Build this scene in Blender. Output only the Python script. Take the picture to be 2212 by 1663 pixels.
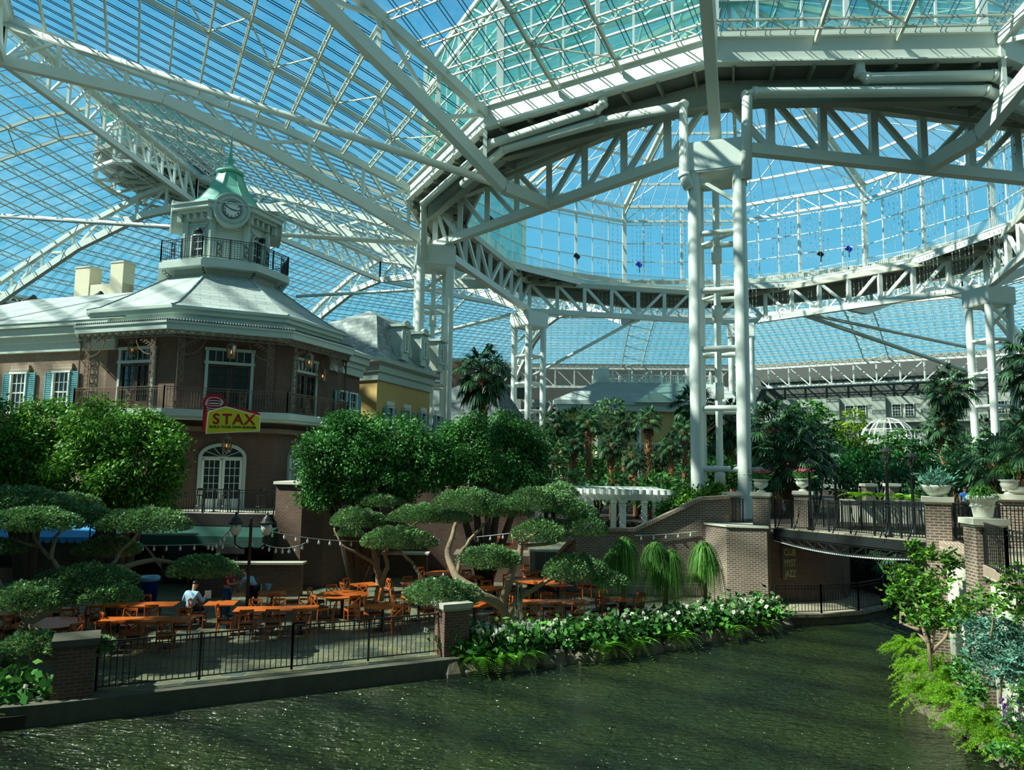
import bpy, math, random
import numpy as np
from math import sin, cos, pi, radians as R
from mathutils import Vector, Matrix

SC = bpy.context.scene
COL = SC.collection
for o in list(bpy.data.objects):
    bpy.data.objects.remove(o)

# ---------------------------------------------------------------- camera
EYE = np.array([0.0, 0.0, 5.2])
FPX, PIT, ROL = 1625.5, .1095, .0143
cam = bpy.data.cameras.new('camera')
cam.sensor_width = 36.0
cam.lens = 36.0 * FPX / 2212.0
cam.clip_end = 1000
camo = bpy.data.objects.new('camera', cam)
COL.objects.link(camo)
r_ = Vector((1, 0, 0)); u_ = Vector((0, -sin(PIT), cos(PIT))); f_ = Vector((0, cos(PIT), sin(PIT)))
rr = r_ * cos(ROL) + u_ * sin(ROL); uu = u_ * cos(ROL) - r_ * sin(ROL)
camo.matrix_world = Matrix(((rr.x, uu.x, -f_.x, 0), (rr.y, uu.y, -f_.y, 0), (rr.z, uu.z, -f_.z, 5.2), (0, 0, 0, 1)))
SC.camera = camo

# ---------------------------------------------------------------- sky, sun, exposure
SC.view_settings.view_transform = 'Standard'
SC.view_settings.look = 'None'
SC.view_settings.exposure = 0.0
SC.view_settings.gamma = 1.0
SC.view_settings.use_curve_mapping = False
SKY_E = 1.0
SUN_E = 10.0
SUN_DIR = Vector((-cos(R(46)) * cos(R(12)), -cos(R(46)) * sin(R(12)), sin(R(46))))   # towards the sun
w = bpy.data.worlds.new('sky'); SC.world = w; w.use_nodes = True
nt = w.node_tree; N = nt.nodes; L = nt.links
for n in list(N): N.remove(n)
tc = N.new('ShaderNodeTexCoord'); sep = N.new('ShaderNodeSeparateXYZ'); L.new(tc.outputs['Generated'], sep.inputs[0])
rp = N.new('ShaderNodeValToRGB'); L.new(sep.outputs['Z'], rp.inputs[0])
cr = rp.color_ramp
cr.elements[0].position = 0.0; cr.elements[0].color = (.02, .045, .03, 1)
cr.elements[1].position = 1.0; cr.elements[1].color = (.012, .075, .20, 1)
for p, c in ((.02, (.17, .55, .68, 1)), (.2, (.145, .57, .82, 1)), (.52, (.085, .42, .74, 1)), (.68, (.03, .16, .36, 1))):
    e = cr.elements.new(p); e.color = c
no = N.new('ShaderNodeTexNoise'); no.inputs['Scale'].default_value = 3.2; no.inputs['Detail'].default_value = 6; no.inputs['Roughness'].default_value = .62
mp = N.new('ShaderNodeMapping'); mp.inputs['Scale'].default_value = (1, 1, 2.6); L.new(tc.outputs['Generated'], mp.inputs[0]); L.new(mp.outputs[0], no.inputs['Vector'])
r2 = N.new('ShaderNodeValToRGB'); r2.color_ramp.elements[0].position = .5; r2.color_ramp.elements[1].position = .8
r2.color_ramp.elements[1].color = (.35, .35, .35, 1); L.new(no.outputs[0], r2.inputs[0])
mx = N.new('ShaderNodeMix'); mx.data_type = 'RGBA'; L.new(r2.outputs[0], mx.inputs[0]); L.new(rp.outputs[0], mx.inputs[6]); mx.inputs[7].default_value = (.5, .8, .95, 1)
bg = N.new('ShaderNodeBackground'); bg.inputs[1].default_value = SKY_E; L.new(mx.outputs[2], bg.inputs[0])
ow = N.new('ShaderNodeOutputWorld'); L.new(bg.outputs[0], ow.inputs[0])
sl = bpy.data.lights.new('sun', 'SUN'); sl.energy = SUN_E; sl.angle = R(.8); sl.color = (.98, 1.0, .90)
so = bpy.data.objects.new('sun', sl); COL.objects.link(so); so.location = (-40, -10, 80)
so.rotation_euler = SUN_DIR.to_track_quat('Z', 'Y').to_euler()

# ---------------------------------------------------------------- measuring: a pixel of the 2212x1663 photo on a known plane
def ray(px, py):
    U = px - 1106; V = 831.5 - py; c, s = cos(ROL), sin(ROL)
    a = U * c - V * s; b = U * s + V * c
    return np.array([a / FPX, cos(PIT) - b / FPX * sin(PIT), sin(PIT) + b / FPX * cos(PIT)])
def P(px, py, Y):
    d = ray(px, py); return EYE + d * (Y / d[1])
def G(px, py, z=0.0):
    d = ray(px, py); return EYE + d * ((z - EYE[2]) / d[2])
def V3(a): return Vector((float(a[0]), float(a[1]), float(a[2])))
rng = np.random.default_rng(7)
rnd = random.Random(5)

# ---------------------------------------------------------------- materials
def newmat(name):
    m = bpy.data.materials.new(name); m.use_nodes = True
    nt = m.node_tree
    b = nt.nodes['Principled BSDF']
    return m, nt, b
def mat(name, col, rough=.6, metal=0.0, noise=0.0, nscale=4.0, bump=0.0, bscale=30.0, spec=.5):
    m, nt, b = newmat(name)
    b.inputs['Base Color'].default_value = (*col, 1); b.inputs['Roughness'].default_value = rough
    b.inputs['Metallic'].default_value = metal; b.inputs['Specular IOR Level'].default_value = spec
    if noise:
        t = nt.nodes.new('ShaderNodeTexNoise'); t.inputs['Scale'].default_value = nscale; t.inputs['Detail'].default_value = 5
        g = nt.nodes.new('ShaderNodeNewGeometry'); nt.links.new(g.outputs['Position'], t.inputs['Vector'])
        x = nt.nodes.new('ShaderNodeMix'); x.data_type = 'RGBA'
        x.inputs[6].default_value = (*[c * (1 - noise) for c in col], 1); x.inputs[7].default_value = (*[min(1, c * (1 + noise)) for c in col], 1)
        nt.links.new(t.outputs[0], x.inputs[0]); nt.links.new(x.outputs[2], b.inputs['Base Color'])
    if bump:
        t = nt.nodes.new('ShaderNodeTexNoise'); t.inputs['Scale'].default_value = bscale
        g = nt.nodes.new('ShaderNodeNewGeometry'); nt.links.new(g.outputs['Position'], t.inputs['Vector'])
        q = nt.nodes.new('ShaderNodeBump'); q.inputs['Strength'].default_value = bump; q.inputs['Distance'].default_value = .02
        nt.links.new(t.outputs[0], q.inputs['Height']); nt.links.new(q.outputs[0], b.inputs['Normal'])
    return m
def planar_uv(nt, flat=False):
    g = nt.nodes.new('ShaderNodeNewGeometry')
    if flat: return g.outputs['Position']
    def vm(op, a, b=None):
        n = nt.nodes.new('ShaderNodeVectorMath'); n.operation = op
        if isinstance(a, tuple): n.inputs[0].default_value = a
        else: nt.links.new(a, n.inputs[0])
        if b is not None:
            if isinstance(b, tuple): n.inputs[1].default_value = b
            else: nt.links.new(b, n.inputs[1])
        return n
    t = vm('NORMALIZE', vm('CROSS_PRODUCT', g.outputs['True Normal'], (0, 0, 1)).outputs[0])
    v = vm('CROSS_PRODUCT', t.outputs[0], g.outputs['True Normal'])
    a = vm('DOT_PRODUCT', g.outputs['Position'], t.outputs[0]); b = vm('DOT_PRODUCT', g.outputs['Position'], v.outputs[0])
    c = nt.nodes.new('ShaderNodeCombineXYZ'); nt.links.new(a.outputs['Value'], c.inputs[0]); nt.links.new(b.outputs['Value'], c.inputs[1])
    return c.outputs[0]
def brickmat(name, c1, c2, mortar, bw=.22, bh=.078, ms=.012, rough=.85, flat=False, var=0.0, bump=.4):
    m, nt, b = newmat(name)
    uv = planar_uv(nt, flat)
    k = nt.nodes.new('ShaderNodeTexBrick'); nt.links.new(uv, k.inputs['Vector'])
    k.inputs['Scale'].default_value = 1; k.inputs['Brick Width'].default_value = bw; k.inputs['Row Height'].default_value = bh
    k.inputs['Mortar Size'].default_value = ms; k.inputs['Color1'].default_value = (*c1, 1); k.inputs['Color2'].default_value = (*c2, 1)
    k.inputs['Mortar'].default_value = (*mortar, 1); k.inputs['Bias'].default_value = 0.0
    out = k.outputs[0]
    if var:
        t = nt.nodes.new('ShaderNodeTexNoise'); t.inputs['Scale'].default_value = .8; t.inputs['Detail'].default_value = 6
        nt.links.new(uv, t.inputs['Vector'])
        r = nt.nodes.new('ShaderNodeMapRange'); r.inputs[3].default_value = 1 - var; r.inputs[4].default_value = 1 + var; nt.links.new(t.outputs[0], r.inputs[0])
        x = nt.nodes.new('ShaderNodeMix'); x.data_type = 'RGBA'; x.blend_type = 'MULTIPLY'; x.inputs[0].default_value = 1
        nt.links.new(out, x.inputs[6]); nt.links.new(r.outputs[0], x.inputs[7]); out = x.outputs[2]
    nt.links.new(out, b.inputs['Base Color']); b.inputs['Roughness'].default_value = rough
    q = nt.nodes.new('ShaderNodeBump'); q.inputs['Strength'].default_value = bump; q.inputs['Distance'].default_value = .01; q.invert = True
    nt.links.new(k.outputs['Fac'], q.inputs['Height']); nt.links.new(q.outputs[0], b.inputs['Normal'])
    return m
def leafmat(name, c1, c2, c3=None, rough=.48, trans=.25, spec=.22):
    m = bpy.data.materials.new(name); m.use_nodes = True; nt = m.node_tree; N = nt.nodes; L = nt.links
    b = N['Principled BSDF']; b.inputs['Roughness'].default_value = rough; b.inputs['Specular IOR Level'].default_value = spec
    g = N.new('ShaderNodeNewGeometry'); r = N.new('ShaderNodeValToRGB'); L.new(g.outputs['Random Per Island'], r.inputs[0])
    r.color_ramp.elements[0].color = (*c1, 1); r.color_ramp.elements[1].color = (*(c3 or c2), 1)
    e = r.color_ramp.elements.new(.6); e.color = (*c2, 1)
    L.new(r.outputs[0], b.inputs['Base Color'])
    t = N.new('ShaderNodeBsdfTranslucent'); L.new(r.outputs[0], t.inputs[0])
    s = N.new('ShaderNodeMixShader'); s.inputs[0].default_value = trans
    L.new(b.outputs[0], s.inputs[1]); L.new(t.outputs[0], s.inputs[2]); L.new(s.outputs[0], N['Material Output'].inputs[0])
    return m
def glassmat(name, tint, refl=.08, dirt=0.0, dirtcol=(.6, .8, .8), rough=.05, body=None, bodyf=0.0):
    m = bpy.data.materials.new(name); m.use_nodes = True; nt = m.node_tree; N = nt.nodes; L = nt.links
    N.remove(N['Principled BSDF'])
    tr = N.new('ShaderNodeBsdfTransparent'); tr.inputs[0].default_value = (*tint, 1)
    gl = N.new('ShaderNodeBsdfGlossy'); gl.inputs['Roughness'].default_value = rough
    s = N.new('ShaderNodeMixShader'); s.inputs[0].default_value = refl
    L.new(tr.outputs[0], s.inputs[1]); L.new(gl.outputs[0], s.inputs[2]); out = s.outputs[0]
    if dirt:
        d = N.new('ShaderNodeBsdfTranslucent'); d.inputs[0].default_value = (*dirtcol, 1)
        t = N.new('ShaderNodeTexNoise'); t.inputs['Scale'].default_value = .35; t.inputs['Detail'].default_value = 8; t.inputs['Roughness'].default_value = .7
        g = N.new('ShaderNodeNewGeometry'); L.new(g.outputs['Position'], t.inputs['Vector'])
        r = N.new('ShaderNodeMapRange'); r.inputs[1].default_value = .4; r.inputs[2].default_value = .75; r.inputs[4].default_value = dirt; L.new(t.outputs[0], r.inputs[0])
        s2 = N.new('ShaderNodeMixShader'); L.new(r.outputs[0], s2.inputs[0]); L.new(out, s2.inputs[1]); L.new(d.outputs[0], s2.inputs[2]); out = s2.outputs[0]
    if body:
        d = N.new('ShaderNodeBsdfDiffuse'); d.inputs[0].default_value = (*body, 1)
        s3 = N.new('ShaderNodeMixShader'); s3.inputs[0].default_value = bodyf; L.new(out, s3.inputs[1]); L.new(d.outputs[0], s3.inputs[2]); out = s3.outputs[0]
    L.new(out, N['Material Output'].inputs[0])
    return m

M = {}
M['steel'] = mat('white painted steel', (.66, .72, .65), .45, noise=.06, nscale=.7)
M['steel_cream'] = mat('cream painted steel', (.48, .50, .40), .5, noise=.08, nscale=.7)
M['steel_shaded'] = mat('olive-grey steel with shade in colour', (.25, .27, .21), .6, noise=.1)  # shade under the platform put into the colour of girders and floor beams
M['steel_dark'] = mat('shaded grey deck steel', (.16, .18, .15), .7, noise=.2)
M['joist'] = mat('joist steel', (.50, .53, .44), .5)
M['mullion'] = mat('dark glazing bar', (.03, .08, .12), .5)
M['mull_white'] = mat('white glazing bar', (.66, .72, .68), .5)
M['glass_roof'] = glassmat('roof glass', (.90, .97, .95), .03, .10)
M['glass_drum'] = glassmat('drum glass', (.93, .98, .98), .04, .05)
M['glass_teal_reflect'] = glassmat('teal glass with painted reflection', (.42, .74, .66), .10, .25, (.3, .75, .68), body=(.05, .26, .22), bodyf=.38)  # teal of reflections on the near drum panes put into the glass colour
M['glass_pane'] = glassmat('window pane', (.5, .6, .6), .25)
M['black'] = mat('black iron', (.012, .016, .016), .45)
M['blackbox'] = mat('black plastic', (.01, .01, .015), .4)
M['bluelens'] = mat('blue lens', (.02, .02, .5), .3)
M['bulb'] = mat('clear bulb', (.75, .8, .75), .15)
M['wire'] = mat('grey wire', (.45, .48, .45), .5)
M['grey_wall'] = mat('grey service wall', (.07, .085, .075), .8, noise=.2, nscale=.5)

# ---------------------------------------------------------------- mesh building
class MB:
    def __init__(s): s.v = []; s.f = []; s.n = 0; s.fa = []
    def add(s, vs, fs):
        k = s.n; vs = np.asarray(vs, float); s.v.append(vs); s.n += len(vs)
        for f in fs: s.f.append([i + k for i in f])
    def addq(s, vs, q):
        s.fa.append(np.asarray(q, np.int64) + s.n); vs = np.asarray(vs, float); s.v.append(vs); s.n += len(vs)
    def box(s, c, d, rz=0.0):
        x, y, z = d[0] / 2, d[1] / 2, d[2] / 2
        v = np.array([(-x, -y, -z), (x, -y, -z), (x, y, -z), (-x, y, -z), (-x, -y, z), (x, -y, z), (x, y, z), (-x, y, z)])
        c_, s_ = cos(rz), sin(rz)
        v = np.stack([v[:, 0] * c_ - v[:, 1] * s_, v[:, 0] * s_ + v[:, 1] * c_, v[:, 2]], 1) + np.asarray(c, float)
        s.add(v, [(0, 3, 2, 1), (4, 5, 6, 7), (0, 1, 5, 4), (1, 2, 6, 5), (2, 3, 7, 6), (3, 0, 4, 7)]); return s
    def bars(s, A, B, w, h=None, up=(0, 0, 1)):
        """straight square-section bars from each A to each B (w across, h along 'up')"""
        h = w if h is None else h
        A = np.atleast_2d(np.asarray(A, float)); B = np.atleast_2d(np.asarray(B, float))
        d = B - A; ln = np.linalg.norm(d, axis=1, keepdims=True); ln[ln == 0] = 1; d = d / ln
        up = np.broadcast_to(np.asarray(up, float), d.shape).copy()
        par = np.abs((d * up).sum(1)) > .995; up[par] = (0.0, 1.0, 0.001)
        sd = np.cross(d, up); sd /= np.linalg.norm(sd, axis=1, keepdims=True)
        u2 = np.cross(sd, d)
        n = len(A); V = np.zeros((n, 8, 3))
        for i, (a, b) in enumerate(((-1, -1), (1, -1), (1, 1), (-1, 1))):
            off = sd * (w / 2 * a) + u2 * (h / 2 * b)
            V[:, i] = A + off; V[:, i + 4] = B + off
        q = np.array([(0, 1, 5, 4), (1, 2, 6, 5), (2, 3, 7, 6), (3, 0, 4, 7), (3, 2, 1, 0), (4, 5, 6, 7)])
        Q = (np.arange(n)[:, None, None] * 8 + q[None]).reshape(-1, 4)
        s.addq(V.reshape(-1, 3), Q); return s
    def bar(s, a, b, w, h=None, up=(0, 0, 1)): return s.bars([a], [b], w, h, up)
    def path(s, pts, w, h=None, up=(0, 0, 1)):
        pts = np.asarray(pts, float); return s.bars(pts[:-1], pts[1:], w, h, up)
    def tube(s, pts, rad, n=8, caps=True):
        pts = [np.asarray(p, float) for p in pts]; k = len(pts)
        rad = [rad] * k if np.isscalar(rad) else list(rad)
        prev = None; V = []
        for i in range(k):
            d = pts[min(i + 1, k - 1)] - pts[max(i - 1, 0)]; d = d / (np.linalg.norm(d) + 1e-9)
            if prev is None:
                a = np.array([0, 0, 1.0]) if abs(d[2]) < .9 else np.array([1.0, 0, 0])
                x = np.cross(d, a)
            else: x = prev - d * np.dot(prev, d)
            x /= np.linalg.norm(x) + 1e-9; prev = x; y = np.cross(d, x)
            for j in range(n):
                t = 2 * pi * j / n; V.append(pts[i] + rad[i] * (x * cos(t) + y * sin(t)))
        F = []
        for i in range(k - 1):
            for j in range(n):
                F.append((i * n + j, i * n + (j + 1) % n, (i + 1) * n + (j + 1) % n, (i + 1) * n + j))
        if caps: F.append(tuple(range(n))[::-1]); F.append(tuple((k - 1) * n + j for j in range(n)))
        s.add(V, F); return s
    def lathe(s, c, prof, n=16, ang0=0.0, sx=1.0, sy=1.0):
        V = []; F = []
        for (r, z) in prof:
            for j in range(n):
                t = ang0 + 2 * pi * j / n; V.append((c[0] + r * cos(t) * sx, c[1] + r * sin(t) * sy, c[2] + z))
        k = len(prof)
        for i in range(k - 1):
            for j in range(n):
                F.append((i * n + j, i * n + (j + 1) % n, (i + 1) * n + (j + 1) % n, (i + 1) * n + j))
        if prof[0][0] > 1e-4: F.append(tuple(range(n))[::-1])
        if prof[-1][0] > 1e-4: F.append(tuple((k - 1) * n + j for j in range(n)))
        s.add(V, F); return s
    def prism(s, poly, z0, z1):
        n = len(poly)
        z0 = [z0] * n if np.isscalar(z0) else z0; z1 = [z1] * n if np.isscalar(z1) else z1
        V = [(p[0], p[1], z0[i]) for i, p in enumerate(poly)] + [(p[0], p[1], z1[i]) for i, p in enumerate(poly)]
        F = [tuple(range(n))[::-1], tuple(range(n, 2 * n))] + [(i, (i + 1) % n, n + (i + 1) % n, n + i) for i in range(n)]
        s.add(V, F); return s
    def poly(s, pts): s.add(pts, [tuple(range(len(pts)))]); return s
    def sweep(s, line, prof, closed=False):
        """profile (out, z) swept along a 2D line; out = to the right of the travel direction"""
        n = len(line); line = [np.asarray(p[:2], float) for p in line]; V = []
        for i in range(n):
            a = line[(i - 1) % n] if (closed or i > 0) else None; b = line[(i + 1) % n] if (closed or i < n - 1) else None
            ds = []
            if a is not None: ds.append((line[i] - a) / np.linalg.norm(line[i] - a))
            if b is not None: ds.append((b - line[i]) / np.linalg.norm(b - line[i]))
            ns = [np.array([d[1], -d[0]]) for d in ds]; m = sum(ns); m = m / np.linalg.norm(m); m = m / max(.3, np.dot(m, ns[0]))
            for (o, z) in prof: V.append((*(line[i] + m * o), z))
        k = len(prof); F = []
        for i in range(n if closed else n - 1):
            i2 = (i + 1) % n
            for j in range(k):
                j2 = (j + 1) % k; F.append((i * k + j, i2 * k + j, i2 * k + j2, i * k + j2))
        if not closed: F.append(tuple(range(k))[::-1]); F.append(tuple((n - 1) * k + j for j in range(k)))
        s.add(V, F); return s
    def build(s, name, m, parent=None, smooth=False, loc=None):
        me = bpy.data.meshes.new(name)
        V = np.concatenate(s.v) if s.v else np.zeros((0, 3))
        if loc is not None: V = V - np.asarray(loc, float)
        if s.fa and not s.f:
            Q = np.concatenate(s.fa)
            me.vertices.add(len(V)); me.vertices.foreach_set('co', V.ravel())
            me.loops.add(Q.size); me.loops.foreach_set('vertex_index', Q.ravel().astype(np.int32))
            me.polygons.add(len(Q)); me.polygons.foreach_set('loop_start', (np.arange(len(Q)) * Q.shape[1]).astype(np.int32))
            me.update(calc_edges=True); me.polygons.foreach_set('use_smooth', np.zeros(len(Q), bool))
        else:
            F = s.f + [tuple(q) for a in s.fa for q in a.tolist()]
            me.from_pydata(V.tolist(), [], F); me.update()
        if isinstance(m, str): m = M[m]
        me.materials.append(m)
        if smooth: me.polygons.foreach_set('use_smooth', np.ones(len(me.polygons), bool))
        o = bpy.data.objects.new(name, me); COL.objects.link(o)
        if loc is not None and parent is None: o.location = V3(loc)
        if parent is not None: o.parent = parent
        return o
def tag(o, label=None, cat=None, group=None, kind=None):
    if label: o['label'] = label
    if cat: o['category'] = cat
    if group: o['group'] = group
    if kind: o['kind'] = kind
    return o
def thing(name, label, cat, loc=(0, 0, 0), rz=0.0, group=None, kind=None, scale=1.0):
    o = bpy.data.objects.new(name, None); COL.objects.link(o); o.empty_display_size = .1
    o.location = V3(loc); o.rotation_euler = (0, 0, rz); o.scale = (scale,) * 3
    return tag(o, label, cat, group, kind)
def copy_tree(o, parent=None):
    c = o.copy(); COL.objects.link(c)
    if parent is not None: c.parent = parent
    for ch in [x for x in KIDS.get(o.name, [])]: copy_tree(ch, c)
    return c
KIDS = {}
def protokids(o):
    KIDS[o.name] = [x for x in bpy.data.objects if x.parent == o]
    for k in KIDS[o.name]: protokids(k)
def dup(o, loc, rz=0.0, label=None, scale=None, group=None):
    c = copy_tree(o); c.location = V3(loc); c.rotation_euler = (0, 0, rz)
    if scale is not None: c.scale = (scale,) * 3 if np.isscalar(scale) else scale
    if label: c['label'] = label
    if group: c['group'] = group
    return c
# ================================================================ ATRIUM: twelve-sided glass roof round a hexagonal ring truss
CX, CY = 20.44, 68.41
def pol(r, a, z): return np.array([CX + r * cos(R(a)), CY + r * sin(R(a)), z])
AZ = [251.7 + 30 * k for k in range(12)]            # roof corners; towers stand at every second one
UP = [(30.1, 29.2), (35, 31.3), (41, 33.5), (52, 36.9), (62, 40.1), (70, 38.6), (80, 35.2), (90, 30.6), (96, 27.6)]
LO = [(28.4, 24.2), (34, 27.3), (42, 31.2), (50, 34.5), (62, 36.3), (70, 35.6), (80, 32.4), (90, 27.6), (96, 24.6)]
UPF = [(30.1, 29.2), (41, 31), (52, 33), (62, 35), (70, 34.6), (80, 32.6), (90, 29.6), (96, 27.6)]
LOF = [(28.4, 24.2), (34, 26.0), (42, 28.4), (50, 30.4), (62, 31.6), (70, 31.6), (80, 29.8), (90, 26.8), (96, 24.6)]
FARK = {4: .5, 5: 1, 6: 1, 7: 1, 8: .5}      # the roof is lower over the far side
def prof(T, r, k=0):
    z = float(np.interp(r, [a for a, b in T], [b for a, b in T])); w_ = FARK.get(k % 12, 0)
    if w_: F = UPF if T is UP else LOF; z = z * (1 - w_) + w_ * float(np.interp(r, [a for a, b in F], [b for a, b in F]))
    return z
SIDE = {0: 'nearest the viewer', 1: 'right of the nearest tower', 2: 'far right', 3: 'right side', 4: 'far right back', 5: 'back right', 6: 'back', 7: 'back left', 8: 'far left back', 9: 'far left', 10: 'left side', 11: 'left of the nearest tower'}
VIS = lambda k: True
# roof bays
def roof_bay(k, r0, r1, tagn, fine):
    a0, a1 = AZ[k], AZ[(k + 1) % 12] if k < 11 else AZ[11] + 30
    root = thing('ceiling', 'sloping glass roof bay on white bar joists, %s slope, %s' % (tagn, SIDE[k]), 'glass roof', pol(r0, a0 + 15, prof(UP, r0)), group='glazed roof bays', kind='structure')
    def pt(r, t, dz=0.0):
        A = pol(r, a0, prof(UP, r, k) + dz); B = pol(r, a1, prof(UP, r, k + 1) + dz); return A + (B - A) * t
    L0 = np.array(root.location)
    # glass strips
    g = MB(); rs = np.linspace(r0, r1, 5)
    for i in range(4): g.poly([pt(rs[i], 0, .12), pt(rs[i], 1, .12), pt(rs[i + 1], 1, .12), pt(rs[i + 1], 0, .12)])
    g.build('glazing', 'glass_roof', root, loc=L0); 
    nj = 13 if r0 < 60 else 14
    for j in range(nj + 1):
        r = r0 + 1.0 + (r1 - r0 - 1.6) * j / nj
        wd = 2 * r * sin(R(15)); n = max(4, int(wd / (1.5 if fine else 2.6)))
        T = np.linspace(0, 1, n + 1); top = np.array([pt(r, t, -.08) for t in T]); bot = np.array([pt(r, t, -.62) for t in (T[:-1] + T[1:]) / 2])
        m = MB(); m.bars([pt(r, 0, -.08)], [pt(r, 1, -.08)], .13, .10); m.bars([bot[0]], [bot[-1]], .11, .09)
        m.bars(top[:-1], bot, .05); m.bars(bot, top[1:], .05)
        m.build('bar_joist', 'joist', root, loc=L0)
    # glazing bars running up the slope, in pairs
    m = MB(); wd1 = 2 * r1 * sin(R(15)); half = wd1 / 2; step = 1.35 if fine else 2.0; x = -half + .4; A = []; B = []
    while x < half:
        ra = max(r0, abs(x) / sin(R(15)) + .2)
        if ra < r1:
            rs = [q for q in [ra] + [q for q, z in UP if ra < q < r1] + [r1]]
            for q0, q1 in zip(rs[:-1], rs[1:]):
                for dx in ((-.13, .13) if fine else (0,)):
                    w0 = 2 * q0 * sin(R(15)); w1 = 2 * q1 * sin(R(15))
                    A.append(pt(q0, .5 + (x + dx) / w0, .04)); B.append(pt(q1, .5 + (x + dx) / w1, .04))
        x += step
    m.bars(A, B, .03 if fine else .055, .06); m.build('glazing_bars', 'mullion', root, loc=L0)
    # twin mid beams with diagonal bracing
    for s in (-1, 1):
        m = MB(); xo = 2.2 * s; rs = [r0] + [q for q, z in UP if r0 < q < r1] + [r1]
        pp = [pt(q, .5 + xo / (2 * q * sin(R(15))), -.35) for q in rs]
        m.path(pp, .16, .3); m.build('mid_beam', 'joist', root, loc=L0)
    m = MB(); qs = np.arange(r0 + 1, r1 - 3, 4.7); sg = 1
    for q in qs:
        m.bar(pt(q, .5 + sg * 2.2 / (2 * q * sin(R(15))), -.4), pt(q + 2.3, .5 - sg * 2.2 / (2 * (q + 2.3) * sin(R(15))), -.4), .09)
        m.bar(pt(q + 2.3, .5 - sg * 2.2 / (2 * (q + 2.3) * sin(R(15))), -.4), pt(min(q + 4.7, r1), .5 + sg * 2.2 / (2 * min(q + 4.7, r1) * sin(R(15))), -.4), .09)
    m.build('bracing', 'joist', root, loc=L0)
for k in range(12):
    roof_bay(k, 30.3, 62, 'inner', k in (8, 9, 10, 11, 0))
    roof_bay(k, 62, 96, 'outer', k in (5, 6, 7, 8))
# radial trusses
def radial(k):
    a = AZ[k]; root = thing('radial_truss', 'deep white roof truss running outward, %s' % SIDE[k], 'roof truss', pol(30.1, a, 29.2), group='radial roof trusses')
    L0 = np.array(root.location); tower = k % 2 == 0
    up = [pol(r, a, prof(UP, r, k) - .35) for r, z in UP]; lo = [pol(r, a, prof(LO, r, k)) for r, z in LO]
    if not tower: lo = [pol(24.3, a, 24.0)] + lo
    m = MB(); m.path(up, .55, .6); m.build('upper_chord', 'steel', root, loc=L0)
    m = MB(); m.path(lo, .62, .85); m.build('lower_chord', 'steel', root, loc=L0)
    rs = [30.1, 34, 38.5, 43, 48, 53, 58, 62, 66.5, 71, 76, 81, 86, 91, 95.5]
    for i, r in enumerate(rs):
        u = pol(r, a, prof(UP, r, k) - .4); l = pol(r, a, prof(LO, r, k))
        m = MB(); m.bar(l, u, .26, .3)
        if i < len(rs) - 1:
            q = rs[i + 1]
            if i % 2: m.bar(l, pol(q, a, prof(UP, q, k) - .4), .2, .26)
            else: m.bar(u, pol(q, a, prof(LO, q, k)), .2, .26)
        m.build('web_member', 'steel', root, loc=L0)
for k in range(12): radial(k)
# ridge and intermediate ring chords between radial trusses
def ring_chord(r, nm, zt, zl, k, deep=True):
    root = thing('ridge_truss', 'straight white truss linking two radial trusses along the ridge, %s' % SIDE[k], 'roof truss', pol(r, AZ[k], zt), group='ridge trusses')
    L0 = np.array(root.location); A = pol(r, AZ[k], prof(UP, r, k) - .4); B = pol(r, AZ[k] + 30, prof(UP, r, k + 1) - .4); C_ = A * [1, 1, 0] + [0, 0, prof(LO, r, k)]; D = B * [1, 1, 0] + [0, 0, prof(LO, r, k + 1)]
    m = MB().bar(A, B, .6, .7); m.build('upper_chord', 'steel', root, loc=L0)
    m = MB().bar(C_, D, .5, .6); m.build('lower_chord', 'steel', root, loc=L0)
    n = 12; m = MB()
    for i in range(n):
        a = A + (B - A) * (i / n); b = A + (B - A) * ((i + 1) / n); c = C_ + (D - C_) * (i / n); d = C_ + (D - C_) * ((i + 1) / n)
        m.bar(a, c, .24, .3); m.bar(c, b, .2, .26) if i < n / 2 else m.bar(a, d, .2, .26)
    m.build('web', 'steel', root, loc=L0)
for k in range(12): ring_chord(62, 'ridge', 39.7, 36.3, k)
# ---- ring girder, platform and hexagonal ring truss
ring = thing('ring_platform', 'twelve-sided white steel platform with deep fascia girder carrying the glass drum', 'steel platform', (CX, CY, 27.9))
L0 = np.array([CX, CY, 27.9])
def dod(r, z, ph=0.0): return [pol(r, a + ph, z) for a in AZ]
def ringpath(m, r, z, w, h, ph=0.0):
    p = dod(r, z, ph); p.append(p[0]); m.path(p, w, h); return m
for k in range(12):
    a, b = AZ[k], AZ[k] + 30
    m = MB(); m.bar(pol(30.1, a, 28.55), pol(30.1, b, 28.55), .08, 1.5)
    for z, wd in ((27.8, .55), (29.3, .5)): m.bar(pol(30.1, a, z), pol(30.1, b, z), wd, .09)
    m.build('fascia_girder', 'steel', ring, loc=L0)
    m = MB(); m.bar(pol(29.5, a, 29.75), pol(29.5, b, 29.75), .12, .55); m.build('curb', 'steel_cream', ring, loc=L0)
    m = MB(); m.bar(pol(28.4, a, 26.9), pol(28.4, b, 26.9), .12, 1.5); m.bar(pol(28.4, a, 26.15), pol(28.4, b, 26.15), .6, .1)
    m.build('inner_girder', 'steel_shaded', ring, loc=L0)
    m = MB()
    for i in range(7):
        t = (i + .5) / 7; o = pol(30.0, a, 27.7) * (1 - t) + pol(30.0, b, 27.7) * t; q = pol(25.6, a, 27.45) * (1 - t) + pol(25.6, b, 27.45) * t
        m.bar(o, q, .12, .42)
    m.build('floor_beams', 'steel_shaded', ring, loc=L0)
m = MB()
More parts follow.
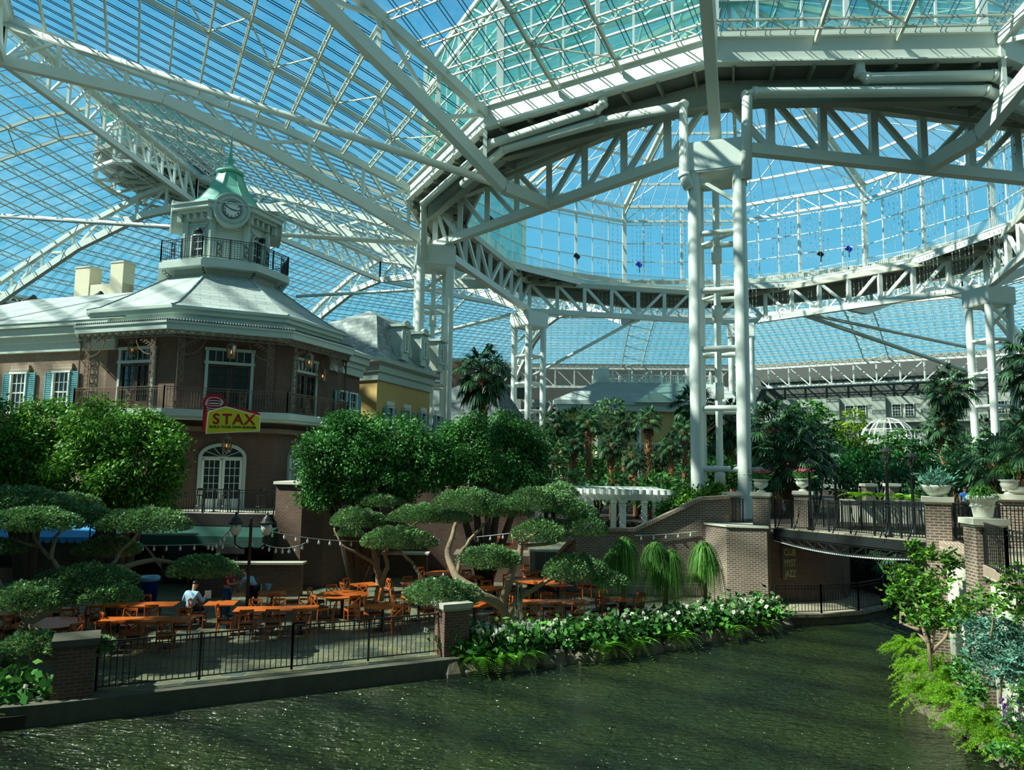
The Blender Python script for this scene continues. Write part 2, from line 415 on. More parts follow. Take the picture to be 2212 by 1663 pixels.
for k in range(12):
    o0 = pol(30.0, AZ[k], 27.95); o1 = pol(30.0, AZ[k] + 30, 27.95); i0 = pol(25.3, AZ[k] - 15, 27.95); i1 = pol(25.3, AZ[k] + 15, 27.95); i2 = pol(25.3, AZ[k] + 45, 27.95)
    m.poly([o0, o1, i1]); m.poly([o1, i2, i1])
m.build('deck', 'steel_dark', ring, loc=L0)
m = MB(); ringpath(m, 25.3, 27.95, .12, .8, 15); ringpath(m, 25.4, 28.3, .4, .08, 15); m.build('inner_edge_girder', 'steel', ring, loc=L0)
rail = thing('catwalk_railing', 'white railing round the inside edge of the ring platform', 'railing', (CX, CY, 28.3))
L1 = np.array([CX, CY, 28.3])
m = MB(); ringpath(m, 25.35, 29.4, .05, .05, 15); ringpath(m, 25.35, 28.45, .04, .04, 15); m.build('rails', 'steel', rail, loc=L1)
m = MB()
A = []; B = []
for k in range(12):
    p, q = pol(25.35, AZ[k] - 15, 28.35), pol(25.35, AZ[k] + 15, 28.35)
    for i in range(64): x = p + (q - p) * i / 64; A.append(x); B.append(x + [0, 0, 1.05])
m.bars(A, B, .035); m.build('balusters', 'steel', rail, loc=L1)
# ring truss: six straight sides
HX = [AZ[i] for i in range(0, 12, 2)]
for i, a in enumerate(HX):
    nm = ['right near', 'right', 'right far', 'back', 'left far', 'left near'][i]
    root = thing('ring_truss', 'heavy white truss side of the hexagonal ring between two towers, %s side' % nm, 'ring truss', pol(27.8, a, 23.7), group='ring truss sides')
    L2 = np.array(root.location); A = pol(27.8, a, 24.0); B = pol(27.8, a + 60, 24.0); U = A + [0, 0, 3.5]; W = B + [0, 0, 3.5]
    MB().bar(A, B, .62, .62).build('bottom_chord', 'steel', root, loc=L2)
    MB().bar(U, W, .55, .55).build('top_chord', 'steel_cream', root, loc=L2)
    n = 8
    for j in range(n + 1):
        p = A + (B - A) * j / n; q = U + (W - U) * j / n
        if j < n: MB().bar(p, q, .42, .42).build('post', 'steel', root, loc=L2)
        if j < n:
            p2 = A + (B - A) * (j + 1) / n; q2 = U + (W - U) * (j + 1) / n
            m = MB(); m.bar(q, p2, .26, .34) if j < n / 2 else m.bar(p, q2, .26, .34); m.build('diagonal', 'steel', root, loc=L2)
# ---- drum
drum = thing('glass_drum', 'tall twelve-sided glass drum with conical roof rising above the ring platform', 'glass drum', (CX, CY, 29.8)); L3 = np.array([CX, CY, 29.8])
ZB, ZT, ZA = 29.9, 39.8, 51.0
for k in range(12):
    a, b = AZ[k], AZ[k] + 30; p = pol(28.9, a, 0); q = pol(28.9, b, 0); near = k in (9, 10, 11, 0, 1, 8)
    at = lambda t, z: np.array([*(p + (q - p) * t)[:2], z])
    MB().poly([at(0, ZB), at(1, ZB), at(1, ZT), at(0, ZT)]).build('wall_glazing', 'glass_teal_reflect' if near else 'glass_drum', drum, loc=L3)
    m = MB(); m.bar(at(0, ZB - 1.5), at(0, ZT + .2), .5, .5); m.build('corner_post', 'steel', drum, loc=L3)
    m = MB()
    for i in range(1, 6): m.bar(at(i / 6, ZB), at(i / 6, ZT), .3 if i == 3 else .13, .3 if i == 3 else .14)
    for z in (ZB, 32.3, 34.8, 37.3): m.bar(at(0, z), at(1, z), .12, .11)
    m.build('mullions', 'mull_white', drum, loc=L3)
    # ring truss at the drum head
    m = MB(); m.bar(at(0, ZT), at(1, ZT), .35, .35); m.bar(at(0, ZT - 2.0), at(1, ZT - 2.0), .3, .3)
    for i in range(6):
        m.bar(at(i / 6, ZT - 2), at((i + 1) / 6, ZT), .12) if i < 3 else m.bar(at(i / 6, ZT), at((i + 1) / 6, ZT - 2), .12)
        m.bar(at(i / 6, ZT - 2), at(i / 6, ZT), .12)
    m.build('head_truss', 'steel', drum, loc=L3)
    # conical roof
    def rp3(t, s): return np.array([*((p * (1 - t) + q * t) * (1 - s) + np.array([CX, CY, 0]) * s)[:2], ZT + (ZA - ZT) * s])
    MB().poly([rp3(0, 0), rp3(1, 0), rp3(1, .93), rp3(0, .93)]).build('roof_glazing', 'glass_drum', drum, loc=L3)
    m = MB(); m.bar(rp3(0, 0), rp3(0, 1), .38, .5); m.bar(rp3(0, 0) - [0, 0, 1.2], rp3(0, .5) - [0, 0, 1.0], .2, .22); m.build('rib', 'steel_cream', drum, loc=L3)
    m = MB()
    for s in (.14, .28, .42, .56, .7, .84):
        m.bar(rp3(0, s), rp3(1, s), .22, .26)
    for i in range(1, 9):
        t = i / 9; m.bar(rp3(t, 0), rp3(t, .84 if i in (3, 6) else .56), .07, .08)
    m.bar(rp3(0, 0), rp3(.5, .28), .1); m.bar(rp3(.5, .28), rp3(1, 0), .1); m.bar(rp3(0, .56), rp3(.5, .28), .1); m.bar(rp3(.5, .28), rp3(1, .56), .1)
    m.build('purlins', 'mull_white', drum, loc=L3)
# ---- lattice towers
TW = [('nearest tower, in the middle of the view', 2.6), ('tower at the far right edge', 2.6), ('right tower, behind the big fan palms', 2.6), ('rearmost tower, seen behind the nearest one', 2.6), ('back left tower, behind the big fan palm', 2.6), ('left tower, beside the clock building', 0.0)]
def tower(i, a, label, z0):
    root = thing('lattice_tower', 'four-legged white tubular steel column, ' + label, 'steel column', pol(27.8, a, z0), group='lattice towers')
    L2 = np.array(root.location); c = pol(27.8, a, 0); e = np.array([cos(R(a)), sin(R(a)), 0]); t = np.array([-e[1], e[0], 0]); h = 1.22
    cs = [c + e * h * x + t * h * y for x, y in ((1, 1), (1, -1), (-1, -1), (-1, 1))]
    for p in cs:
        MB().tube([[p[0], p[1], z0], [p[0], p[1], 21.9]], .36, 16, False).build('leg', 'steel', root, smooth=True, loc=L2)
    zs = [5.3 + 3.28 * k for k in range(5)]
    for z in zs:
        m = MB()
        for j in range(4):
            q = cs[(j + 1) % 4]; p = cs[j]; m.tube([[p[0], p[1], z], [q[0], q[1], z]], .17, 10, False)
        m.tube([[cs[0][0], cs[0][1], z], [cs[2][0], cs[2][1], z]], .1, 8, False)
        m.build('rung_ring', 'steel', root, smooth=True, loc=L2)
    cc = [c + e * 1.6 * x + t * 1.6 * y for x, y in ((1, 1), (1, -1), (-1, -1), (-1, 1))]
    m = MB(); m.prism([p[:2] for p in cc], 21.9, 21.99)
    for j in range(4): m.bar([*cc[j][:2], 22.8], [*cc[(j + 1) % 4][:2], 22.8], .08, 1.6)
    m.prism([p[:2] for p in cc], 23.6, 23.68); m.build('cap_box', 'steel', root, loc=L2)
    m = MB(); m.bar([*cs[1][:2], 20.0], [*cs[2][:2], 21.9], .25); m.bar([*cs[0][:2], 20.0], [*cs[1][:2], 21.8], .2); m.build('knee_brace', 'steel', root, loc=L2)
    p = c - t * .1
    m = MB(); m.tube([[p[0], p[1], z0], [p[0], p[1], 21.9]], .2, 12, False)
    for z in (4.2, 9.2, 13.6, 17): m.tube([[p[0], p[1], z], [p[0], p[1], z + .9]], .3, 12)
    m.build('drain_pipe', 'steel', root, smooth=True, loc=L2)
for i, a in enumerate(HX): tower(i, a, *TW[i])
# ---- big drain pipes under the platform
def pipe(pts, label, r=.3):
    pts = [np.asarray(p, float) for p in pts]; o = thing('drain_pipe', label, 'pipe', pts[0], group='large round drain pipes')
    MB().tube(pts, r, 14).build('pipe', 'steel', o, smooth=True, loc=pts[0])
    m = MB()
    for i in range(1, len(pts) - 1):
        d = (pts[i + 1] - pts[i - 1]); d /= np.linalg.norm(d); m.tube([pts[i] - d * .12, pts[i] + d * .12], r * 1.12, 14)
    if len(pts) > 2: m.build('joint_collar', 'steel', o, smooth=True, loc=pts[0])
pipe([P(915, 560, 60.5), P(915, 440, 60.5), P(1062, 310, 48.6), P(1290, 236, 43.9), P(1302, 226, 43.8), P(1302, 200, 43.8)], 'thick white pipe bending under the platform and dropping beside the left tower')
pipe([P(1000, 398, 53), P(1090, 322, 48.6), P(1300, 262, 44.3), P(1476, 228, 41.0), P(1478, 380, 41.0), P(1488, 405, 40.8)], 'thick white pipe along the ring truss that drops left of the nearest tower')
pipe([P(1612, 385, 40.0), P(1614, 205, 40.0), P(1630, 200, 40.0), P(2130, 196, 39.4), P(2230, 236, 41.0)], 'thick white pipe along the ring truss that drops right of the nearest tower')
pipe([P(1856, 122, 39.6), P(1857, 160, 39.6), P(1872, 169, 39.6), P(2145, 163, 39.2), P(2230, 208, 41.0)], 'upper thick white pipe running under the platform at the top right')
def strut(a, b, label, r=.2):
    o = thing('tie_strut', label, 'steel strut', a, group='long round struts'); MB().tube([a, b], r, 10).build('strut', 'steel', o, smooth=True, loc=a)
strut(pol(62, AZ[10], 39.3), pol(28.4, AZ[11], 24.3), 'long round strut crossing the roof from top left down to the ring truss', .27)
strut(P(-120, 458, 74), pol(28.4, AZ[10], 24.1), 'long thin round strut passing behind the clock tower to the left tower', .22)
strut(P(640, 640, 95), P(1100, 615, 88), 'round strut from behind the left tower to the back left ring truss')
strut(P(868, 737, 92), pol(27.8, HX[4], 24.1), 'slanting round strut left of the back left tower', .22)
strut(P(1120, 828, 92), pol(24.4, HX[3] + 30, 23.8), 'slanting round strut behind the big fan palm, rising to the back ring truss', .2)
q_ = pol(27.8, HX[2], 23.9) + (pol(27.8, HX[3], 23.9) - pol(27.8, HX[2], 23.9)) * .7
strut(P(2085, 800, 96), q_, 'slanting round strut rising from the right towards the back ring truss', .25)
strut(P(2100, 752, 95), q_ + [.5, 0, .1], 'upper slanting strut above the gazebo dome', .2)
# ---- stage lights and light curtains on the ring
for n_, (px, py, Y, mm, lab) in enumerate([(1247, 556, 92, 'blackbox', 'black stage spotlight on the back left railing'), (1381, 574, 94, 'bluelens', 'small blue-lensed spotlight left of the nearest tower'), (1773, 551, 90, 'blackbox', 'dark stage spotlight right of the nearest tower'), (1834, 540, 88, 'bluelens', 'blue-lensed spotlight on the back right railing'), (1061, 478, 70, 'blackbox', 'black spotlight resting on the left ring platform')]):
    c = P(px, py, Y); o = thing('spotlight', lab, 'stage light', c)
    MB().tube([c + [-.3, 0, .35], c + [.25, -.1, -.1]], [.32, .24], 10).build('housing', mm, o, loc=c)
    MB().bar(c + [0, 0, -.1], c + [0, 0, -.9], .08).build('bracket', 'black', o, loc=c)
cur = tag(MB().build('x', 'bulb'), None); bpy.data.objects.remove(cur)
m = MB(); A = []; B = []; A2 = []; B2 = []
for k in range(12):
    for r, ztop, zlo in ((25.5, 39.5, 30.5), (25.2, 28.0, 25.0)):
        if k not in (2, 3, 4, 5, 6, 7): continue
        p = pol(r, AZ[k] - 15, 0); q = pol(r, AZ[k] + 15, 0)
        for i in range(26):
            if i % 9 > 5: continue
            x = p + (q - p) * (i + rng.uniform(-.2, .2)) / 26; z = ztop; end = zlo - rng.uniform(0, 1.2)
            A2.append([*x[:2], ztop]); B2.append([*x[:2], end])
            while z > end:
                A.append([*x[:2], z]); B.append([*x[:2], z - .16]); z -= .62
m.bars(A, B, .07); o = m.build('light_curtain', 'wire'); tag(o, 'strings of small hanging lights dangling in curtains inside the drum', 'hanging lights', kind='stuff')
m = MB(); m.bars(A2, B2, .014); m.build('wires', 'wire', o)
# ---- outer wall ring, eave truss
for k in range(1, 10):
    a0 = AZ[k] - 360; a1 = a0 + 30
    root = thing('eave_truss', 'white truss hung along the grey wall under the roof edge, %s' % SIDE[k], 'roof truss', pol(96, a0, 22.8), group='eave trusses')
    L2 = np.array(root.location); A = pol(95.5, a0, 22.7); B = pol(95.5, a1, 22.7); U = A + [0, 0, 4]; W = B + [0, 0, 4]
    m = MB(); m.bar(A, B, .6, .5); m.bar(U, W, .4, .4)
    U2 = A + [0, 0, 4.9]; W2 = B + [0, 0, 4.9]; m.bar(U2, W2, .2, .2)
    n = 12
    for j in range(n):
        a = A + (B - A) * j / n; b = A + (B - A) * (j + 1) / n; m.bar(a, a + [0, 0, 4], .24, .28)
        m.bar(a, b + [0, 0, 4], .14, .2) if j >= n / 2 else m.bar(a + [0, 0, 4], b, .14, .2)
    for j in range(36):
        a = A + (B - A) * j / 36 + [0, 0, 4]; b = A + (B - A) * (j + .5) / 36 + [0, 0, 4.9]; c = A + (B - A) * (j + 1) / 36 + [0, 0, 4]; m.bar(a, b, .1); m.bar(b, c, .1)
    m.build('truss', 'steel', root, loc=L2)
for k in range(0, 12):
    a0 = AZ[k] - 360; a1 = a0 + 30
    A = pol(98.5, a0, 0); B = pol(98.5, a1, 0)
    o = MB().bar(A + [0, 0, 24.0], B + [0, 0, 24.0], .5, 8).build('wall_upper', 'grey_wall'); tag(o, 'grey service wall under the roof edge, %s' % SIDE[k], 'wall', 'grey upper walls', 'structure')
# ---- smaller service platform up at the left ridge
c0 = P(352, 372, 92); pf = thing('service_platform', 'dark-bottomed mechanical platform with glass housing up at the left ridge', 'roof platform', c0)
m = MB(); m.lathe(c0, [(0, -1.2), (6.6, -1.2), (7.6, -.5), (7.6, .2), (0, .2)], 12, .3, 1, 1.2); m.build('deck', 'steel_dark', pf, loc=c0)
m = MB()
for j in range(12):
    t = .3 + j * pi / 6; a = c0 + [7.3 * cos(t), 8.7 * sin(t), -.6]; b = c0 + [7.3 * cos(t + pi / 6), 8.7 * sin(t + pi / 6), -.6]; u = [0, 0, 3.2]
    m.bar(a - [0, 0, 1.5], b - [0, 0, 1.5], .35, .35); m.bar(a + u, b + u, .3, .3)
    m.bar(a - [0, 0, 1.5], a + u, .28, .28); m.bar(a - [0, 0, 1.5], b + u, .2, .2)
    m.bar(c0 + [0, 0, -1.5], a - [0, 0, 1.5], .25, .35)
m.build('frame', 'steel', pf, loc=c0)
m = MB(); m.lathe(c0, [(7.0, 2.4), (7.0, 6.2), (.3, 9.5)], 12, .3, 1, 1.2); m.build('housing', 'glass_teal_reflect', pf, loc=c0)
# ================================================================ BUILDINGS
M['brick'] = brickmat('brown brick', (.15, .065, .038), (.085, .043, .03), (.15, .12, .09), ms=.012, var=.35)
M['brick_tan'] = brickmat('tan brick', (.26, .155, .09), (.18, .105, .065), (.26, .22, .16), ms=.014, var=.3)
M['brick_gar'] = brickmat('garden wall brick', (.20, .115, .078), (.11, .068, .052), (.34, .31, .24), ms=.016, var=.3)
M['brick_band'] = brickmat('upright brick course', (.30, .17, .11), (.2, .12, .085), (.5, .46, .36), bw=.085, bh=.4, ms=.016)
M['shingle'] = brickmat('pale grey shingle', (.40, .46, .43), (.33, .39, .36), (.17, .20, .19), bw=.9, bh=.34, ms=.012, var=.12, bump=.3)
M['slate'] = brickmat('slate shingle', (.42, .47, .44), (.22, .27, .26), (.12, .14, .14), bw=.5, bh=.3, ms=.012, var=.2)
M['slate_dark'] = brickmat('dark slate', (.14, .17, .17), (.10, .125, .125), (.06, .07, .07), bw=.5, bh=.3, ms=.012, var=.2)
M['trim'] = mat('pale green-white trim', (.47, .55, .49), .5, noise=.05)
M['siding'] = brickmat('white clapboard', (.60, .68, .61), (.60, .68, .61), (.24, .30, .27), bw=30, bh=.13, ms=.016, bump=.5)
M['copper'] = mat('verdigris copper', (.16, .46, .33), .5, noise=.25, nscale=2)
M['stucco'] = mat('cream stucco', (.72, .66, .48), .9, noise=.06)
M['white'] = mat('white paint', (.72, .76, .68), .5)
M['yellow_wall'] = mat('ochre stucco', (.58, .40, .14), .9, noise=.15, nscale=1.5)
M['shutter'] = mat('blue-green shutter', (.12, .34, .36), .6)
M['iron_brown'] = mat('brown cast iron', (.19, .125, .08), .55)
M['dark_wood'] = mat('dark door wood', (.05, .028, .018), .5)
M['glass_dark'] = mat('dark window glass', (.02, .03, .03), .06, spec=.8)
M['amber'] = mat('amber glow', (.9, .4, .1), .5)
M['amber'].node_tree.nodes['Principled BSDF'].inputs['Emission Color'].default_value = (1, .35, .08, 1)
M['amber'].node_tree.nodes['Principled BSDF'].inputs['Emission Strength'].default_value = 1.3
M['lantern_glass'] = glassmat('lantern glass', (.8, .8, .7), .15)
M['milk'] = mat('milky lamp glass', (.55, .62, .55), .25)
M['red'] = mat('dark red sign', (.30, .01, .015), .4)
M['yellow'] = mat('acid yellow sign', (.75, .68, .03), .4)
M['signwhite'] = mat('sign white', (.8, .8, .75), .4)
M['redtext'] = mat('red lettering', (.42, .02, .01), .4)
M['blacktext'] = mat('black lettering', (.02, .02, .02), .4)
M['cream_wall'] = mat('pale cream wall', (.62, .62, .50), .9, noise=.05)
M['hotel'] = mat('grey-white hotel wall', (.30, .34, .29), .9, noise=.05)
M['stone'] = mat('cut stone cap', (.62, .60, .48), .7, noise=.08)
M['concrete'] = mat('concrete', (.40, .38, .30), .85, noise=.15, nscale=3)
M['green_awn'] = mat('green canvas', (.004, .055, .04), .6)
M['blue_awn'] = mat('blue canvas', (.03, .28, .62), .6)
M['red_awn'] = mat('red canvas', (.25, .02, .02), .6)
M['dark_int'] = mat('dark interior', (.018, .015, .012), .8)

OX, OY = -16.7, 42.5
def ov(r, a, z=0.0): return np.array([OX + r * cos(R(a)), OY + r * sin(R(a)), z])
VA = [-132 - 45, -132, -87, -42, 3, 48]
def frame(a, b):
    """local frame on a wall from a to b: f(u, out, z), u in metres from a"""
    a = np.asarray(a, float)[:2]; b = np.asarray(b, float)[:2]; t = (b - a) / np.linalg.norm(b - a); n = np.array([t[1], -t[0]])
    f = lambda u, w_, z: np.array([*(a + t * u + n * w_), z]); f.len = float(np.linalg.norm(b - a)); f.ang = math.atan2(t[1], t[0]); return f
def fbox(m, f, u, w_, z, du, dw, dz): m.box(f(u, w_, z), (du, dw, dz), f.ang); return m
def text(s, size, loc, right, up, m, name, parent, depth=.02, L0=None, align='CENTER', sx=1.0):
    cu = bpy.data.curves.new(name, 'FONT'); cu.body = s; cu.size = size; cu.extrude = depth; cu.align_x = align; cu.align_y = 'CENTER'; cu.offset = size * .025
    o = bpy.data.objects.new(name, cu); COL.objects.link(o)
    dg = bpy.context.evaluated_depsgraph_get(); me = bpy.data.meshes.new_from_object(o.evaluated_get(dg)); bpy.data.objects.remove(o)
    r = Vector(V3(right)).normalized(); u = Vector(V3(up)).normalized(); n = r.cross(u); r = r * sx
    mw = Matrix(((r.x, u.x, n.x, 0), (r.y, u.y, n.y, 0), (r.z, u.z, n.z, 0), (0, 0, 0, 1)))
    me.transform(Matrix.Translation(V3(np.asarray(loc) - (0 if L0 is None else np.asarray(L0)))) @ mw)
    me.materials.clear(); me.materials.append(M[m]); o = bpy.data.objects.new(name, me); COL.objects.link(o)
    if parent is not None: o.parent = parent
    return o
def glazed(par, name, f, u, z0, z1, wd, cols, rows, L0, fm='trim', pm='glass_dark', arch=0.0, out=.06, fw=.1, label=None, door=False, leaf='white'):
    """a window or door: frame with glazing bars, pane behind it"""
    m = MB(); h = z1 - z0
    for s in (-1, 1): fbox(m, f, u + s * (wd / 2 + fw / 2), out, z0 + h / 2, fw, .16, h)
    if not arch: fbox(m, f, u, out, z1 + fw / 2, wd + 2 * fw + .1, .2, fw)
    fbox(m, f, u, out, z0 - .04, wd + 2 * fw + .1, .22, .08)
    if arch:
        n = 12; pts = [f(u + (wd / 2 + fw / 2) * cos(pi - pi * i / n), out, z1 + arch * sin(pi * i / n)) for i in range(n + 1)]; m.path(pts, .16, fw, up=(0, 0, 1))
        fbox(m, f, u, out, z1, wd, .12, .08)
        for i in range(1, 6): t = pi * i / 6; m.bar(f(u, out, z1), f(u + wd / 2 * cos(t), out, z1 + arch * sin(t)), .03)
    if not door:
        for i in range(1, cols): fbox(m, f, u - wd / 2 + wd * i / cols, out - .02, z0 + h / 2, .03, .05, h)
        for i in range(1, rows): fbox(m, f, u, out - .02, z0 + h * i / rows, wd, .05, .03 if i != rows // 2 else .07)
    o = m.build(name, fm, par, loc=L0)
    if label: o['label'] = label
    g = MB(); pts = [f(u - wd / 2, out - .05, z0), f(u + wd / 2, out - .05, z0), f(u + wd / 2, out - .05, z1)]
    if arch: pts += [f(u + wd / 2 * cos(pi * i / 12), out - .05, z1 + arch * sin(pi * i / 12)) for i in range(1, 12)]
    pts.append(f(u - wd / 2, out - .05, z1)); g.poly(pts)
    if door:
        for s in (-1, 1):
            d = MB(); dw = wd / 2 - .02; uc = u + s * wd / 4
            for q in (-1, 1): fbox(d, f, uc + q * (dw / 2 - .06), out, z0 + h / 2, .12, .07, h)
            for zz, hh in ((z0 + .22, .44), (z1 - .07, .14)): fbox(d, f, uc, out, zz, dw, .07, hh)
            for i in range(1, cols): fbox(d, f, uc - dw / 2 + .12 + (dw - .24) * i / cols, out, z0 + h / 2, .025, .05, h)
            for i in range(1, rows): fbox(d, f, uc, out, z0 + .44 + (h - .58) * i / rows, dw, .05, .025)
            dd = d.build('door_leaf', leaf, o, loc=L0)
        g.build('pane', pm, o, loc=L0)
    else: g.build('pane', pm, o, loc=L0)
    return o
def shutter(par, f, u, z0, z1, wd, L0):
    m = MB(); fbox(m, f, u, .08, (z0 + z1) / 2, wd, .04, z1 - z0)
    for s in (-1, 1): fbox(m, f, u + s * (wd / 2 - .03), .11, (z0 + z1) / 2, .06, .04, z1 - z0)
    z = z0 + .08
    while z < z1: fbox(m, f, u, .105, z, wd - .1, .03, .05); z += .11
    m.build('shutter', 'shutter', par, loc=L0)
def scrollpost(m, a, b, w_, t):
    """open ironwork post between two points: two uprights and a chain of scrolls across direction t"""
    a = np.asarray(a, float); b = np.asarray(b, float); t = np.asarray(t, float)
    for s in (-1, 1): m.bar(a + t * w_ * s, b + t * w_ * s, .035)
    n = max(2, int(np.linalg.norm(b - a) / .22)); d = (b - a) / n
    for i in range(n):
        c = a + d * (i + .5); sg = 1 if i % 2 else -1; L = np.linalg.norm(d)
        pts = [c + t * w_ * .85 * sg * cos(q) * (1 - .09 * k) + d / L * .11 * sin(q) * (1 - .09 * k) for k, q in enumerate(np.linspace(-2.2, 2.6, 8))]
        m.path(pts, .028)
        m.bar(a + d * i - t * w_ * sg, a + d * (i + 1) + t * w_ * sg, .028)
def railing(par, pts, h, L0, mt='black', name='railing', step=.12, post=1.8, thick=.018, top=.04, label=None):
    m = MB(); pts = [np.asarray(p, float) for p in pts]; A = []; B = []; PA = []; PB = []
    for a, b in zip(pts[:-1], pts[1:]):
        ln = np.linalg.norm(b - a); n = max(1, int(ln / step))
        m.bar(a + [0, 0, h], b + [0, 0, h], top, top * .8); m.bar(a + [0, 0, h - .12], b + [0, 0, h - .12], .022); m.bar(a + [0, 0, .08], b + [0, 0, .08], .025)
        for i in range(n + 1):
            x = a + (b - a) * i / n; A.append(x + [0, 0, .08]); B.append(x + [0, 0, h])
        k = max(1, round(ln / post))
        for i in range(k + 1): x = a + (b - a) * i / k; PA.append(x); PB.append(x + [0, 0, h + .04])
    m.bars(A, B, thick); m.bars(PA, PB, .05)
    o = m.build(name, mt, par, loc=L0)
    if label: o['label'] = label
    return o
def octa(r, z, a0=-177): return [ov(r, a0 + 45 * k, z) for k in range(8)]

cb = thing('clock_building', 'two-storey brown brick corner building with veranda, grey roof and white clock tower', 'building', (OX, OY, 0)); CB = np.array([OX, OY, 0.])
RW = 6.2
MB().prism([p[:2] for p in octa(RW, 0)], 0, 12.1).build('brick_wall', 'brick', cb, loc=CB)
# decks and veranda
def ringprism(m, r, z0, z1): m.prism([p[:2] for p in octa(r, 0)], z0, z1); return m
m = ringprism(MB(), 7.55, 7.42, 7.74); ringprism(m, 7.4, 7.28, 7.42); m.build('balcony_deck', 'trim', cb, loc=CB)
m = ringprism(MB(), 7.55, 11.5, 11.86); ringprism(m, 7.62, 11.8, 11.9); ringprism(m, 7.35, 11.9, 12.0); m.build('veranda_roof', 'trim', cb, loc=CB)
m = MB()
for i in range(5):
    a, b = ov(7.5, VA[i], 11.95), ov(7.5, VA[i + 1], 11.95)
    for j in range(44): x = a + (b - a) * (j + .5) / 44; m.lathe(x, [(.05, 0), (.03, .06), (.0, .1)], 5)
    m.bar(a, b, .05, .05)
m.build('cresting', 'black', cb, loc=CB)
m = ringprism(MB(), 6.75, 12.0, 12.4); ringprism(m, 6.95, 12.4, 12.62); ringprism(m, 7.1, 12.62, 12.76); m.build('cornice', 'trim', cb, loc=CB)
# bell-cast octagonal roof
m = MB(); prf = [(7.1, 12.76), (6.5, 12.98), (5.2, 13.8), (4.1, 14.55), (3.0, 15.3)]
for (r0, z0), (r1, z1) in zip(prf[:-1], prf[1:]):
    a = octa(r0, z0); b = octa(r1, z1)
    for j in range(8): m.poly([a[j], a[(j + 1) % 8], b[(j + 1) % 8], b[j]])
m.build('main_roof', 'shingle', cb, loc=CB)
m = MB()
for k in range(8): m.path([octa(r, z)[k] + [0, 0, .03] for r, z in prf], .12, .05)
m.build('roof_hip', 'shingle', cb, loc=CB)
# veranda ironwork
for i in range(5):
    f = frame(ov(7.35, VA[i], 0), ov(7.35, VA[i + 1], 0)); Lf = f.len; t = f(1, 0, 0) - f(0, 0, 0)
    for s in (.11, .84):
        m = MB(); scrollpost(m, f(Lf * s, -.05, 7.74), f(Lf * s, -.05, 11.3), .13, t); 
        m.build('veranda_post', 'iron_brown', cb, loc=CB)
        m = MB(); dr = 1 if s < .5 else -1
        for q in range(5):
            pts = [f(Lf * s + dr * (.13 + .16 * q + .09 * cos(v)), -.05, 11.25 - .1 * (4 - q) * .9 - .12 + .09 * sin(v)) for v in np.linspace(0, 5.2, 8)]; m.path(pts, .03)
        m.path([f(Lf * s + dr * (.13 + .95 * sin(v)), -.05, 11.3 - .95 * (cos(v))) for v in np.linspace(0, pi / 2, 7)], .035)
        m.build('bracket', 'iron_brown', cb, loc=CB)
    m = MB(); scrollpost(m, f(0, 0, 11.34), f(Lf, 0, 11.34), .15, (0, 0, 1)); m.build('frieze', 'iron_brown', cb, loc=CB)
    railing(cb, [f(0, 0, 7.74), f(Lf, 0, 7.74)], 1.05, CB, 'iron_brown', 'balcony_railing', .13, 2.9)
    m = MB(); 
    for s in (.3, .62): scrollpost(m, f(Lf * s, .02, 7.85), f(Lf * s, .02, 8.65), .14, t)
    m.build('scroll_panel', 'iron_brown', cb, loc=CB)
# upper doors
for i, (u_c, wd) in enumerate([(.5, 2.0), (.52, 2.0), (.5, 1.9)]):
    f = frame(ov(RW, VA[1 + i], 0), ov(RW, VA[2 + i], 0)); uc = f.len * u_c
    o = glazed(cb, 'balcony_door', f, uc, 7.76, 10.1, wd, 2, 5, CB, door=True, leaf='dark_wood', fw=.14)
    glazed(cb, 'transom_window', f, uc, 10.2, 10.78, wd, 6, 1, CB, fw=.14)
f = frame(ov(RW, 3), ov(RW, 48)); glazed(cb, 'balcony_door', f, f.len * .4, 7.76, 9.9, 1.0, 2, 5, CB, door=True)
# arched doors on the terrace
for i, uc_, wd in ((1, .5, 1.9), (2, .45, 1.5)):
    f = frame(ov(RW, VA[1 + i], 0), ov(RW, VA[2 + i], 0))
    glazed(cb, 'arched_door', f, f.len * uc_, 3.05, 5.5, wd, 3, 5, CB, arch=.62, door=True, fw=.16)
# drip moulding under the balcony
m = ringprism(MB(), 6.6, 6.75, 6.98); m.build('string_course', 'iron_brown', cb, loc=CB)
# clock tower
tw = MB(); tw.prism([p[:2] for p in octa(2.3, 0)], 15.6, 18.9); tw.build('tower_body', 'siding', cb, loc=CB)
m = MB()
for k in range(8): p = octa(2.32, 0)[k]; m.tube([[*p[:2], 16.0], [*p[:2], 18.9]], .2, 8)
m.build('corner_pilasters', 'trim', cb, loc=CB)
m = ringprism(MB(), 3.72, 15.62, 15.95); ringprism(m, 3.6, 15.95, 16.08); ringprism(m, 2.85, 15.2, 15.62); m.build('tower_deck', 'trim', cb, loc=CB)
for k in range(8):
    a = octa(3.62, 16.08)[k]; b = octa(3.62, 16.08)[(k + 1) % 8]; railing(cb, [a, b], 1.08, CB, 'black', 'tower_railing', .14, 1.45)
    m = MB(); f = frame(a, b); t = f(1, 0, 0) - f(0, 0, 0)
    for s in (.3, .8): scrollpost(m, f(f.len * s, .02, 16.2), f(f.len * s, .02, 17.0), .12, t)
    m.build('scroll_panel', 'black', cb, loc=CB)
    m = MB(); p0 = octa(3.4, 15.6)[k]; d = (octa(1, 15.6)[k] - octa(0, 15.6)[k])
    for q in range(4): m.path([p0 - d * (.16 * q) + d * .1 * cos(v) + np.array([0, 0, -.12 - .1 * q + .1 * sin(v)]) for v in np.linspace(0, 5.4, 8)], .03)
    m.build('deck_bracket', 'black', cb, loc=CB)
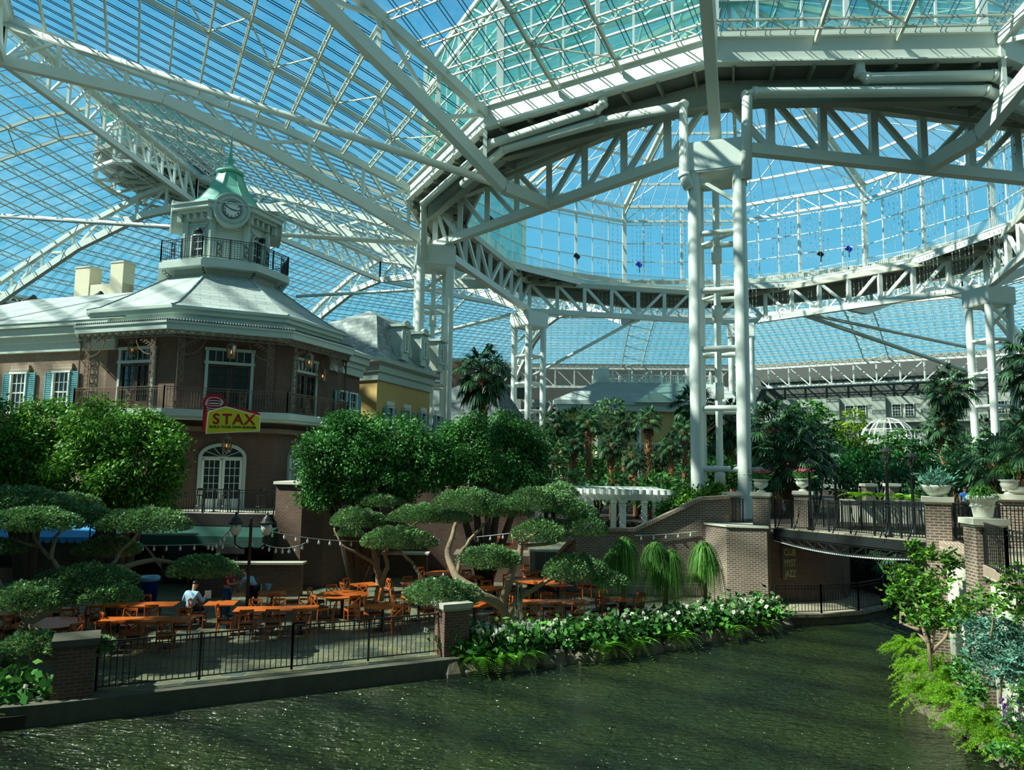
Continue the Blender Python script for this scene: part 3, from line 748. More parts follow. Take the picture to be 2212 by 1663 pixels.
m = ringprism(MB(), 2.55, 18.55, 18.9); ringprism(m, 2.9, 18.9, 19.05); ringprism(m, 3.15, 19.05, 19.3); ringprism(m, 3.25, 19.3, 19.38); m.build('tower_cornice', 'trim', cb, loc=CB)
m = MB()
for k in range(8):
    for s in (.25, .5, .75):
        f = frame(octa(2.5, 0)[k], octa(2.5, 0)[(k + 1) % 8]); fbox(m, f, f.len * s, .12, 18.74, .14, .26, .28)
    p = octa(2.72, 0)[k]; m.box([*p[:2], 18.66], (.24, .24, .46))
m.build('cornice_brackets', 'trim', cb, loc=CB)
tp = [(3.2, 19.36), (2.4, 19.62), (1.7, 20.15), (1.12, 21.0), (.62, 22.1)]; m = MB()
for (r0, z0), (r1, z1) in zip(tp[:-1], tp[1:]):
    a = octa(r0, z0); b = octa(r1, z1)
    for j in range(8): m.poly([a[j], a[(j + 1) % 8], b[(j + 1) % 8], b[j]])
m.build('tower_roof', 'copper', cb, loc=CB)
m = MB()
for k in range(8): m.path([octa(r, z)[k] for r, z in tp], .05, .05)
m.build('roof_seams', 'copper', cb, loc=CB)
MB().lathe((OX, OY, 0), [(.78, 22.0), (.82, 22.12), (.42, 22.3), (.2, 22.55), (.14, 22.75), (.26, 22.9), (.1, 23.05), (.12, 23.2), (.07, 23.4), (.035, 24.2), (.0, 25.1)], 12).build('spire', 'copper', cb, smooth=True, loc=CB)
for ang in (-64.5, -154.5, 25.5, 115.5):
    d = np.array([cos(R(ang)), sin(R(ang)), 0]); t = np.array([-d[1], d[0], 0]); c = CB + d * 2.9 + [0, 0, 19.0]
    dm = MB(); n = 20
    outer = [c + t * .92 * cos(q) + np.array([0, 0, .92 * sin(q)]) for q in np.linspace(0, 2 * pi, n, endpoint=False)]
    back = [p - d * 1.4 for p in outer]; dm.add(outer + back, [tuple(range(n))] + [(i, (i + 1) % n, n + (i + 1) % n, n + i) for i in range(n)])
    hs = dm.build('clock_housing', 'trim', cb, loc=CB)
    for rad, th in ((.9, .07), (.66, .07)):
        m = MB(); m.tube([c + d * .02 + t * rad * cos(q) + np.array([0, 0, rad * sin(q)]) for q in np.linspace(0, 2 * pi, 33)], th, 6, False); m.build('moulding_ring', 'trim', hs, loc=CB)
    m = MB(); m.add([c + d * .04 + t * .47 * cos(q) + np.array([0, 0, .47 * sin(q)]) for q in np.linspace(0, 2 * pi, 32, endpoint=False)], [tuple(range(32))])
    fc = m.build('clock_face', 'signwhite', hs, loc=CB)
    m = MB(); m.tube([c + d * .05 + t * .47 * cos(q) + np.array([0, 0, .47 * sin(q)]) for q in np.linspace(0, 2 * pi, 33)], .022, 6, False); m.build('rim', 'blacktext', hs, loc=CB)
    if ang == -64.5:
        for hh, s in enumerate(['XII', 'I', 'II', 'III', 'IIII', 'V', 'VI', 'VII', 'VIII', 'IX', 'X', 'XI']):
            q = R(90 - 30 * hh); text(s, .13, c + d * .06 + t * .37 * cos(q) + np.array([0, 0, .37 * sin(q)]), t * sin(q) + np.array([0, 0, -cos(q)]), t * cos(q) + np.array([0, 0, sin(q)]), 'blacktext', 'numeral', hs, .004, CB)
    for q, ln, wd in ((R(155), .4, .035), (R(-8), .3, .05)):
        e = c + d * .08; m = MB(); v = t * cos(q) + np.array([0, 0, sin(q)]); m.bar(e - v * .08, e + v * ln, wd, .02, up=d); m.build('clock_hand', 'blacktext', hs, loc=CB)
for k, ang in enumerate((-109.5, -19.5, -199.5)):
    f = frame(ov(2.3, ang - 22.5), ov(2.3, ang + 22.5)); glazed(cb, 'tower_window', f, f.len / 2, 16.15, 17.75, .75, 2, 4, CB, arch=.36, fm='trim')
    c = f(f.len * .62, .28, 17.9); m = MB(); m.lathe(c, [(.0, -.17), (.13, -.12), (.17, 0), (.13, .12), (0, .17)], 10); m.bar(c, f(f.len * .62, 0, 17.9), .04); m.build('floodlight', 'blackbox', cb, loc=CB)
m = MB()
for k in range(8):
    f = frame(octa(2.36, 0)[k], octa(2.36, 0)[(k + 1) % 8]); m.path([f(f.len * (.1 + .8 * i / 12), .03, 18.45 - .42 * sin(pi * i / 12)) for i in range(13)], .05, .05)
m.build('swag_moulding', 'trim', cb, loc=CB)

# ---- left wing of the building
wa = G(156, 757, 10.9); wb = G(0, 764, 10.9); d_ = (wb - wa) / np.linalg.norm(wb - wa); wb2 = wa + d_ * 16; wa2 = wa - d_ * 3.0
fw_ = frame(wb2, wa2)   # from far left to the octagon
lw = thing('brick_wing', 'tan brick wing with shuttered windows, wide cornice and grey hip roof left of the veranda', 'building', (wb2 + wa2) / 2 * [1, 1, 0]); LW = np.array(lw.location)
bd = np.array([*(fw_(0, -1, 0) - fw_(0, 0, 0))[:2]]) * 10; c4 = [wb2[:2], wa2[:2], wa2[:2] + bd, wb2[:2] + bd]
MB().prism(c4, 0, 11.0).build('brick_wall', 'brick_tan', lw, loc=LW)
m = MB(); Lw = fw_.len
for z, h, o_ in ((11.1, .5, .08), (11.5, .35, .2), (11.85, .4, .42), (12.2, .25, .6)): fbox(m, fw_, Lw / 2, o_ / 2, z, Lw, o_ + .3, h)
m.build('cornice', 'trim', lw, loc=LW)
m = MB(); e0, e1 = fw_(-.6, .8, 12.3), fw_(Lw + 1, .8, 12.3); r0_, r1_ = fw_(6.6, -5.0, 15.2), fw_(Lw + 2, -5.0, 15.2); b0, b1 = fw_(-.6, -10.8, 12.3), fw_(Lw + 1, -10.8, 12.3)
m.poly([e0, e1, r1_, r0_]); m.poly([b0, e0, r0_]); m.poly([b1, b0, r0_, r1_]); m.build('hip_roof', 'shingle', lw, loc=LW)
def u_at(f, px, py, z): q = G(px, py, z)[:2]; o_ = f(0, 0, 0)[:2]; t = f(1, 0, 0)[:2] - o_; return float(np.dot(q - o_, t))
for px in (44, 136):
    # window centre from its pixel column on the wall plane
    d = ray(px, 830); o_ = fw_(0, 0, 0); t = fw_(1, 0, 0) - o_; n_ = fw_(0, 1, 0) - o_
    k = np.dot(o_ - EYE, n_) / np.dot(d, n_); u = float(np.dot(EYE + d * k - o_, t))
    glazed(lw, 'sash_window', fw_, u, 7.75, 9.75, .95, 3, 4, LW, fm='white', out=.1)
    for s in (-1, 1): shutter(lw, fw_, u + s * .85, 7.7, 9.8, .55, LW)
    m = MB(); fbox(m, fw_, u, .06, 10.05, 1.3, .14, .32); m.build('lintel', 'brick_band', lw, loc=LW)
# parapet chimneys
c0_ = P(158, 650, 51); t__ = fw_(1, 0, 0) - fw_(0, 0, 0); cf = frame(c0_, c0_ + t__ * 4.2); cz = 14.0
ch = thing('twin_chimney', 'cream stucco parapet with two square chimney towers behind the left roof', 'chimney', cf(2, 0, cz)); LC = np.array(ch.location)
m = MB(); L_ = cf.len; fbox(m, cf, L_ / 2, -.5, cz + 1.6, L_, .9, 3.3); m.build('parapet_wall', 'stucco', ch, loc=LC)
for u in (.65, L_ - .55):
    m = MB(); fbox(m, cf, u, -.5, cz + 2.2, 1.3 if u < 2 else 1.1, 1.0, 4.6 if u < 2 else 4.9); m.build('chimney', 'stucco', ch, loc=LC)
    m = MB(); fbox(m, cf, u, -.5, cz + (4.55 if u < 2 else 4.7), 1.38 if u < 2 else 1.18, 1.08, .1); m.build('chimney_cap', 'stone', ch, loc=LC)
for px, py, Y, s in ((213, 640, 47, 'black floodlight on the left roof ridge, in front of the twin chimney'), (68, 648, 47, 'black floodlight at the left end of the roof ridge')):
    c = P(px, py, Y); o = thing('floodlight', s, 'floodlight', c - [0, 0, .3]); MB().tube([c + [-.25, 0, -.05], c + [.25, -.1, .15]], [.14, .2], 10).build('housing', 'blackbox', o, loc=c - [0, 0, .3]); MB().bar(c, c - [0, 0, .45], .06).build('bracket', 'blackbox', o, loc=c - [0, 0, .3])
# ---- right wing and yellow mansard building
ra = ov(6.0, 20)[:2]; rb = G(777, 815, 10.9)[:2]; fr = frame(ra, rb)
rw = thing('brick_wing', 'narrow brown brick wing with shuttered windows between clock building and yellow house', 'building', (*ra, 0)); LR = np.array([*ra, 0.])
bk = (fr(0, -1, 0) - fr(0, 0, 0))[:2] * 9
MB().prism([ra, rb, rb + bk, ra + bk], 0, 11).build('brick_wall', 'brick', rw, loc=LR)
m = MB()
for z, h, o_ in ((11.1, .5, .08), (11.5, .35, .2), (11.85, .4, .42), (12.15, .2, .6)): fbox(m, fr, fr.len / 2, o_ / 2, z, fr.len + o_, o_ + .3, h)
m.build('cornice', 'trim', rw, loc=LR)
m = MB(); m.poly([fr(0, .8, 12.25), fr(fr.len + .6, .8, 12.25), fr(fr.len - 2, -4, 14.2), fr(0, -4, 14.2)]); m.build('roof', 'shingle', rw, loc=LR)
for k, u in enumerate((fr.len * .45, fr.len * .78)):
    glazed(rw, 'sash_window', fr, u, 7.7, 9.7, .8, 2, 4, LR, fm='white')
    for s in (-1, 1): shutter(rw, fr, u + s * .75, 7.7, 9.7, .5, LR)
ya = G(775, 825, 10.9)[:2] ; yb = G(815, 822, 10.9)[:2]; yc = G(890, 840, 10.9)[:2]; yc = yb + (yc - yb) * 1.6
ya = yb + (ya - yb) * 1.3
yh = thing('yellow_house', 'ochre stucco house with mansard slate roof, dormers and blue-green shutters', 'building', (*yb, 0)); LY = np.array([*yb, 0.])
back = (ya - yb) + (yc - yb)
ya2 = ya + (ya - yb) * 2
MB().prism([ya2, yb, yc, yc + (ya2 - yb)], 0, 11).build('stucco_wall', 'yellow_wall', yh, loc=LY)
m = MB(); m.sweep([ya2, yb, yc], [(0, 10.9), (.15, 10.95), (.2, 11.4), (.35, 11.5), (.4, 11.9), (.75, 12.1), (.8, 12.35), (0, 12.35)]); m.build('cornice', 'trim', yh, loc=LY)
f1 = frame(ya2, yb); f2 = frame(yb, yc)
m = MB()
A_ = [f1(0, .5, 12.35), f1(f1.len + .5, .5, 12.35)]; c_lo = np.array([*(yb + ((f1(0, 1, 0) - f1(0, 0, 0)) + (f2(0, 1, 0) - f2(0, 0, 0)))[:2] * .5), 12.35])
ins = (-(f1(0, 1, 0) - f1(0, 0, 0)) - (f2(0, 1, 0) - f2(0, 0, 0)))[:2]
c_hi = np.array([*(yb + ins * 1.1), 15.6]); l_lo = f1(0, .5, 12.35); l_hi = f1(0, -1.1, 15.6); q_lo = f2(f2.len, .5, 12.35); q_hi = f2(f2.len, -1.1, 15.6)
cm = np.array([*(yb + ins * .35), 13.3]); lm = f1(0, -.35, 13.3); qm = f2(f2.len, -.35, 13.3)
m.poly([l_lo, c_lo, cm, lm]); m.poly([lm, cm, c_hi, l_hi]); m.poly([c_lo, q_lo, qm, cm]); m.poly([cm, qm, q_hi, c_hi])
top = np.array([*(yb + ins * 4), 16.6]); m.poly([l_hi, c_hi, top]); m.poly([c_hi, q_hi, top]); m.poly([q_hi, np.array([*(yc + ins * 4), 16.6]), top])
m.build('mansard_roof', 'slate', yh, loc=LY)
for k, u in enumerate((3.4, 6.6, 9.8)):
    m = MB(); fbox(m, f2, u, -.6, 14.0, 1.15, 1.9, 2.5)
    for s in (-1, 1): m.tube([f2(u + s * .62, .38, 13.0), f2(u + s * .72, .38, 13.3), f2(u + s * .55, .38, 14.0), f2(u + s * .52, .38, 14.9)], [.14, .16, .1, .1], 8)
    fbox(m, f2, u, -.5, 15.2, 1.5, 2.3, .18); m.path([f2(u - .6 + 1.2 * i / 8, .4, 15.25 + .3 * sin(pi * i / 8)) for i in range(9)], .2, .16)
    dm = m.build('dormer', 'trim', yh, loc=LY)
    glazed(dm, 'dormer_window', f2, u, 13.4, 14.6, .4, 2, 4, LY, arch=.2, fm='white', out=.4)
for u in (1.9, 4.6, 7.4, 10.2):
    glazed(yh, 'sash_window', f2, u, 7.6, 9.2, .75, 2, 4, LY, fm='white')
    for s in (-1, 1): shutter(yh, f2, u + s * .72, 7.6, 9.2, .45, LY)
    m = MB(); fbox(m, f2, u, .05, 9.5, 1.1, .12, .3); m.build('lintel', 'white', yh, loc=LY)
# ---- lower storeys round the terrace
tz = 3.0
lo_ = thing('terrace_storey', 'dark brick restaurant storey under the raised terrace, with shopfront and green awning', 'building', (-14, 34, 0)); LT = np.array([-14., 34, 0])
tpoly = [(-16.9, 33.6), (-10.2, 33.2), (-10.0, 38), (-17, 40)]
MB().prism(tpoly, tz - .18, tz).build('terrace_slab', 'concrete', lo_, loc=LT)
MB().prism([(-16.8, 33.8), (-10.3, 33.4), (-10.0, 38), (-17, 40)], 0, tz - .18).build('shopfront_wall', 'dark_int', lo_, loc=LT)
f3 = frame((-16.8, 33.7), (-10.3, 33.3))
glazed(lo_, 'shop_window', f3, 4.3, .5, 2.0, 1.3, 2, 2, LT, fm='iron_brown'); glazed(lo_, 'shop_door', f3, 2.3, 0, 2.1, 1.1, 1, 3, LT, fm='iron_brown')
railing(lo_, [(-16.7, 33.75, tz), (-10.35, 33.35, tz)], 1.05, LT, 'black', 'terrace_railing', .12, 1.6)
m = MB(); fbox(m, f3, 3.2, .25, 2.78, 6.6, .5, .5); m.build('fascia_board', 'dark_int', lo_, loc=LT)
aw = thing('green_awning', 'dark green canvas awning with stepped valance over the shopfront', 'awning', f3(3, .5, 2.4)); LA = np.array(aw.location)
m = MB(); m.poly([f3(-.6, .5, 2.5), f3(6.9, .5, 2.5), f3(6.7, 1.7, 2.2), f3(-.6, 1.7, 2.2)]); m.poly([f3(-.6, 1.7, 2.2), f3(6.7, 1.7, 2.2), f3(6.7, 1.72, 1.78), f3(-.6, 1.72, 1.78)]); m.poly([f3(6.9, .5, 2.5), f3(6.7, 1.7, 2.2), f3(6.7, 1.72, 1.78), f3(6.9, .5, 1.78)]); m.build('canvas', 'green_awn', aw, loc=LA)
m = MB()
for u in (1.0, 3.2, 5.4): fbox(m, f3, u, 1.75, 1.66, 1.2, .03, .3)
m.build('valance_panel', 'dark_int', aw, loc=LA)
# brick drum right of the terrace
bt = thing('brick_tower', 'plain dark brick corner block with pale coping right of the terrace', 'wall', (-9.0, 33.5, 0)); LB = np.array([-9., 33.5, 0])
bp = [(-10.15, 32.9), (-8.9, 32.55), (-8.0, 32.8), (-7.4, 33.6), (-7.2, 35), (-7.2, 40), (-10.15, 40)]
MB().prism(bp, 0, 4.35).build('brick_wall', 'brick', bt, loc=LB); MB().prism([(-10.25, 32.8), (-8.9, 32.42), (-7.9, 32.7), (-7.28, 33.6), (-7.1, 35), (-7.1, 40), (-10.25, 40)], 4.35, 4.47).build('coping', 'stone', bt, loc=LB)
# recess behind: dark bar under red awning
rc = thing('bar_pavilion', 'dark bar front with counter in the shade between the brick block and the garden wall', 'building', (-4, 37, 0)); LQ = np.array([-4., 37, 0])
MB().prism([(-7.1, 37.5), (1.0, 37.5), (1.0, 42), (-7.1, 42)], 0, 4.2).build('back_wall', 'brick', rc, loc=LQ); MB().box((-5.4, 36.4, .55), (3, .7, 1.1)).build('bar_counter', 'brick', rc, loc=LQ); MB().box((-5.4, 36.3, 1.12), (3.2, .9, .08)).build('counter_top', 'stone', rc, loc=LQ)
ra_ = thing('red_awning', 'sloping dark red awning behind the branching tree', 'awning', (-6, 35, 2.6)); m = MB(); a1, a2, a3, a4 = P(735, 1138, 35.5), P(830, 1130, 35.5), P(855, 1168, 33.6), P(800, 1172, 33.6); m.poly([a1, a2, a3, a4]); m.poly([a4, a3, a3 - [0, 0, .25], a4 - [0, 0, .25]]); m.build('canvas', 'red_awn', ra_, loc=(-6, 35, 2.6))
# left part: brick wall with pale coping and blue awning
lf = thing('brick_wall', 'tan brick terrace wall with pale coping behind the left trees', 'wall', (-24, 33, 0)); LF = np.array([-24., 33, 0])
MB().prism([(-31, 32.5), (-17.0, 33.6), (-17, 37), (-31, 40)], 0, 4.0).build('masonry', 'brick_tan', lf, loc=LF); MB().prism([(-31.1, 32.35), (-16.95, 33.45), (-16.95, 37), (-31, 40)], 4.0, 4.15).build('coping', 'stone', lf, loc=LF)
f4 = frame((-31, 32.5), (-17, 33.6)); glazed(lf, 'shop_window', f4, 9.6, .7, 2.2, 1.5, 1, 1, LF, fm='dark_wood')
ba = thing('blue_awning', 'bright blue canvas awning behind the trees at the left edge', 'awning', f4(9, 0, 2.7)); LA = np.array(ba.location)
m = MB(); m.poly([f4(6.2, .05, 2.95), f4(13.6, .05, 2.95), f4(13.6, 2.0, 2.1), f4(6.2, 2.0, 2.1)]); m.build('canvas', 'blue_awn', ba, loc=LA)
m = MB()
for i in range(24): m.poly([f4(6.2 + i * .308, 2.0, 2.1), f4(6.508 + i * .308, 2.0, 2.1), f4(6.47 + i * .308, 2.02, 1.9), f4(6.35 + i * .308, 2.02, 1.86), f4(6.23 + i * .308, 2.02, 1.9)])
m.build('scalloped_valance', 'blue_awn', ba, loc=LA)
ls = thing('hanging_sign', 'small yellow and red sign glimpsed through the left tree', 'sign', P(204, 1022, 31)); c = P(204, 1022, 31)
MB().box(c + [0, 0, .12], (.4, .06, .24)).build('yellow_panel', 'yellow', ls, loc=c); MB().box(c + [0, 0, -.1], (.34, .06, .16)).build('red_panel', 'redtext', ls, loc=c); MB().tube([c - [0, 0, .18], [c[0], c[1], 0]], .03).build('post', 'black', ls, loc=c)
# low brick planter wall behind the seated man
pw = thing('planter_wall', 'low dark brick wall with stone coping behind the blue bin', 'wall', (-10, 29.8, 0)); m = MB().prism([(-12.3, 30.1), (-8.3, 30.6), (-8.3, 31), (-12.3, 30.5)], 0, 1.25); m.build('brickwork', 'brick', pw, loc=(-10, 29.8, 0)); MB().prism([(-12.4, 30.0), (-8.2, 30.5), (-8.2, 31.1), (-12.4, 30.6)], 1.25, 1.33).build('coping', 'concrete', pw, loc=(-10, 29.8, 0))
# ---- burger sign
sg0 = P(444, 937, 33.9); sg1 = P(555, 935, 34.4); ru = sg1 - sg0; ru[2] = 0; ru /= np.linalg.norm(ru); up_ = np.array([0, 0, 1.]); nn = np.cross(ru, up_); px_ = 33.9 / 1625.5
sgn = thing('restaurant_sign', 'yellow and red restaurant sign hanging from the balcony edge of the clock building', 'sign', sg0)
def sp(x, y, o=0.0): return sg0 + ru * (x - 444) * px_ + up_ * (937 - y) * px_ * 1.0 + nn * o
def plate(pts, o0, o1, name, m_, par=sgn):
    n = len(pts); m = MB(); m.add([sp(x, y, o0) for x, y in pts] + [sp(x, y, o1) for x, y in pts], [tuple(range(n)), tuple(range(n, 2 * n))[::-1]] + [(i, n + i, n + (i + 1) % n, (i + 1) % n) for i in range(n)]); return m.build(name, m_, par, loc=sg0)
red = [(436, 930), (436, 880)] + [(458 + 24 * cos(R(t)), 872 - 24 * sin(R(t))) for t in range(190, -10, -15)] + [(547, 886), (553, 890), (553, 900), (444, 932)]
plate(red, -.16, -.03, 'red_backing', 'red')
plate([(444, 937), (446, 889), (482, 876), (556, 895), (555, 929)], -.03, .02, 'white_border', 'signwhite'); plate([(446, 935), (448, 890.5), (482, 878), (554, 896.5), (553, 927.5)], .02, .03, 'yellow_face', 'yellow')
for ch_, x in zip('STAX', (464, 486, 509, 533)): text(ch_, .66, sp(x, 905, .04), ru, up_, 'redtext', 'letter', sgn, .01, sg0)
text('BUILD YOUR OWN BURGER', .158, sp(499.5, 921.5, .04), ru, up_, 'blacktext', 'tagline', sgn, .006, sg0)
m = MB(); m.bar(sp(470, 905, -.12), sp(470, 905, -.12) + np.array([-nn[0], -nn[1], 0]) * 2.2, .07); m.bar(sp(535, 905, -.12), sp(535, 905, -.12) + np.array([-nn[0], -nn[1], 0]) * 2.2, .07); m.bar(sp(470, 890, -.12), sp(470, 905, -.12) + np.array([-nn[0], -nn[1], .5]) * 1.6, .05); m.build('wall_brackets', 'black', sgn, loc=sg0)
for (cx_, cy_, a, b, t0, t1) in ((458, 866, 15, 8, 0, 180), (458, 868, 16, 3.5, 0, 360), (457, 873, 17, 3, 0, 360), (458, 878, 15, 4, 180, 360), (456, 883, 12, 3, 190, 350), (466, 868, 10, 7, -60, 60)):
    m = MB(); m.path([sp(cx_ + a * cos(R(t)), cy_ - b * sin(R(t)), .0) for t in np.linspace(t0, t1, 20)], .03, .03); m.build('burger_line', 'signwhite', sgn, loc=sg0)
# ---- hanging lanterns
def lantern(c, label, lit=True, s=1.0):
    c = np.asarray(c, float); o = thing('hanging_lantern', label, 'lantern', c, group='hanging lanterns')
    m = MB(); 
    for a in range(6):
        t = pi / 3 * a; m.bar(c + [.2 * s * cos(t), .2 * s * sin(t), -.32 * s], c + [.24 * s * cos(t), .24 * s * sin(t), .3 * s], .03)
    m.lathe(c, [(.27 * s, .3 * s), (.08 * s, .46 * s), (.03, .5 * s), (.03, .85 * s)], 6); m.lathe(c, [(.0, -.36 * s), (.2 * s, -.33 * s), (.22 * s, -.3 * s)], 6); m.build('cage', 'iron_brown', o, loc=c)
    MB().lathe(c, [(.19 * s, -.3 * s), (.23 * s, .29 * s)], 6).build('glass', 'lantern_glass', o, loc=c)
    if lit: MB().lathe(c, [(0, -.1), (.05, -.06), (.04, .03), (0, .1)], 8).build('lamp', 'amber', o, loc=c)
lantern(P(286, 755, 37.0), 'iron lantern under the veranda at the left double door'); lantern(P(500, 760, 36.6), 'lit iron lantern under the veranda above the middle double door')
lantern(P(200, 772, 38.8), 'iron lantern at the far left post of the veranda'); lantern(P(668, 782, 38.9), 'iron lantern under the veranda at the right double door'); lantern(P(697, 812, 41.5), 'iron lantern at the far right end of the veranda'); lantern(P(490, 962, 36.4), 'iron lantern above the arched terrace door')
# bar stools on the terrace
def stool(x, y, lab, table=False):
    c = np.array([x, y, tz]); o = thing('bar_table' if table else 'bar_stool', lab, 'table' if table else 'stool', c, group=None if table else 'terrace bar stools')
    m = MB()
    if table: m.lathe(c, [(.0, .0), (.25, .02), (.03, .05), (.03, 1.0), (0, 1.0)], 12); m.build('pedestal', 'black', o, loc=c); MB().lathe(c, [(0, 1.0), (.38, 1.0), (.38, 1.04), (0, 1.04)], 16).build('tabletop', 'black', o, loc=c); return
    for a in range(4):
        t = pi / 4 + pi / 2 * a; MB().bar(c + [.24 * cos(t), .24 * sin(t), 0], c + [.16 * cos(t), .16 * sin(t), .74], .03).build('leg', 'black', o, loc=c)
    MB().lathe(c, [(0, .74), (.19, .74), (.2, .79), (0, .8)], 14).build('seat', 'black', o, loc=c); m = MB(); m.tube([c + [.22 * cos(t), .22 * sin(t), .3] for t in np.linspace(0, 2 * pi, 13)], .012, 5, False); m.build('foot_ring', 'black', o, loc=c)
    m = MB(); m.path([c + [.17 * cos(t), .17 * sin(t), 1.02] for t in np.linspace(.3, pi - .3, 7)], .03, .12); m.bar(c + [.16, .06, .78], c + [.17, .06, 1.0], .02); m.bar(c + [-.16, .06, .78], c + [-.17, .06, 1.0], .02); m.build('backrest', 'black', o, loc=c)
for x, lab in ((-15.4, 'black bar stool at the left of the terrace railing'), (-14.05, 'black bar stool in front of the left leaf of the arched door'), (-12.9, 'black bar stool in front of the right leaf of the arched door'), (-11.3, 'black bar stool nearest the brick block on the terrace')): stool(x, 34.5, lab)
stool(-13.5, 34.7, 'tall round black bar table in front of the arched door', True)

# ================================================================ FAR BUILDINGS
for k in range(2, 10):
    a0 = AZ[k] - 360; A = pol(97, a0, 0); B = pol(97, a0 + 30, 0)
    root = thing('wall_hotel', 'grey-white hotel wall behind the garden, %s' % SIDE[k], 'wall', A, group='hotel walls', kind='structure'); LH = np.array(A)
    MB().bar(A + [0, 0, 10], B + [0, 0, 10], .5, 20).build('wall', 'hotel', root, loc=LH)
    f = frame(B, A)
    for zz in (15.5, 10.5, 6):
        m = MB(); fbox(m, f, f.len / 2, .6, zz - .4, f.len, 1.2, .35); m.build('balcony_slab', 'hotel', root, loc=LH)
    for j in range(6):
        u = f.len * (j + .5) / 6
        m = MB(); fbox(m, f, u - 4.1, .5, 10, 2.4, 1.5, 20); m.build('pilaster', 'hotel', root, loc=LH)
        for zz in (16.2, 11.3, 6.8):
            for s in (-1, 1): glazed(root, 'window', f, u + s * 1.1, zz, zz + 2.2, 1.4, 3, 4, LH, fm='white', out=.42)
# white pavilion with balustrade
pv = thing('white_pavilion', 'white pavilion with shallow lattice-shadowed roof, roof balustrade and pediment beyond the palms', 'building', P(1400, 1000, 92) * [1, 1, 0] + [0, 0, 2.0]); LP = np.array(pv.location)
zE = P(1400, 869, 88)[2]; zR = P(1400, 833, 94)[2]
e = [P(1196, 869, 86), P(1600, 869, 86)]; e[0][2] = e[1][2] = zE; e += [e[1] + [0, 14, 0], e[0] + [0, 14, 0]]
t_ = [P(1288, 833, 91), P(1560, 833, 91)]; t_[0][2] = t_[1][2] = zR; t_ += [t_[1] + [0, 4, 0], t_[0] + [0, 4, 0]]
m = MB()
for i in range(4): m.poly([e[i], e[(i + 1) % 4], t_[(i + 1) % 4], t_[i]])
m.poly(t_); m.build('roof', 'shingle', pv, loc=LP)
m = MB(); m.prism([p[:2] for p in e], zE - .5, zE); m.prism([p[:2] + (np.array(LP[:2]) - p[:2]) * .03 for p in e], zE - 1.2, zE - .5); m.build('eave_band', 'trim', pv, loc=LP)
MB().prism([p[:2] + (np.array([LP[0], 93]) - p[:2]) * .12 for p in e], 2.0, zE - 1.1).build('wall', 'yellow_wall', pv, loc=LP)
m = MB(); A = []; B = []
for i in range(4):
    p, q = t_[i], t_[(i + 1) % 4]; m.bar(p + [0, 0, .95], q + [0, 0, .95], .12); m.bar(p + [0, 0, .1], q + [0, 0, .1], .1); n = int(np.linalg.norm(q - p) / .28)
    for j in range(n): x = p + (q - p) * j / n; A.append(x); B.append(x + [0, 0, .95])
    for j in range(0, n, 7): x = p + (q - p) * j / n; m.box(x + [0, 0, .6], (.22, .22, 1.3)); m.lathe(x, [(.13, 1.25), (.0, 1.5)], 6)
m.bars(A, B, .08); m.build('roof_balustrade', 'white', pv, loc=LP)
for px in (1303, 1492): MB().box(P(px, 815, 92.5), (1.3, 1.3, 2.2)).build('roof_chimney', 'white', pv, loc=LP)
m = MB(); pa, pb, pc = P(1372, 869, 85.6), P(1464, 869, 85.6), P(1418, 845, 85.6); bk_ = np.array([0, 6, 0])
m.add([pa, pb, pc, pa + bk_, pb + bk_, pc + bk_], [(0, 1, 2), (0, 2, 5, 3), (1, 4, 5, 2)]); m.build('pediment', 'trim', pv, loc=LP)
for px in (1200, 1290, 1380, 1470, 1560): MB().tube([[*P(px, 900, 86.5)[:2], 2.0], [*P(px, 900, 86.5)[:2], zE - .9]], .25, 10).build('porch_column', 'white', pv, loc=LP)
f = frame(P(1210, 900, 86.4), P(1590, 900, 86.4)); railing(pv, [f(0, 0, 7.2), f(f.len, 0, 7.2)], 1.0, LP, 'white', 'porch_railing', .3, 3, .07, .1)
# brick and slate building far behind the left tower
fb = thing('far_house', 'slate-roofed house far back between the left tower legs and the big palm', 'building', P(960, 900, 80) * [1, 1, 0]); LF2 = np.array(fb.location); f = frame(P(850, 900, 80), P(1075, 900, 76))
m = MB(); fbox(m, f, f.len / 2, -4, 4.6, f.len, 8, 9.2); m.build('brick_wall', 'brick_tan', fb, loc=LF2); m = MB(); fbox(m, f, f.len / 2, -3.8, 9.8, f.len + .8, 9, 1.3); m.build('cornice', 'trim', fb, loc=LF2)
m = MB(); m.poly([f(-.4, .6, 10.4), f(f.len + .4, .6, 10.4), f(f.len - 1, -3, 14.2), f(1, -3, 14.2)]); m.poly([f(f.len + .4, .6, 10.4), f(f.len + .4, -8, 10.4), f(f.len - 1, -3, 14.2)]); m.build('slate_roof', 'slate_dark', fb, loc=LF2)
MB().box(f(f.len * .45, -3, 15), (2.0, 1.2, 3)).build('chimney', 'brick', fb, loc=LF2)
for j in range(5): glazed(fb, 'window', f, f.len * (j + .6) / 5.4, 6.0, 8.0, 1.0, 2, 4, LF2, fm='white')
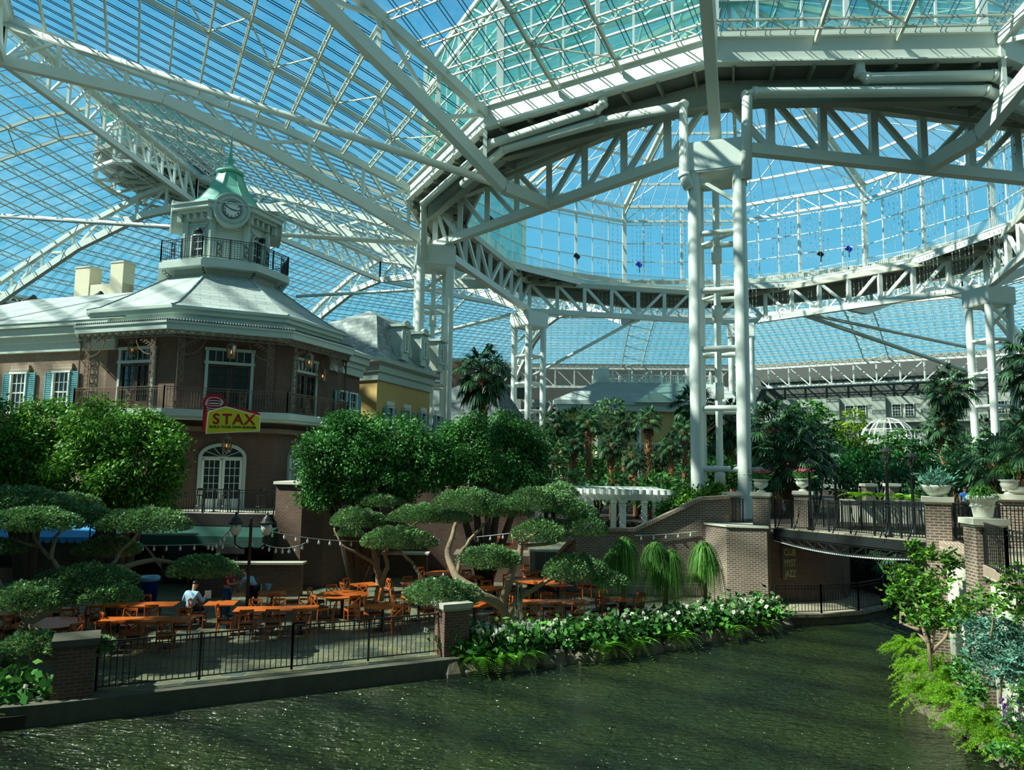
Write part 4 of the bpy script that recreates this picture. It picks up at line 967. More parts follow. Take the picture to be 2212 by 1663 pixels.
# gazebo dome
gc = P(1917, 948, 72); gz = thing('gazebo', 'white round gazebo with open wire dome among the far trees', 'gazebo', [gc[0], gc[1], 2.0]); LG = np.array(gz.location); gr = 2.35; gb = gc[2]
m = MB()
for k in range(10): t = 2 * pi * k / 10; m.path([[gc[0] + gr * cos(q) * cos(t), gc[1] + gr * cos(q) * sin(t), gb + 2.0 * sin(q)] for q in np.linspace(0, pi / 2, 9)], .09)
for q in (0, .45, .95): m.path([[gc[0] + gr * cos(q) * cos(t), gc[1] + gr * cos(q) * sin(t), gb + 2.0 * sin(q)] for t in np.linspace(0, 2 * pi, 25)], .08)
m.build('wire_dome', 'white', gz, loc=LG); MB().lathe([gc[0], gc[1], 0], [(2.3, gb - .75), (2.6, gb - .6), (2.75, gb - .1), (2.7, gb), (2.3, gb)], 24).build('entablature', 'white', gz, smooth=False, loc=LG)
for k in range(8): t = 2 * pi * k / 8 + .2; MB().tube([[gc[0] + 2.4 * cos(t), gc[1] + 2.4 * sin(t), 2.0], [gc[0] + 2.4 * cos(t), gc[1] + 2.4 * sin(t), gb - .6]], .18, 10).build('column', 'white', gz, smooth=True, loc=LG)
# ================================================================ GROUND, WATER, GARDEN WALLS
M['paving'] = brickmat('green-grey slate paving', (.15, .15, .08), (.06, .08, .065), (.22, .21, .14), bw=.62, bh=.40, ms=.014, flat=True, var=.4, rough=.5, bump=.2)
M['soil'] = mat('dark planting soil', (.03, .022, .012), .95, noise=.3)
M['rock'] = mat('rough bank stone', (.16, .14, .09), .9, noise=.4, nscale=3, bump=.8, bscale=8)
M['path'] = brickmat('pale path pavers', (.34, .30, .20), (.27, .24, .17), (.14, .13, .1), bw=.4, bh=.4, ms=.01, flat=True, var=.2)
M['wood'] = mat('orange varnished wood', (.50, .115, .02), .3, noise=.15, nscale=9)
M['cushion'] = mat('black vinyl', (.012, .012, .014), .35)
M['bin_blue'] = mat('blue plastic', (.008, .04, .30), .4)
M['liner'] = mat('clear liner', (.25, .5, .7), .2)
M['terracotta'] = mat('pale stone pot', (.60, .62, .52), .7, noise=.08, nscale=5)
def watermat():
    m, nt, b = newmat('murky canal water'); N = nt.nodes; L = nt.links
    g = N.new('ShaderNodeNewGeometry')
    t = N.new('ShaderNodeTexNoise'); t.inputs['Scale'].default_value = .25; t.inputs['Detail'].default_value = 4; L.new(g.outputs['Position'], t.inputs['Vector'])
    r = N.new('ShaderNodeValToRGB'); r.color_ramp.elements[0].position = .35; r.color_ramp.elements[0].color = (.008, .018, .006, 1); r.color_ramp.elements[1].position = .7; r.color_ramp.elements[1].color = (.026, .040, .008, 1)
    L.new(t.outputs[0], r.inputs[0]); L.new(r.outputs[0], b.inputs['Base Color']); b.inputs['Roughness'].default_value = .07; b.inputs['IOR'].default_value = 1.5; b.inputs['Specular IOR Level'].default_value = .75
    mp = N.new('ShaderNodeMapping'); mp.inputs['Scale'].default_value = (1.0, 1.9, 1); mp.inputs['Rotation'].default_value = (0, 0, .15); L.new(g.outputs['Position'], mp.inputs[0])
    hs = []
    for sc, am in ((2.2, .8), (6.0, .55), (14, .12)):
        n = N.new('ShaderNodeTexNoise'); n.inputs['Scale'].default_value = sc; n.inputs['Detail'].default_value = 2; n.inputs['Distortion'].default_value = .6; L.new(mp.outputs[0], n.inputs['Vector'])
        k = N.new('ShaderNodeMath'); k.operation = 'MULTIPLY'; k.inputs[1].default_value = am; L.new(n.outputs[0], k.inputs[0]); hs.append(k)
    a = N.new('ShaderNodeMath'); L.new(hs[0].outputs[0], a.inputs[0]); L.new(hs[1].outputs[0], a.inputs[1])
    c = N.new('ShaderNodeMath'); L.new(a.outputs[0], c.inputs[0]); L.new(hs[2].outputs[0], c.inputs[1])
    q = N.new('ShaderNodeBump'); q.inputs['Strength'].default_value = 1.0; q.inputs['Distance'].default_value = .3; L.new(c.outputs[0], q.inputs['Height']); L.new(q.outputs[0], b.inputs['Normal'])
    return m
M['water'] = watermat()
WZ = -.42
M['kerb'] = mat('stained dark kerb concrete', (.075, .075, .05), .8, noise=.4, nscale=4)
st = lambda o, lab, cat='ground': tag(o, lab, cat, kind='structure')
st(MB().poly([(-60, -8, WZ), (30, -8, WZ), (30, 45, WZ), (-60, 45, WZ)]).build('canal_water', 'water'), 'rippled murky green canal water', 'water')
st(MB().prism([(-60, 14.5), (-11.5, 16.4), (-9.9, 17.0), (-1.5, 21.4), (-.9, 23.4), (3.3, 24.9), (6.8, 27.0), (9.8, 29.3), (9.8, 46), (-60, 46)], -1.4, 0).build('floor', 'paving'), 'slate-paved restaurant terrace floor', 'floor')
st(MB().prism([(-60, 14.3), (-11.5, 16.15), (-9.9, 16.75), (-1.3, 21.15), (-1.5, 21.4), (-9.9, 17.0), (-11.5, 16.4), (-60, 14.5)], -1.4, .03).build('kerb_strip', 'kerb'), 'concrete kerb along the canal edge of the terrace', 'kerb')
st(MB().prism([(-1.5, 21.4), (-.1, 21.9), (3.5, 23.6), (7.0, 25.9), (9.9, 28.3), (9.8, 29.4), (6.8, 27.1), (3.3, 25.0), (-.9, 23.5)], -1.4, .05).build('planting_bed', 'soil'), 'planting bed along the canal bank', 'flower bed')
st(MB().prism([(9.7, 28.2), (11.6, 28.5), (13.4, 29.2), (14.9, 30.4), (15.8, 32), (15.8, 34), (15, 36), (9.7, 36)], -.12, 0).build('path_walk', 'path'), 'curved waterside walkway in front of the club wall', 'path')
st(MB().prism([(-60, 46), (-60, 170), (120, 170), (120, 46)], -1, 2.0).build('garden_ground', 'soil'), 'planted garden ground reaching back to the far walls', 'ground')
st(MB().prism([(.9, 33.2), (10.2, 32.6), (10.2, 46.1), (.9, 46.1)], -1, 1.6).build('upper_terrace_ground', 'paving'), 'raised paved terrace under the pergola', 'ground')
st(MB().prism([(10.2, 32.6), (14.8, 33.4), (16, 36), (40, 36), (60, 46.1), (10.2, 46.1)], -1, 2.7).build('garden_bank', 'soil'), 'planted bank behind the bridge', 'ground')
st(MB().prism([(16.5, 24.5), (30, 24), (30, 36), (17, 36)], -1.4, .6).build('garden_slope', 'soil'), 'low planted ground right of the canal', 'ground')
m = MB()
for i in range(34):
    t = i / 33; x = np.array([-1.6, 21.2]) * (1 - t) + np.array([9.9, 28.1]) * t
    x = x + [.5 * sin(pi * t) * .5, -.35 * sin(pi * t)]
    m.lathe([x[0] + rnd.uniform(-.1, .1), x[1] + rnd.uniform(-.1, .1), WZ - .2], [(0, -.1), (rnd.uniform(.25, .45), 0), (rnd.uniform(.25, .42), .3), (rnd.uniform(.1, .3), rnd.uniform(.42, .6)), (0, .6)], 7, rnd.random() * 6)
st(m.build('rock_edge', 'rock'), 'rough stones along the planted canal bank', 'rocks')
st(MB().prism([(9.75, 28.35), (11.55, 28.65), (13.3, 29.35), (14.8, 30.5), (15.65, 32), (15.65, 34), (14.9, 36), (9.75, 36)], -1.2, -.12).build('walk_base', 'rock'), 'rough stone base under the curved waterside walkway', 'ground')
# right bank, retaining wall and walkway
RB = [(13.2, 24.2), (11.5, 22.6), (10.35, 20.4), (9.75, 18.6), (9.9, 17.2), (10.35, 16.0), (10.6, 14.6), (10.9, 12), (14, 12), (14, 24)]
st(MB().prism(RB, -1.4, -.3).build('bank', 'rock'), 'planted stone bank at the right edge of the canal', 'ground')
wl = [(14.5, 22.6), (12.1, 21.5), (11.75, 20), (11.5, 18.5), (11.1, 17.0), (10.95, 15.8), (11.0, 13.5), (11.6, 11)]
wz = [3.25, 3.3, 3.1, 2.95, 2.85, 2.8, 2.7, 2.6]
wr = thing('retaining_wall', 'curved cream retaining wall with brick coping along the right bank', 'wall', (12, 18, 0)); LW2 = np.array([12., 18, 0])
m = MB(); poly = [(*p, -.8) for p in wl]
for i in range(len(wl) - 1):
    a, b = wl[i], wl[i + 1]; m.poly([(*a, -.8), (*b, -.8), (*b, wz[i + 1]), (*a, wz[i])])
    a2 = (a[0] + .35, a[1] + .2); b2 = (b[0] + .35, b[1] + .2); m.poly([(*a, wz[i]), (*b, wz[i + 1]), (*b2, wz[i + 1]), (*a2, wz[i])]); m.poly([(*a2, -.8), (*a2, wz[i]), (*b2, wz[i + 1]), (*b2, -.8)])
m.build('stucco_face', 'cream_wall', wr, loc=LW2)
m = MB(); m.path([(x + .12, y + .05, z) for (x, y), z in zip(wl, wz)], .5, .26); m.build('brick_coping', 'brick_band', wr, loc=LW2)
st(MB().prism([(12.2, 22.0), (24, 25), (24, 8), (11.9, 11), (11.35, 13.5), (11.3, 15.8), (11.5, 17.0), (11.9, 18.5), (12.1, 20)], -1.2, [3.25, 3.3, 2.7, 2.55, 2.65, 2.75, 2.8, 2.9, 3.0]).build('walkway', 'path'), 'pale paved walkway leading off the bridge to the right', 'path')
# stair wall (garden wall with a raking top)
gw = thing('garden_wall', 'long brick garden wall whose coping steps up in a slope towards the bridge', 'wall', (4, 32, 0)); LGW = np.array([4., 32, 0])
tops = [(1200, 1215, 33.4), (1244, 1166, 32.2), (1246, 1145, 32.2), (1374, 1145, 32.1), (1515, 1078, 32.0), (1575, 1074, 32.0)]
tp3 = [P(*t) for t in tops]; n = len(tp3); m = MB()
V = [(p[0], p[1], 0) for p in tp3] + [tuple(p) for p in tp3] + [(p[0], p[1] + .4, 0) for p in tp3] + [(p[0], p[1] + .4, p[2]) for p in tp3]; F = []
for i in range(n - 1): F += [(i, i + 1, n + i + 1, n + i), (n + i, n + i + 1, 3 * n + i + 1, 3 * n + i), (2 * n + i + 1, 2 * n + i, 3 * n + i, 3 * n + i + 1)]
F += [(0, n, 3 * n, 2 * n), (n - 1, 3 * n - 1, 4 * n - 1, 2 * n - 1)]; m.add(V, F); m.build('brickwork', 'brick_gar', gw, loc=LGW)
m = MB(); m.path([p + [0, .15, .02] for p in tp3[2:]], .55, .13); m.path([p + [0, .15, .02] for p in tp3[:2]], .55, .13); m.build('coping', 'brick_band', gw, loc=LGW)
m = MB(); m.bar([tp3[1][0], 32.17, .28], [tp3[-1][0], 31.95, .28], .06, .5); m.bar([tp3[1][0], 32.15, .9], [tp3[-1][0], 31.93, .9], .05, .16); m.build('plinth_course', 'brick_band', gw, loc=LGW)
# box pier and club wall
bx = thing('brick_pier', 'plain square brick pier block with flat stone top beside the bridge', 'wall', (9.4, 31.4, 0)); LBX = np.array([9.4, 31.4, 0])
bpoly = [(8.15, 32.1), (8.72, 30.75), (10.2, 30.3), (10.6, 32.4)]; MB().prism(bpoly, 0, 2.95).build('brickwork', 'brick_gar', bx, loc=LBX); MB().prism([(8.08, 32.1), (8.68, 30.68), (10.25, 30.22), (10.65, 32.4)], 2.95, 3.03).build('stone_top', 'stone', bx, loc=LBX)
cw = thing('club_wall', 'dark curved brick wall in the shade under the bridge with a painted club sign', 'wall', (12.5, 33, 0)); LCW = np.array([12.5, 33, 0])
cp = [(10.25, 31.0), (11.6, 31.0), (12.9, 31.3), (13.9, 31.9), (14.6, 32.9), (14.9, 34.2), (14.9, 36.2), (10.25, 36.2)]
MB().prism(cp, 0, 2.72).build('brickwork', 'brick', cw, loc=LCW)
M['old_sign'] = mat('faded sign', (.10, .08, .05), .7); M['old_letters'] = mat('faded lettering', (.42, .34, .16), .7)
c = P(1706, 1216, 30.9); MB().box(c, (.62, .06, 1.35)).build('sign_board', 'old_sign', cw, loc=LCW)
for i, s in enumerate(('CLUB', 'MYST', 'JAZZ')): text(s, .38, c + [0, -.04, .42 - .42 * i], (1, 0, 0), (0, 0, 1), 'old_letters', 'sign_line', cw, .005, LCW, sx=.5)
# brick pillars
def pillar(c, w, z0, z1, rz, label, plinth=0.0, cap=.14, grp=None, cm='stone', bm='brick_gar'):
    o = thing('brick_pillar', label, 'pillar', (*c, z0), rz)
    if grp: o['group'] = grp
    MB().box((0, 0, (z1 - z0) / 2), (w, w, z1 - z0)).build('brick_shaft', bm, o)
    m = MB(); m.box((0, 0, z1 - z0 + cap / 2), (w + .16, w + .16, cap)); m.box((0, 0, z1 - z0 - .03), (w + .06, w + .06, .06)); m.build('stone_cap', cm, o); return o
pillar((-9.75, 17.55), .78, -.5, 1.15, R(28), 'dark brick pillar at the left end of the terrace fence', cm='kerb', bm='brick'); pillar((-1.6, 21.75), .75, -.5, 1.3, R(28), 'brick pillar at the right end of the terrace fence, beside the canal bed', cm='concrete', bm='brick')
pillar((P(1577, 1065, 33)[0], 33), .72, 1.6, 4.15, 0, 'brick pillar at the top of the sloping garden wall'); pillar((10.3, 31.2), .62, 0, 4.2, R(-25), 'brick pillar at the left end of the bridge, carrying a flower urn')
pillar((13.1, 34.0), .72, 2.5, 4.2, R(-25), 'brick pillar behind the bridge with pink flowers on top'); pillar((12.02, 21.4), .62, -.5, 4.42, R(-27), 'tall brick pillar at the right end of the bridge with a succulent bowl')
pillar((11.55, 18.6), .66, -.5, 4.0, R(-8), 'nearest brick pillar on the right with a big white pot')
pillar((P(1876, 1060, 40)[0], 40), .5, 1.5, P(1876, 1050, 40)[2], 0, 'slim brick pillar on the cream wall behind the bridge, left one'); pillar((P(1927, 1060, 40)[0], 40), .5, 1.5, P(1927, 1050, 40)[2], 0, 'slim brick pillar on the cream wall behind the bridge, right one')
pillar((14.4, 21.9), .6, 3.0, P(2142, 1078, 21.9)[2], R(-20), 'brick pillar behind the nearest pillar, across the walkway'); pillar((P(2205, 1062, 22)[0], 22), .6, 3, P(2205, 1062, 22)[2], R(-20), 'brick pillar at the far right edge across the walkway')
bw_ = thing('boundary_wall', 'sunlit cream garden wall behind the bridge', 'wall', (19, 38, 2)); m = MB(); a, b = P(1815, 1080, 39), P(2000, 1082, 38); m.bar([a[0], 39, (a[2] + .5) / 2], [b[0], 38, (a[2] + .5) / 2], .3, a[2] - .5); m.build('stucco', 'cream_wall', bw_, loc=(19, 38, 2)); MB().bar([a[0], 39, a[2]], [b[0], 38, a[2]], .45, .1).build('coping', 'stone', bw_, loc=(19, 38, 2))
# ---- bridge
br = thing('footbridge', 'black steel footbridge with truss underside crossing the canal to the right pillar', 'bridge', (12.5, 26.5, 3)); LBR = np.array([12.5, 26.5, 3.])
st(MB().box((-29, 15, 6.5), (12, 30, 12.6)).build('wall_left_shade', 'hotel'), 'hotel wing beyond the left edge of the terrace', 'wall')  # unseen mass outside the view, added and sized to shade the left terrace
# unseen hotel wall behind the viewer, added to block sky light and darken fronts
st(MB().box((-6, -4, 12), (110, 1, 28)).build('wall_behind_shade', 'hotel'), 'hotel wall behind the viewing balcony', 'wall')
F0, F1 = np.array([10.75, 31.0, 2.95]), np.array([11.95, 21.7, 3.3]); DV = np.array([2.15, .35, 0])
MB().add or None
m = MB(); m.add([F0, F1, F1 + DV, F0 + DV, F0 - [0, 0, .1], F1 - [0, 0, .1], F1 + DV - [0, 0, .1], F0 + DV - [0, 0, .1]], [(0, 1, 2, 3), (7, 6, 5, 4), (0, 4, 5, 1), (1, 5, 6, 2), (2, 6, 7, 3), (3, 7, 4, 0)]); m.build('deck', 'path', br, loc=LBR)
for s in (0, 1):
    o = DV * s
    m = MB(); m.bar(F0 + o - [0, 0, .2], F1 + o - [0, 0, .2], .12, .3); m.build('edge_beam', 'black', br, loc=LBR)
    m = MB(); n = 12; lw_ = []
    for i in range(n + 1): t = i / n; q = F0 + (F1 - F0) * t + o; lw_.append(q - [0, 0, .35 + .42 * min(.85, 2 * t * (1 - t) + .3)])
    m.path(lw_, .07); m.path([F0 + (F1 - F0) * i / n + o - [0, 0, .38] for i in range(n + 1)], .05)
    for i in range(n):
        a = F0 + (F1 - F0) * i / n + o - [0, 0, .35]; m.bar(a, lw_[i], .035); m.bar(a, lw_[i + 1], .04) if i < n / 2 else m.bar(lw_[i], F0 + (F1 - F0) * (i + 1) / n + o - [0, 0, .35], .04)
    m.build('underside_truss', 'black', br, loc=LBR)
    if s == 0:
        m = MB(); A = [lw_[0] + (lw_[-1] - lw_[0]) * 0 for _ in ()]
        for i in range(n):
            for j in range(6): q = lw_[i] + (lw_[i + 1] - lw_[i]) * (j + .5) / 6 - [.05, 0, .045]; m.box(q, (.05, .07, .04))
        m.build('light_strip', 'bulb', br, loc=LBR)
    railing(br, [F0 + o * .98 + [.03, 0, 0], F1 + o * .98 + [.03, 0, 0]], 1.08, LBR, 'black', 'bridge_railing', .13, 1.35)
    for i in range(7):
        m = MB(); q = F0 + (F1 - F0) * (i + .5) / 7 + o; sg = -1 if s == 0 else 1
        m.path([q + np.array([sg * .22 * (1 - t) ** 2, 0, -.02 + .85 * t]) for t in np.linspace(0, 1, 6)], .03)
        m.build('curved_stay', 'black', br, loc=LBR)
# ---- fences
def fence(pts, h, label, step=.13, post=1.9, z=0.0, cat='fence'):
    pts = [np.array([p[0], p[1], p[2] if len(p) > 2 else z]) for p in pts]; c = pts[0]; o = thing('iron_fence', label, cat, c); 
    for a, b in zip(pts[:-1], pts[1:]): railing(o, [a, b], h, c, 'black', 'fence_panel', step, post)
fence([(-9.35, 17.75), (-5.5, 19.8), (-1.95, 21.65)], 1.08, 'black iron fence along the canal side of the terrace', z=.03)
fence([(9.8, 28.35), (11.6, 28.65), (13.3, 29.35), (14.75, 30.5), (15.6, 32.0), (15.6, 33.6), (15.0, 34.8)], 1.02, 'curved black iron fence round the waterside walkway under the bridge')
fence([(11.35, 18.3, 3.0), (10.98, 16.9, 2.95), (10.85, 15.8, 2.9), (10.9, 13.6, 2.8)], 1.05, 'black iron fence on the curved coping at the right edge', post=1.2)
fence([(12.5, 21.4, 3.3), (14.0, 21.8, 3.3)], 1.05, 'short black iron fence behind the tall bridge pillar')
fence([(13.3, 20.9, 3.3), (16.5, 21.6, 3.3), (20, 21.8, 3.3)], 1.05, 'black iron fence across the walkway at the far right')
fence([(8.9, 33.0, 2.9), (9.9, 32.4, 2.9)], 1.1, 'short black iron gate between the two left bridge pillars')
# ---- street lamps
def lamp(c, label, h=2.6):
    c = np.asarray(c, float); o = thing('lamp_post', label, 'street lamp', c, group='bridge lamp posts')
    MB().lathe((0, 0, 0), [(.0, 0), (.13, 0), (.14, .08), (.09, .14), (.08, .4), (.055, .5), (.045, h - .5), (.06, h - .48), (.03, h - .42), (0, h - .42)], 12).build('post', 'black', o, smooth=True)
    m = MB()
    for a in range(4):
        t = pi / 4 + a * pi / 2; m.bar((.07 * cos(t), .07 * sin(t), h - .42), (.15 * cos(t), .15 * sin(t), h - .12), .018)
    m.lathe((0, 0, h - .12), [(.2, 0), (.2, .02), (.11, .1), (.06, .13), (.03, .17), (0, .24)], 12); m.build('lantern_cage', 'black', o); MB().lathe((0, 0, h - .42), [(.065, 0), (.14, .3)], 8).build('lantern_glass', 'lantern_glass', o)
def onb(t, s): return F0 + (F1 - F0) * t + DV * s + [0, 0, 0]
lamp(onb(.27, .08), 'black lantern post on the near side of the bridge, leftmost'); lamp(onb(.78, .05), 'tall black lantern post on the near side of the bridge, right one', 2.75)
lamp(onb(.12, .95) , 'black lantern post on the far side of the bridge, second from left', 2.5); lamp(onb(.62, .95), 'tall black lantern post on the far side of the bridge beside the succulent bowl', 2.7)
# ---- pergola
pg = thing('pergola', 'white painted pergola with close-set rafters above the garden wall', 'pergola', (5, 38, 1.6)); LPG = np.array([5., 38, 1.6])
zt = P(1345, 1078, 38)[2]; xs = [P(px, 1090, 38)[0] for px in (1120, 1167, 1272, 1345, 1418)]
for x in xs:
    for y in (38, 41.5):
        m = MB(); m.box((x, y, (1.6 + zt) / 2), (.3, .3, zt - 1.6)); m.box((x, y, zt - .1), (.42, .42, .12)); m.box((x, y, zt - .3), (.38, .38, .06)); m.build('post', 'white', pg, loc=LPG)
for y in (37.9, 41.6): MB().box(((xs[0] + xs[-1]) / 2, y, zt + .1), (xs[-1] - xs[0] + 1.4, .12, .3)).build('beam', 'white', pg, loc=LPG)
x = xs[0] - .6; k = 0
while x < xs[-1] + .7: MB().box((x, 39.75, zt + .36), (.09, 5.0, .24)).build('rafter', 'white', pg, loc=LPG); x += .34
MB().box(((xs[0] + xs[-1]) / 2, 42, zt + .5), (xs[-1] - xs[0] + 1.6, .8, .06)).build('top_lath', 'white', pg, loc=LPG)
# ---- signs on the nearest tower
for px, py, lab in ((1590, 1010, 'green sign box hung left of the nearest tower leg'), (1634, 1013, 'pale green sign box hung right of the nearest tower leg')):
    c = P(px, py, 40.6); o = thing('sign_box', lab, 'sign', c); MB().box(c, (.62, .2, .2)).build('box', 'green_awn' if px < 1600 else 'trim', o, loc=c); MB().bar(c + [(.3 if px < 1600 else -.3), 0, 0], c + [(.5 if px < 1600 else -.5), .2, 0], .05).build('arm', 'black', o, loc=c)

# ================================================================ POTS AND URNS
def urn(c, s, label, kind='urn'):
    o = thing('stone_urn' if kind == 'urn' else 'plant_pot', label, 'urn' if kind == 'urn' else 'plant pot', c)
    if kind == 'urn': pr = [(0, 0), (.17, 0), (.18, .05), (.08, .1), (.09, .16), (.24, .24), (.29, .36), (.26, .46), (.33, .5), (.33, .53), (.25, .53), (.22, .48), (0, .48)]
    elif kind == 'bowl': pr = [(0, 0), (.16, 0), (.16, .05), (.3, .12), (.38, .28), (.4, .34), (.35, .34), (.32, .28), (0, .28)]
    else: pr = [(0, 0), (.2, 0), (.21, .04), (.27, .4), (.3, .42), (.35, .46), (.35, .53), (.33, .55), (.28, .55), (.27, .5), (0, .5)]
    MB().lathe((0, 0, 0), [(r * s, z * s) for r, z in pr], 24).build('bowl', 'terracotta', o, smooth=True)
    if kind == 'pot':
        m = MB()
        for i in range(14):
            t = 2 * pi * i / 14; m.lathe((.265 * s * cos(t), .265 * s * sin(t), .3 * s + .02 * s * sin(i * 1.7)), [(0, -.02), (.03 * s, 0), (0, .02)], 6)
        m.build('relief_garland', 'terracotta', o)
    return o
URN = {}
urn((10.3, 31.2, 4.34), 1.0, 'pale stone urn with pink flowers on the left bridge pillar'); urn((13.1, 34.0, 4.34), 1.05, 'pale stone urn with pink flowers on the pillar behind the bridge')
urn((12.02, 21.4, 4.56), .95, 'wide pale bowl of succulents on the tall bridge pillar', 'bowl'); urn((11.55, 18.6, 4.14), 1.0, 'big white flared pot with garland relief on the nearest pillar', 'pot')
urn((14.4, 21.9, P(2142, 1078, 21.9)[2] + .14), .8, 'grey pot of spiky leaves behind the big white pot', 'urn')
# ---- bin
c = np.array([-13.5, 28.9, 0]); o = thing('trash_bin', 'round blue plastic bin with clear liner behind the tables', 'bin', c)
MB().lathe((0, 0, 0), [(0, 0), (.28, 0), (.34, .86), (.37, .87), (.37, .93), (.33, .93), (.32, .85), (0, .5)], 24).build('barrel', 'bin_blue', o, smooth=True); MB().lathe((0, 0, 0), [(.36, .8), (.38, .93), (.35, .97), (.31, .92), (.29, .7)], 24).build('liner', 'liner', o, smooth=True)
# ---- twin lantern post with bulbs strings
lpc = P(541, 1160, 26); tl = thing('twin_lamp_post', 'black lamp post with two milky lanterns above the terrace', 'street lamp', (lpc[0], lpc[1], 0)); LL = np.array(tl.location)
zl = P(508, 1157, 26)[2]
m = MB(); m.lathe(LL, [(0, 0), (.16, 0), (.16, .1), (.08, .3), (.055, .5), (.05, zl + .3), (.08, zl + .34), (.03, zl + .45), (.06, zl + .55), (0, zl + .65)], 12); m.build('post', 'black', tl, smooth=True, loc=LL)
for px in (508, 575):
    q = P(px, 1157, 26); m = MB(); m.path([LL + [0, 0, zl - .35]] + [LL + [(q[0] - LL[0]) * t, 0, zl - .35 - .12 * sin(pi * t) + .1 * t] for t in np.linspace(0, 1, 8)] + [[q[0], LL[1], q[2] - .0]], .04); m.build('arm', 'black', tl, loc=LL)
    q = np.array([q[0], LL[1], q[2]]); m = MB(); m.lathe(q, [(.0, -.04), (.08, -.02), (.03, .02)], 10); m.lathe(q, [(.24, .4), (.25, .44), (.17, .5), (.14, .58), (.06, .66), (.03, .7), (.05, .74), (0, .82)], 12)
    for a in range(6): t = pi / 3 * a; m.bar(q + [.1 * cos(t), .1 * sin(t), .02], q + [.205 * cos(t), .205 * sin(t), .4], .014)
    m.build('lantern_cage', 'black', tl, loc=LL); MB().lathe(q, [(.05, 0), (.13, .06), (.18, .2), (.19, .4), (0, .4)], 14).build('globe', 'milk', tl, smooth=True, loc=LL)
def lights(a, b, sag, n, label):
    a = np.asarray(a, float); b = np.asarray(b, float); o = thing('string_lights', label, 'string lights', a)
    pts = [a + (b - a) * t - np.array([0, 0, sag * 4 * t * (1 - t)]) for t in np.linspace(0, 1, 17)]
    MB().tube(pts, .018, 5).build('cable', 'wire', o, loc=a)
    for i in range(n):
        t = (i + .5) / n; q = a + (b - a) * t - np.array([0, 0, sag * 4 * t * (1 - t) + .05]); MB().lathe(q, [(.0, .06), (.022, .04), (.02, 0), (.045, -.06), (.04, -.12), (0, -.15)], 8).build('bulb', 'bulb', o, smooth=True, loc=a)
ql, qr = P(508, 1130, 26), P(575, 1145, 26)
lights(qr, P(792, 1168, 29), .12, 9, 'string of clear bulbs from the right lantern to the branching tree'); lights(P(792, 1168, 29), P(1100, 1152, 30), .1, 11, 'string of clear bulbs running behind the middle trees')
lights(P(560, 1170, 26), P(660, 1172, 27), .2, 7, 'short drooping string of bulbs right of the twin lantern post'); lights(P(345, 1178, 27), P(560, 1168, 26), .03, 7, 'string of bulbs running left from the twin lantern post'); lights(ql, P(455, 1180, 27), .1, 6, 'slanting string of bulbs left of the left lantern')
lights(P(1372, 1157, 32.0), P(1505, 1148, 31.95), .03, 5, 'string of bulbs hung across the garden wall'); lights(P(200, 1170, 27), P(345, 1178, 27), .04, 6, 'string of bulbs behind the left bonsai tree')

# ================================================================ TABLES AND CHAIRS
def table_parts(o, kind):
    if kind == 'R':
        MB().lathe((0, 0, 0), [(0, .71), (.84, .71), (.87, .73), (.87, .75), (0, .75)], 36).build('tabletop', 'wood', o)
        hx = [0]
    elif kind == 'S': MB().box((0, 0, .735), (.92, .92, .035)).build('tabletop', 'wood', o); hx = [0]
    else: MB().box((0, 0, .735), (2.5, .85, .035)).build('tabletop', 'wood', o); hx = [-.75, .75]
    for x in hx:
        MB().lathe((x, 0, 0), [(0, 0), (.3, .0), (.3, .02), (.06, .06), (.045, .1), (.045, .68), (.12, .71), (0, .71)], 16).build('pedestal', 'black', o, smooth=False)
def chair_parts(o):
    sw = .2
    MB().box((0, 0, .455), (.42, .42, .05)).build('seat', 'cushion', o)
    m = MB(); 
    for a, b in (((-.2, -.2), (.2, -.2)), ((.2, -.2), (.2, .2)), ((.2, .2), (-.2, .2)), ((-.2, .2), (-.2, -.2))): m.bar((*a, .405), (*b, .405), .03, .06)
    m.build('seat_frame', 'wood', o)
    for x in (-.2, .2):
        MB().tube([(x, -.2, 0), (x, -.2, .43)], [.018, .022], 6).build('leg', 'wood', o)
        MB().tube([(x, .24, 0), (x, .2, .43), (x * .95, .27, .88)], [.018, .022, .018], 6).build('leg', 'wood', o)
    m = MB(); top = [(.2 * cos(t) * .98, .27 + .03 * sin(t), .86) for t in np.linspace(0, pi, 7)]; m.path(top, .022, .075); m.build('top_rail', 'wood', o)
    m = MB()
    for s in (-1, 1): m.path([(s * .18, .215, .52), (s * .05, .245, .64), (-s * .05, .26, .72), (-s * .18, .265, .81)], .022, .03)
    m.bar((-.19, .215, .52), (.19, .215, .52), .02, .03); m.build('cross_back', 'wood', o)
    MB().bar((-.2, 0, .2), (.2, 0, .2), .018).build('stretcher', 'wood', o)
PROT = {}
for kind in 'RSL':
    o = thing({'R': 'round_table', 'S': 'square_table', 'L': 'long_table'}[kind], 'x', 'table'); table_parts(o, kind); PROT[kind] = [o, False]
o = thing('dining_chair', 'x', 'chair'); chair_parts(o); PROT['C'] = [o, False]
bpy.context.view_layer.update()
for k in PROT: protokids(PROT[k][0])
def put(kind, loc, rz, label, group):
    o, used = PROT[kind]
    if not used:
        PROT[kind][1] = True; o.location = V3(loc); o.rotation_euler = (0, 0, rz); o['label'] = label; o['group'] = group; return o
    return dup(o, loc, rz, label, group=group)
DIR8 = ['right', 'far right', 'far', 'far left', 'left', 'near left', 'near', 'near right']
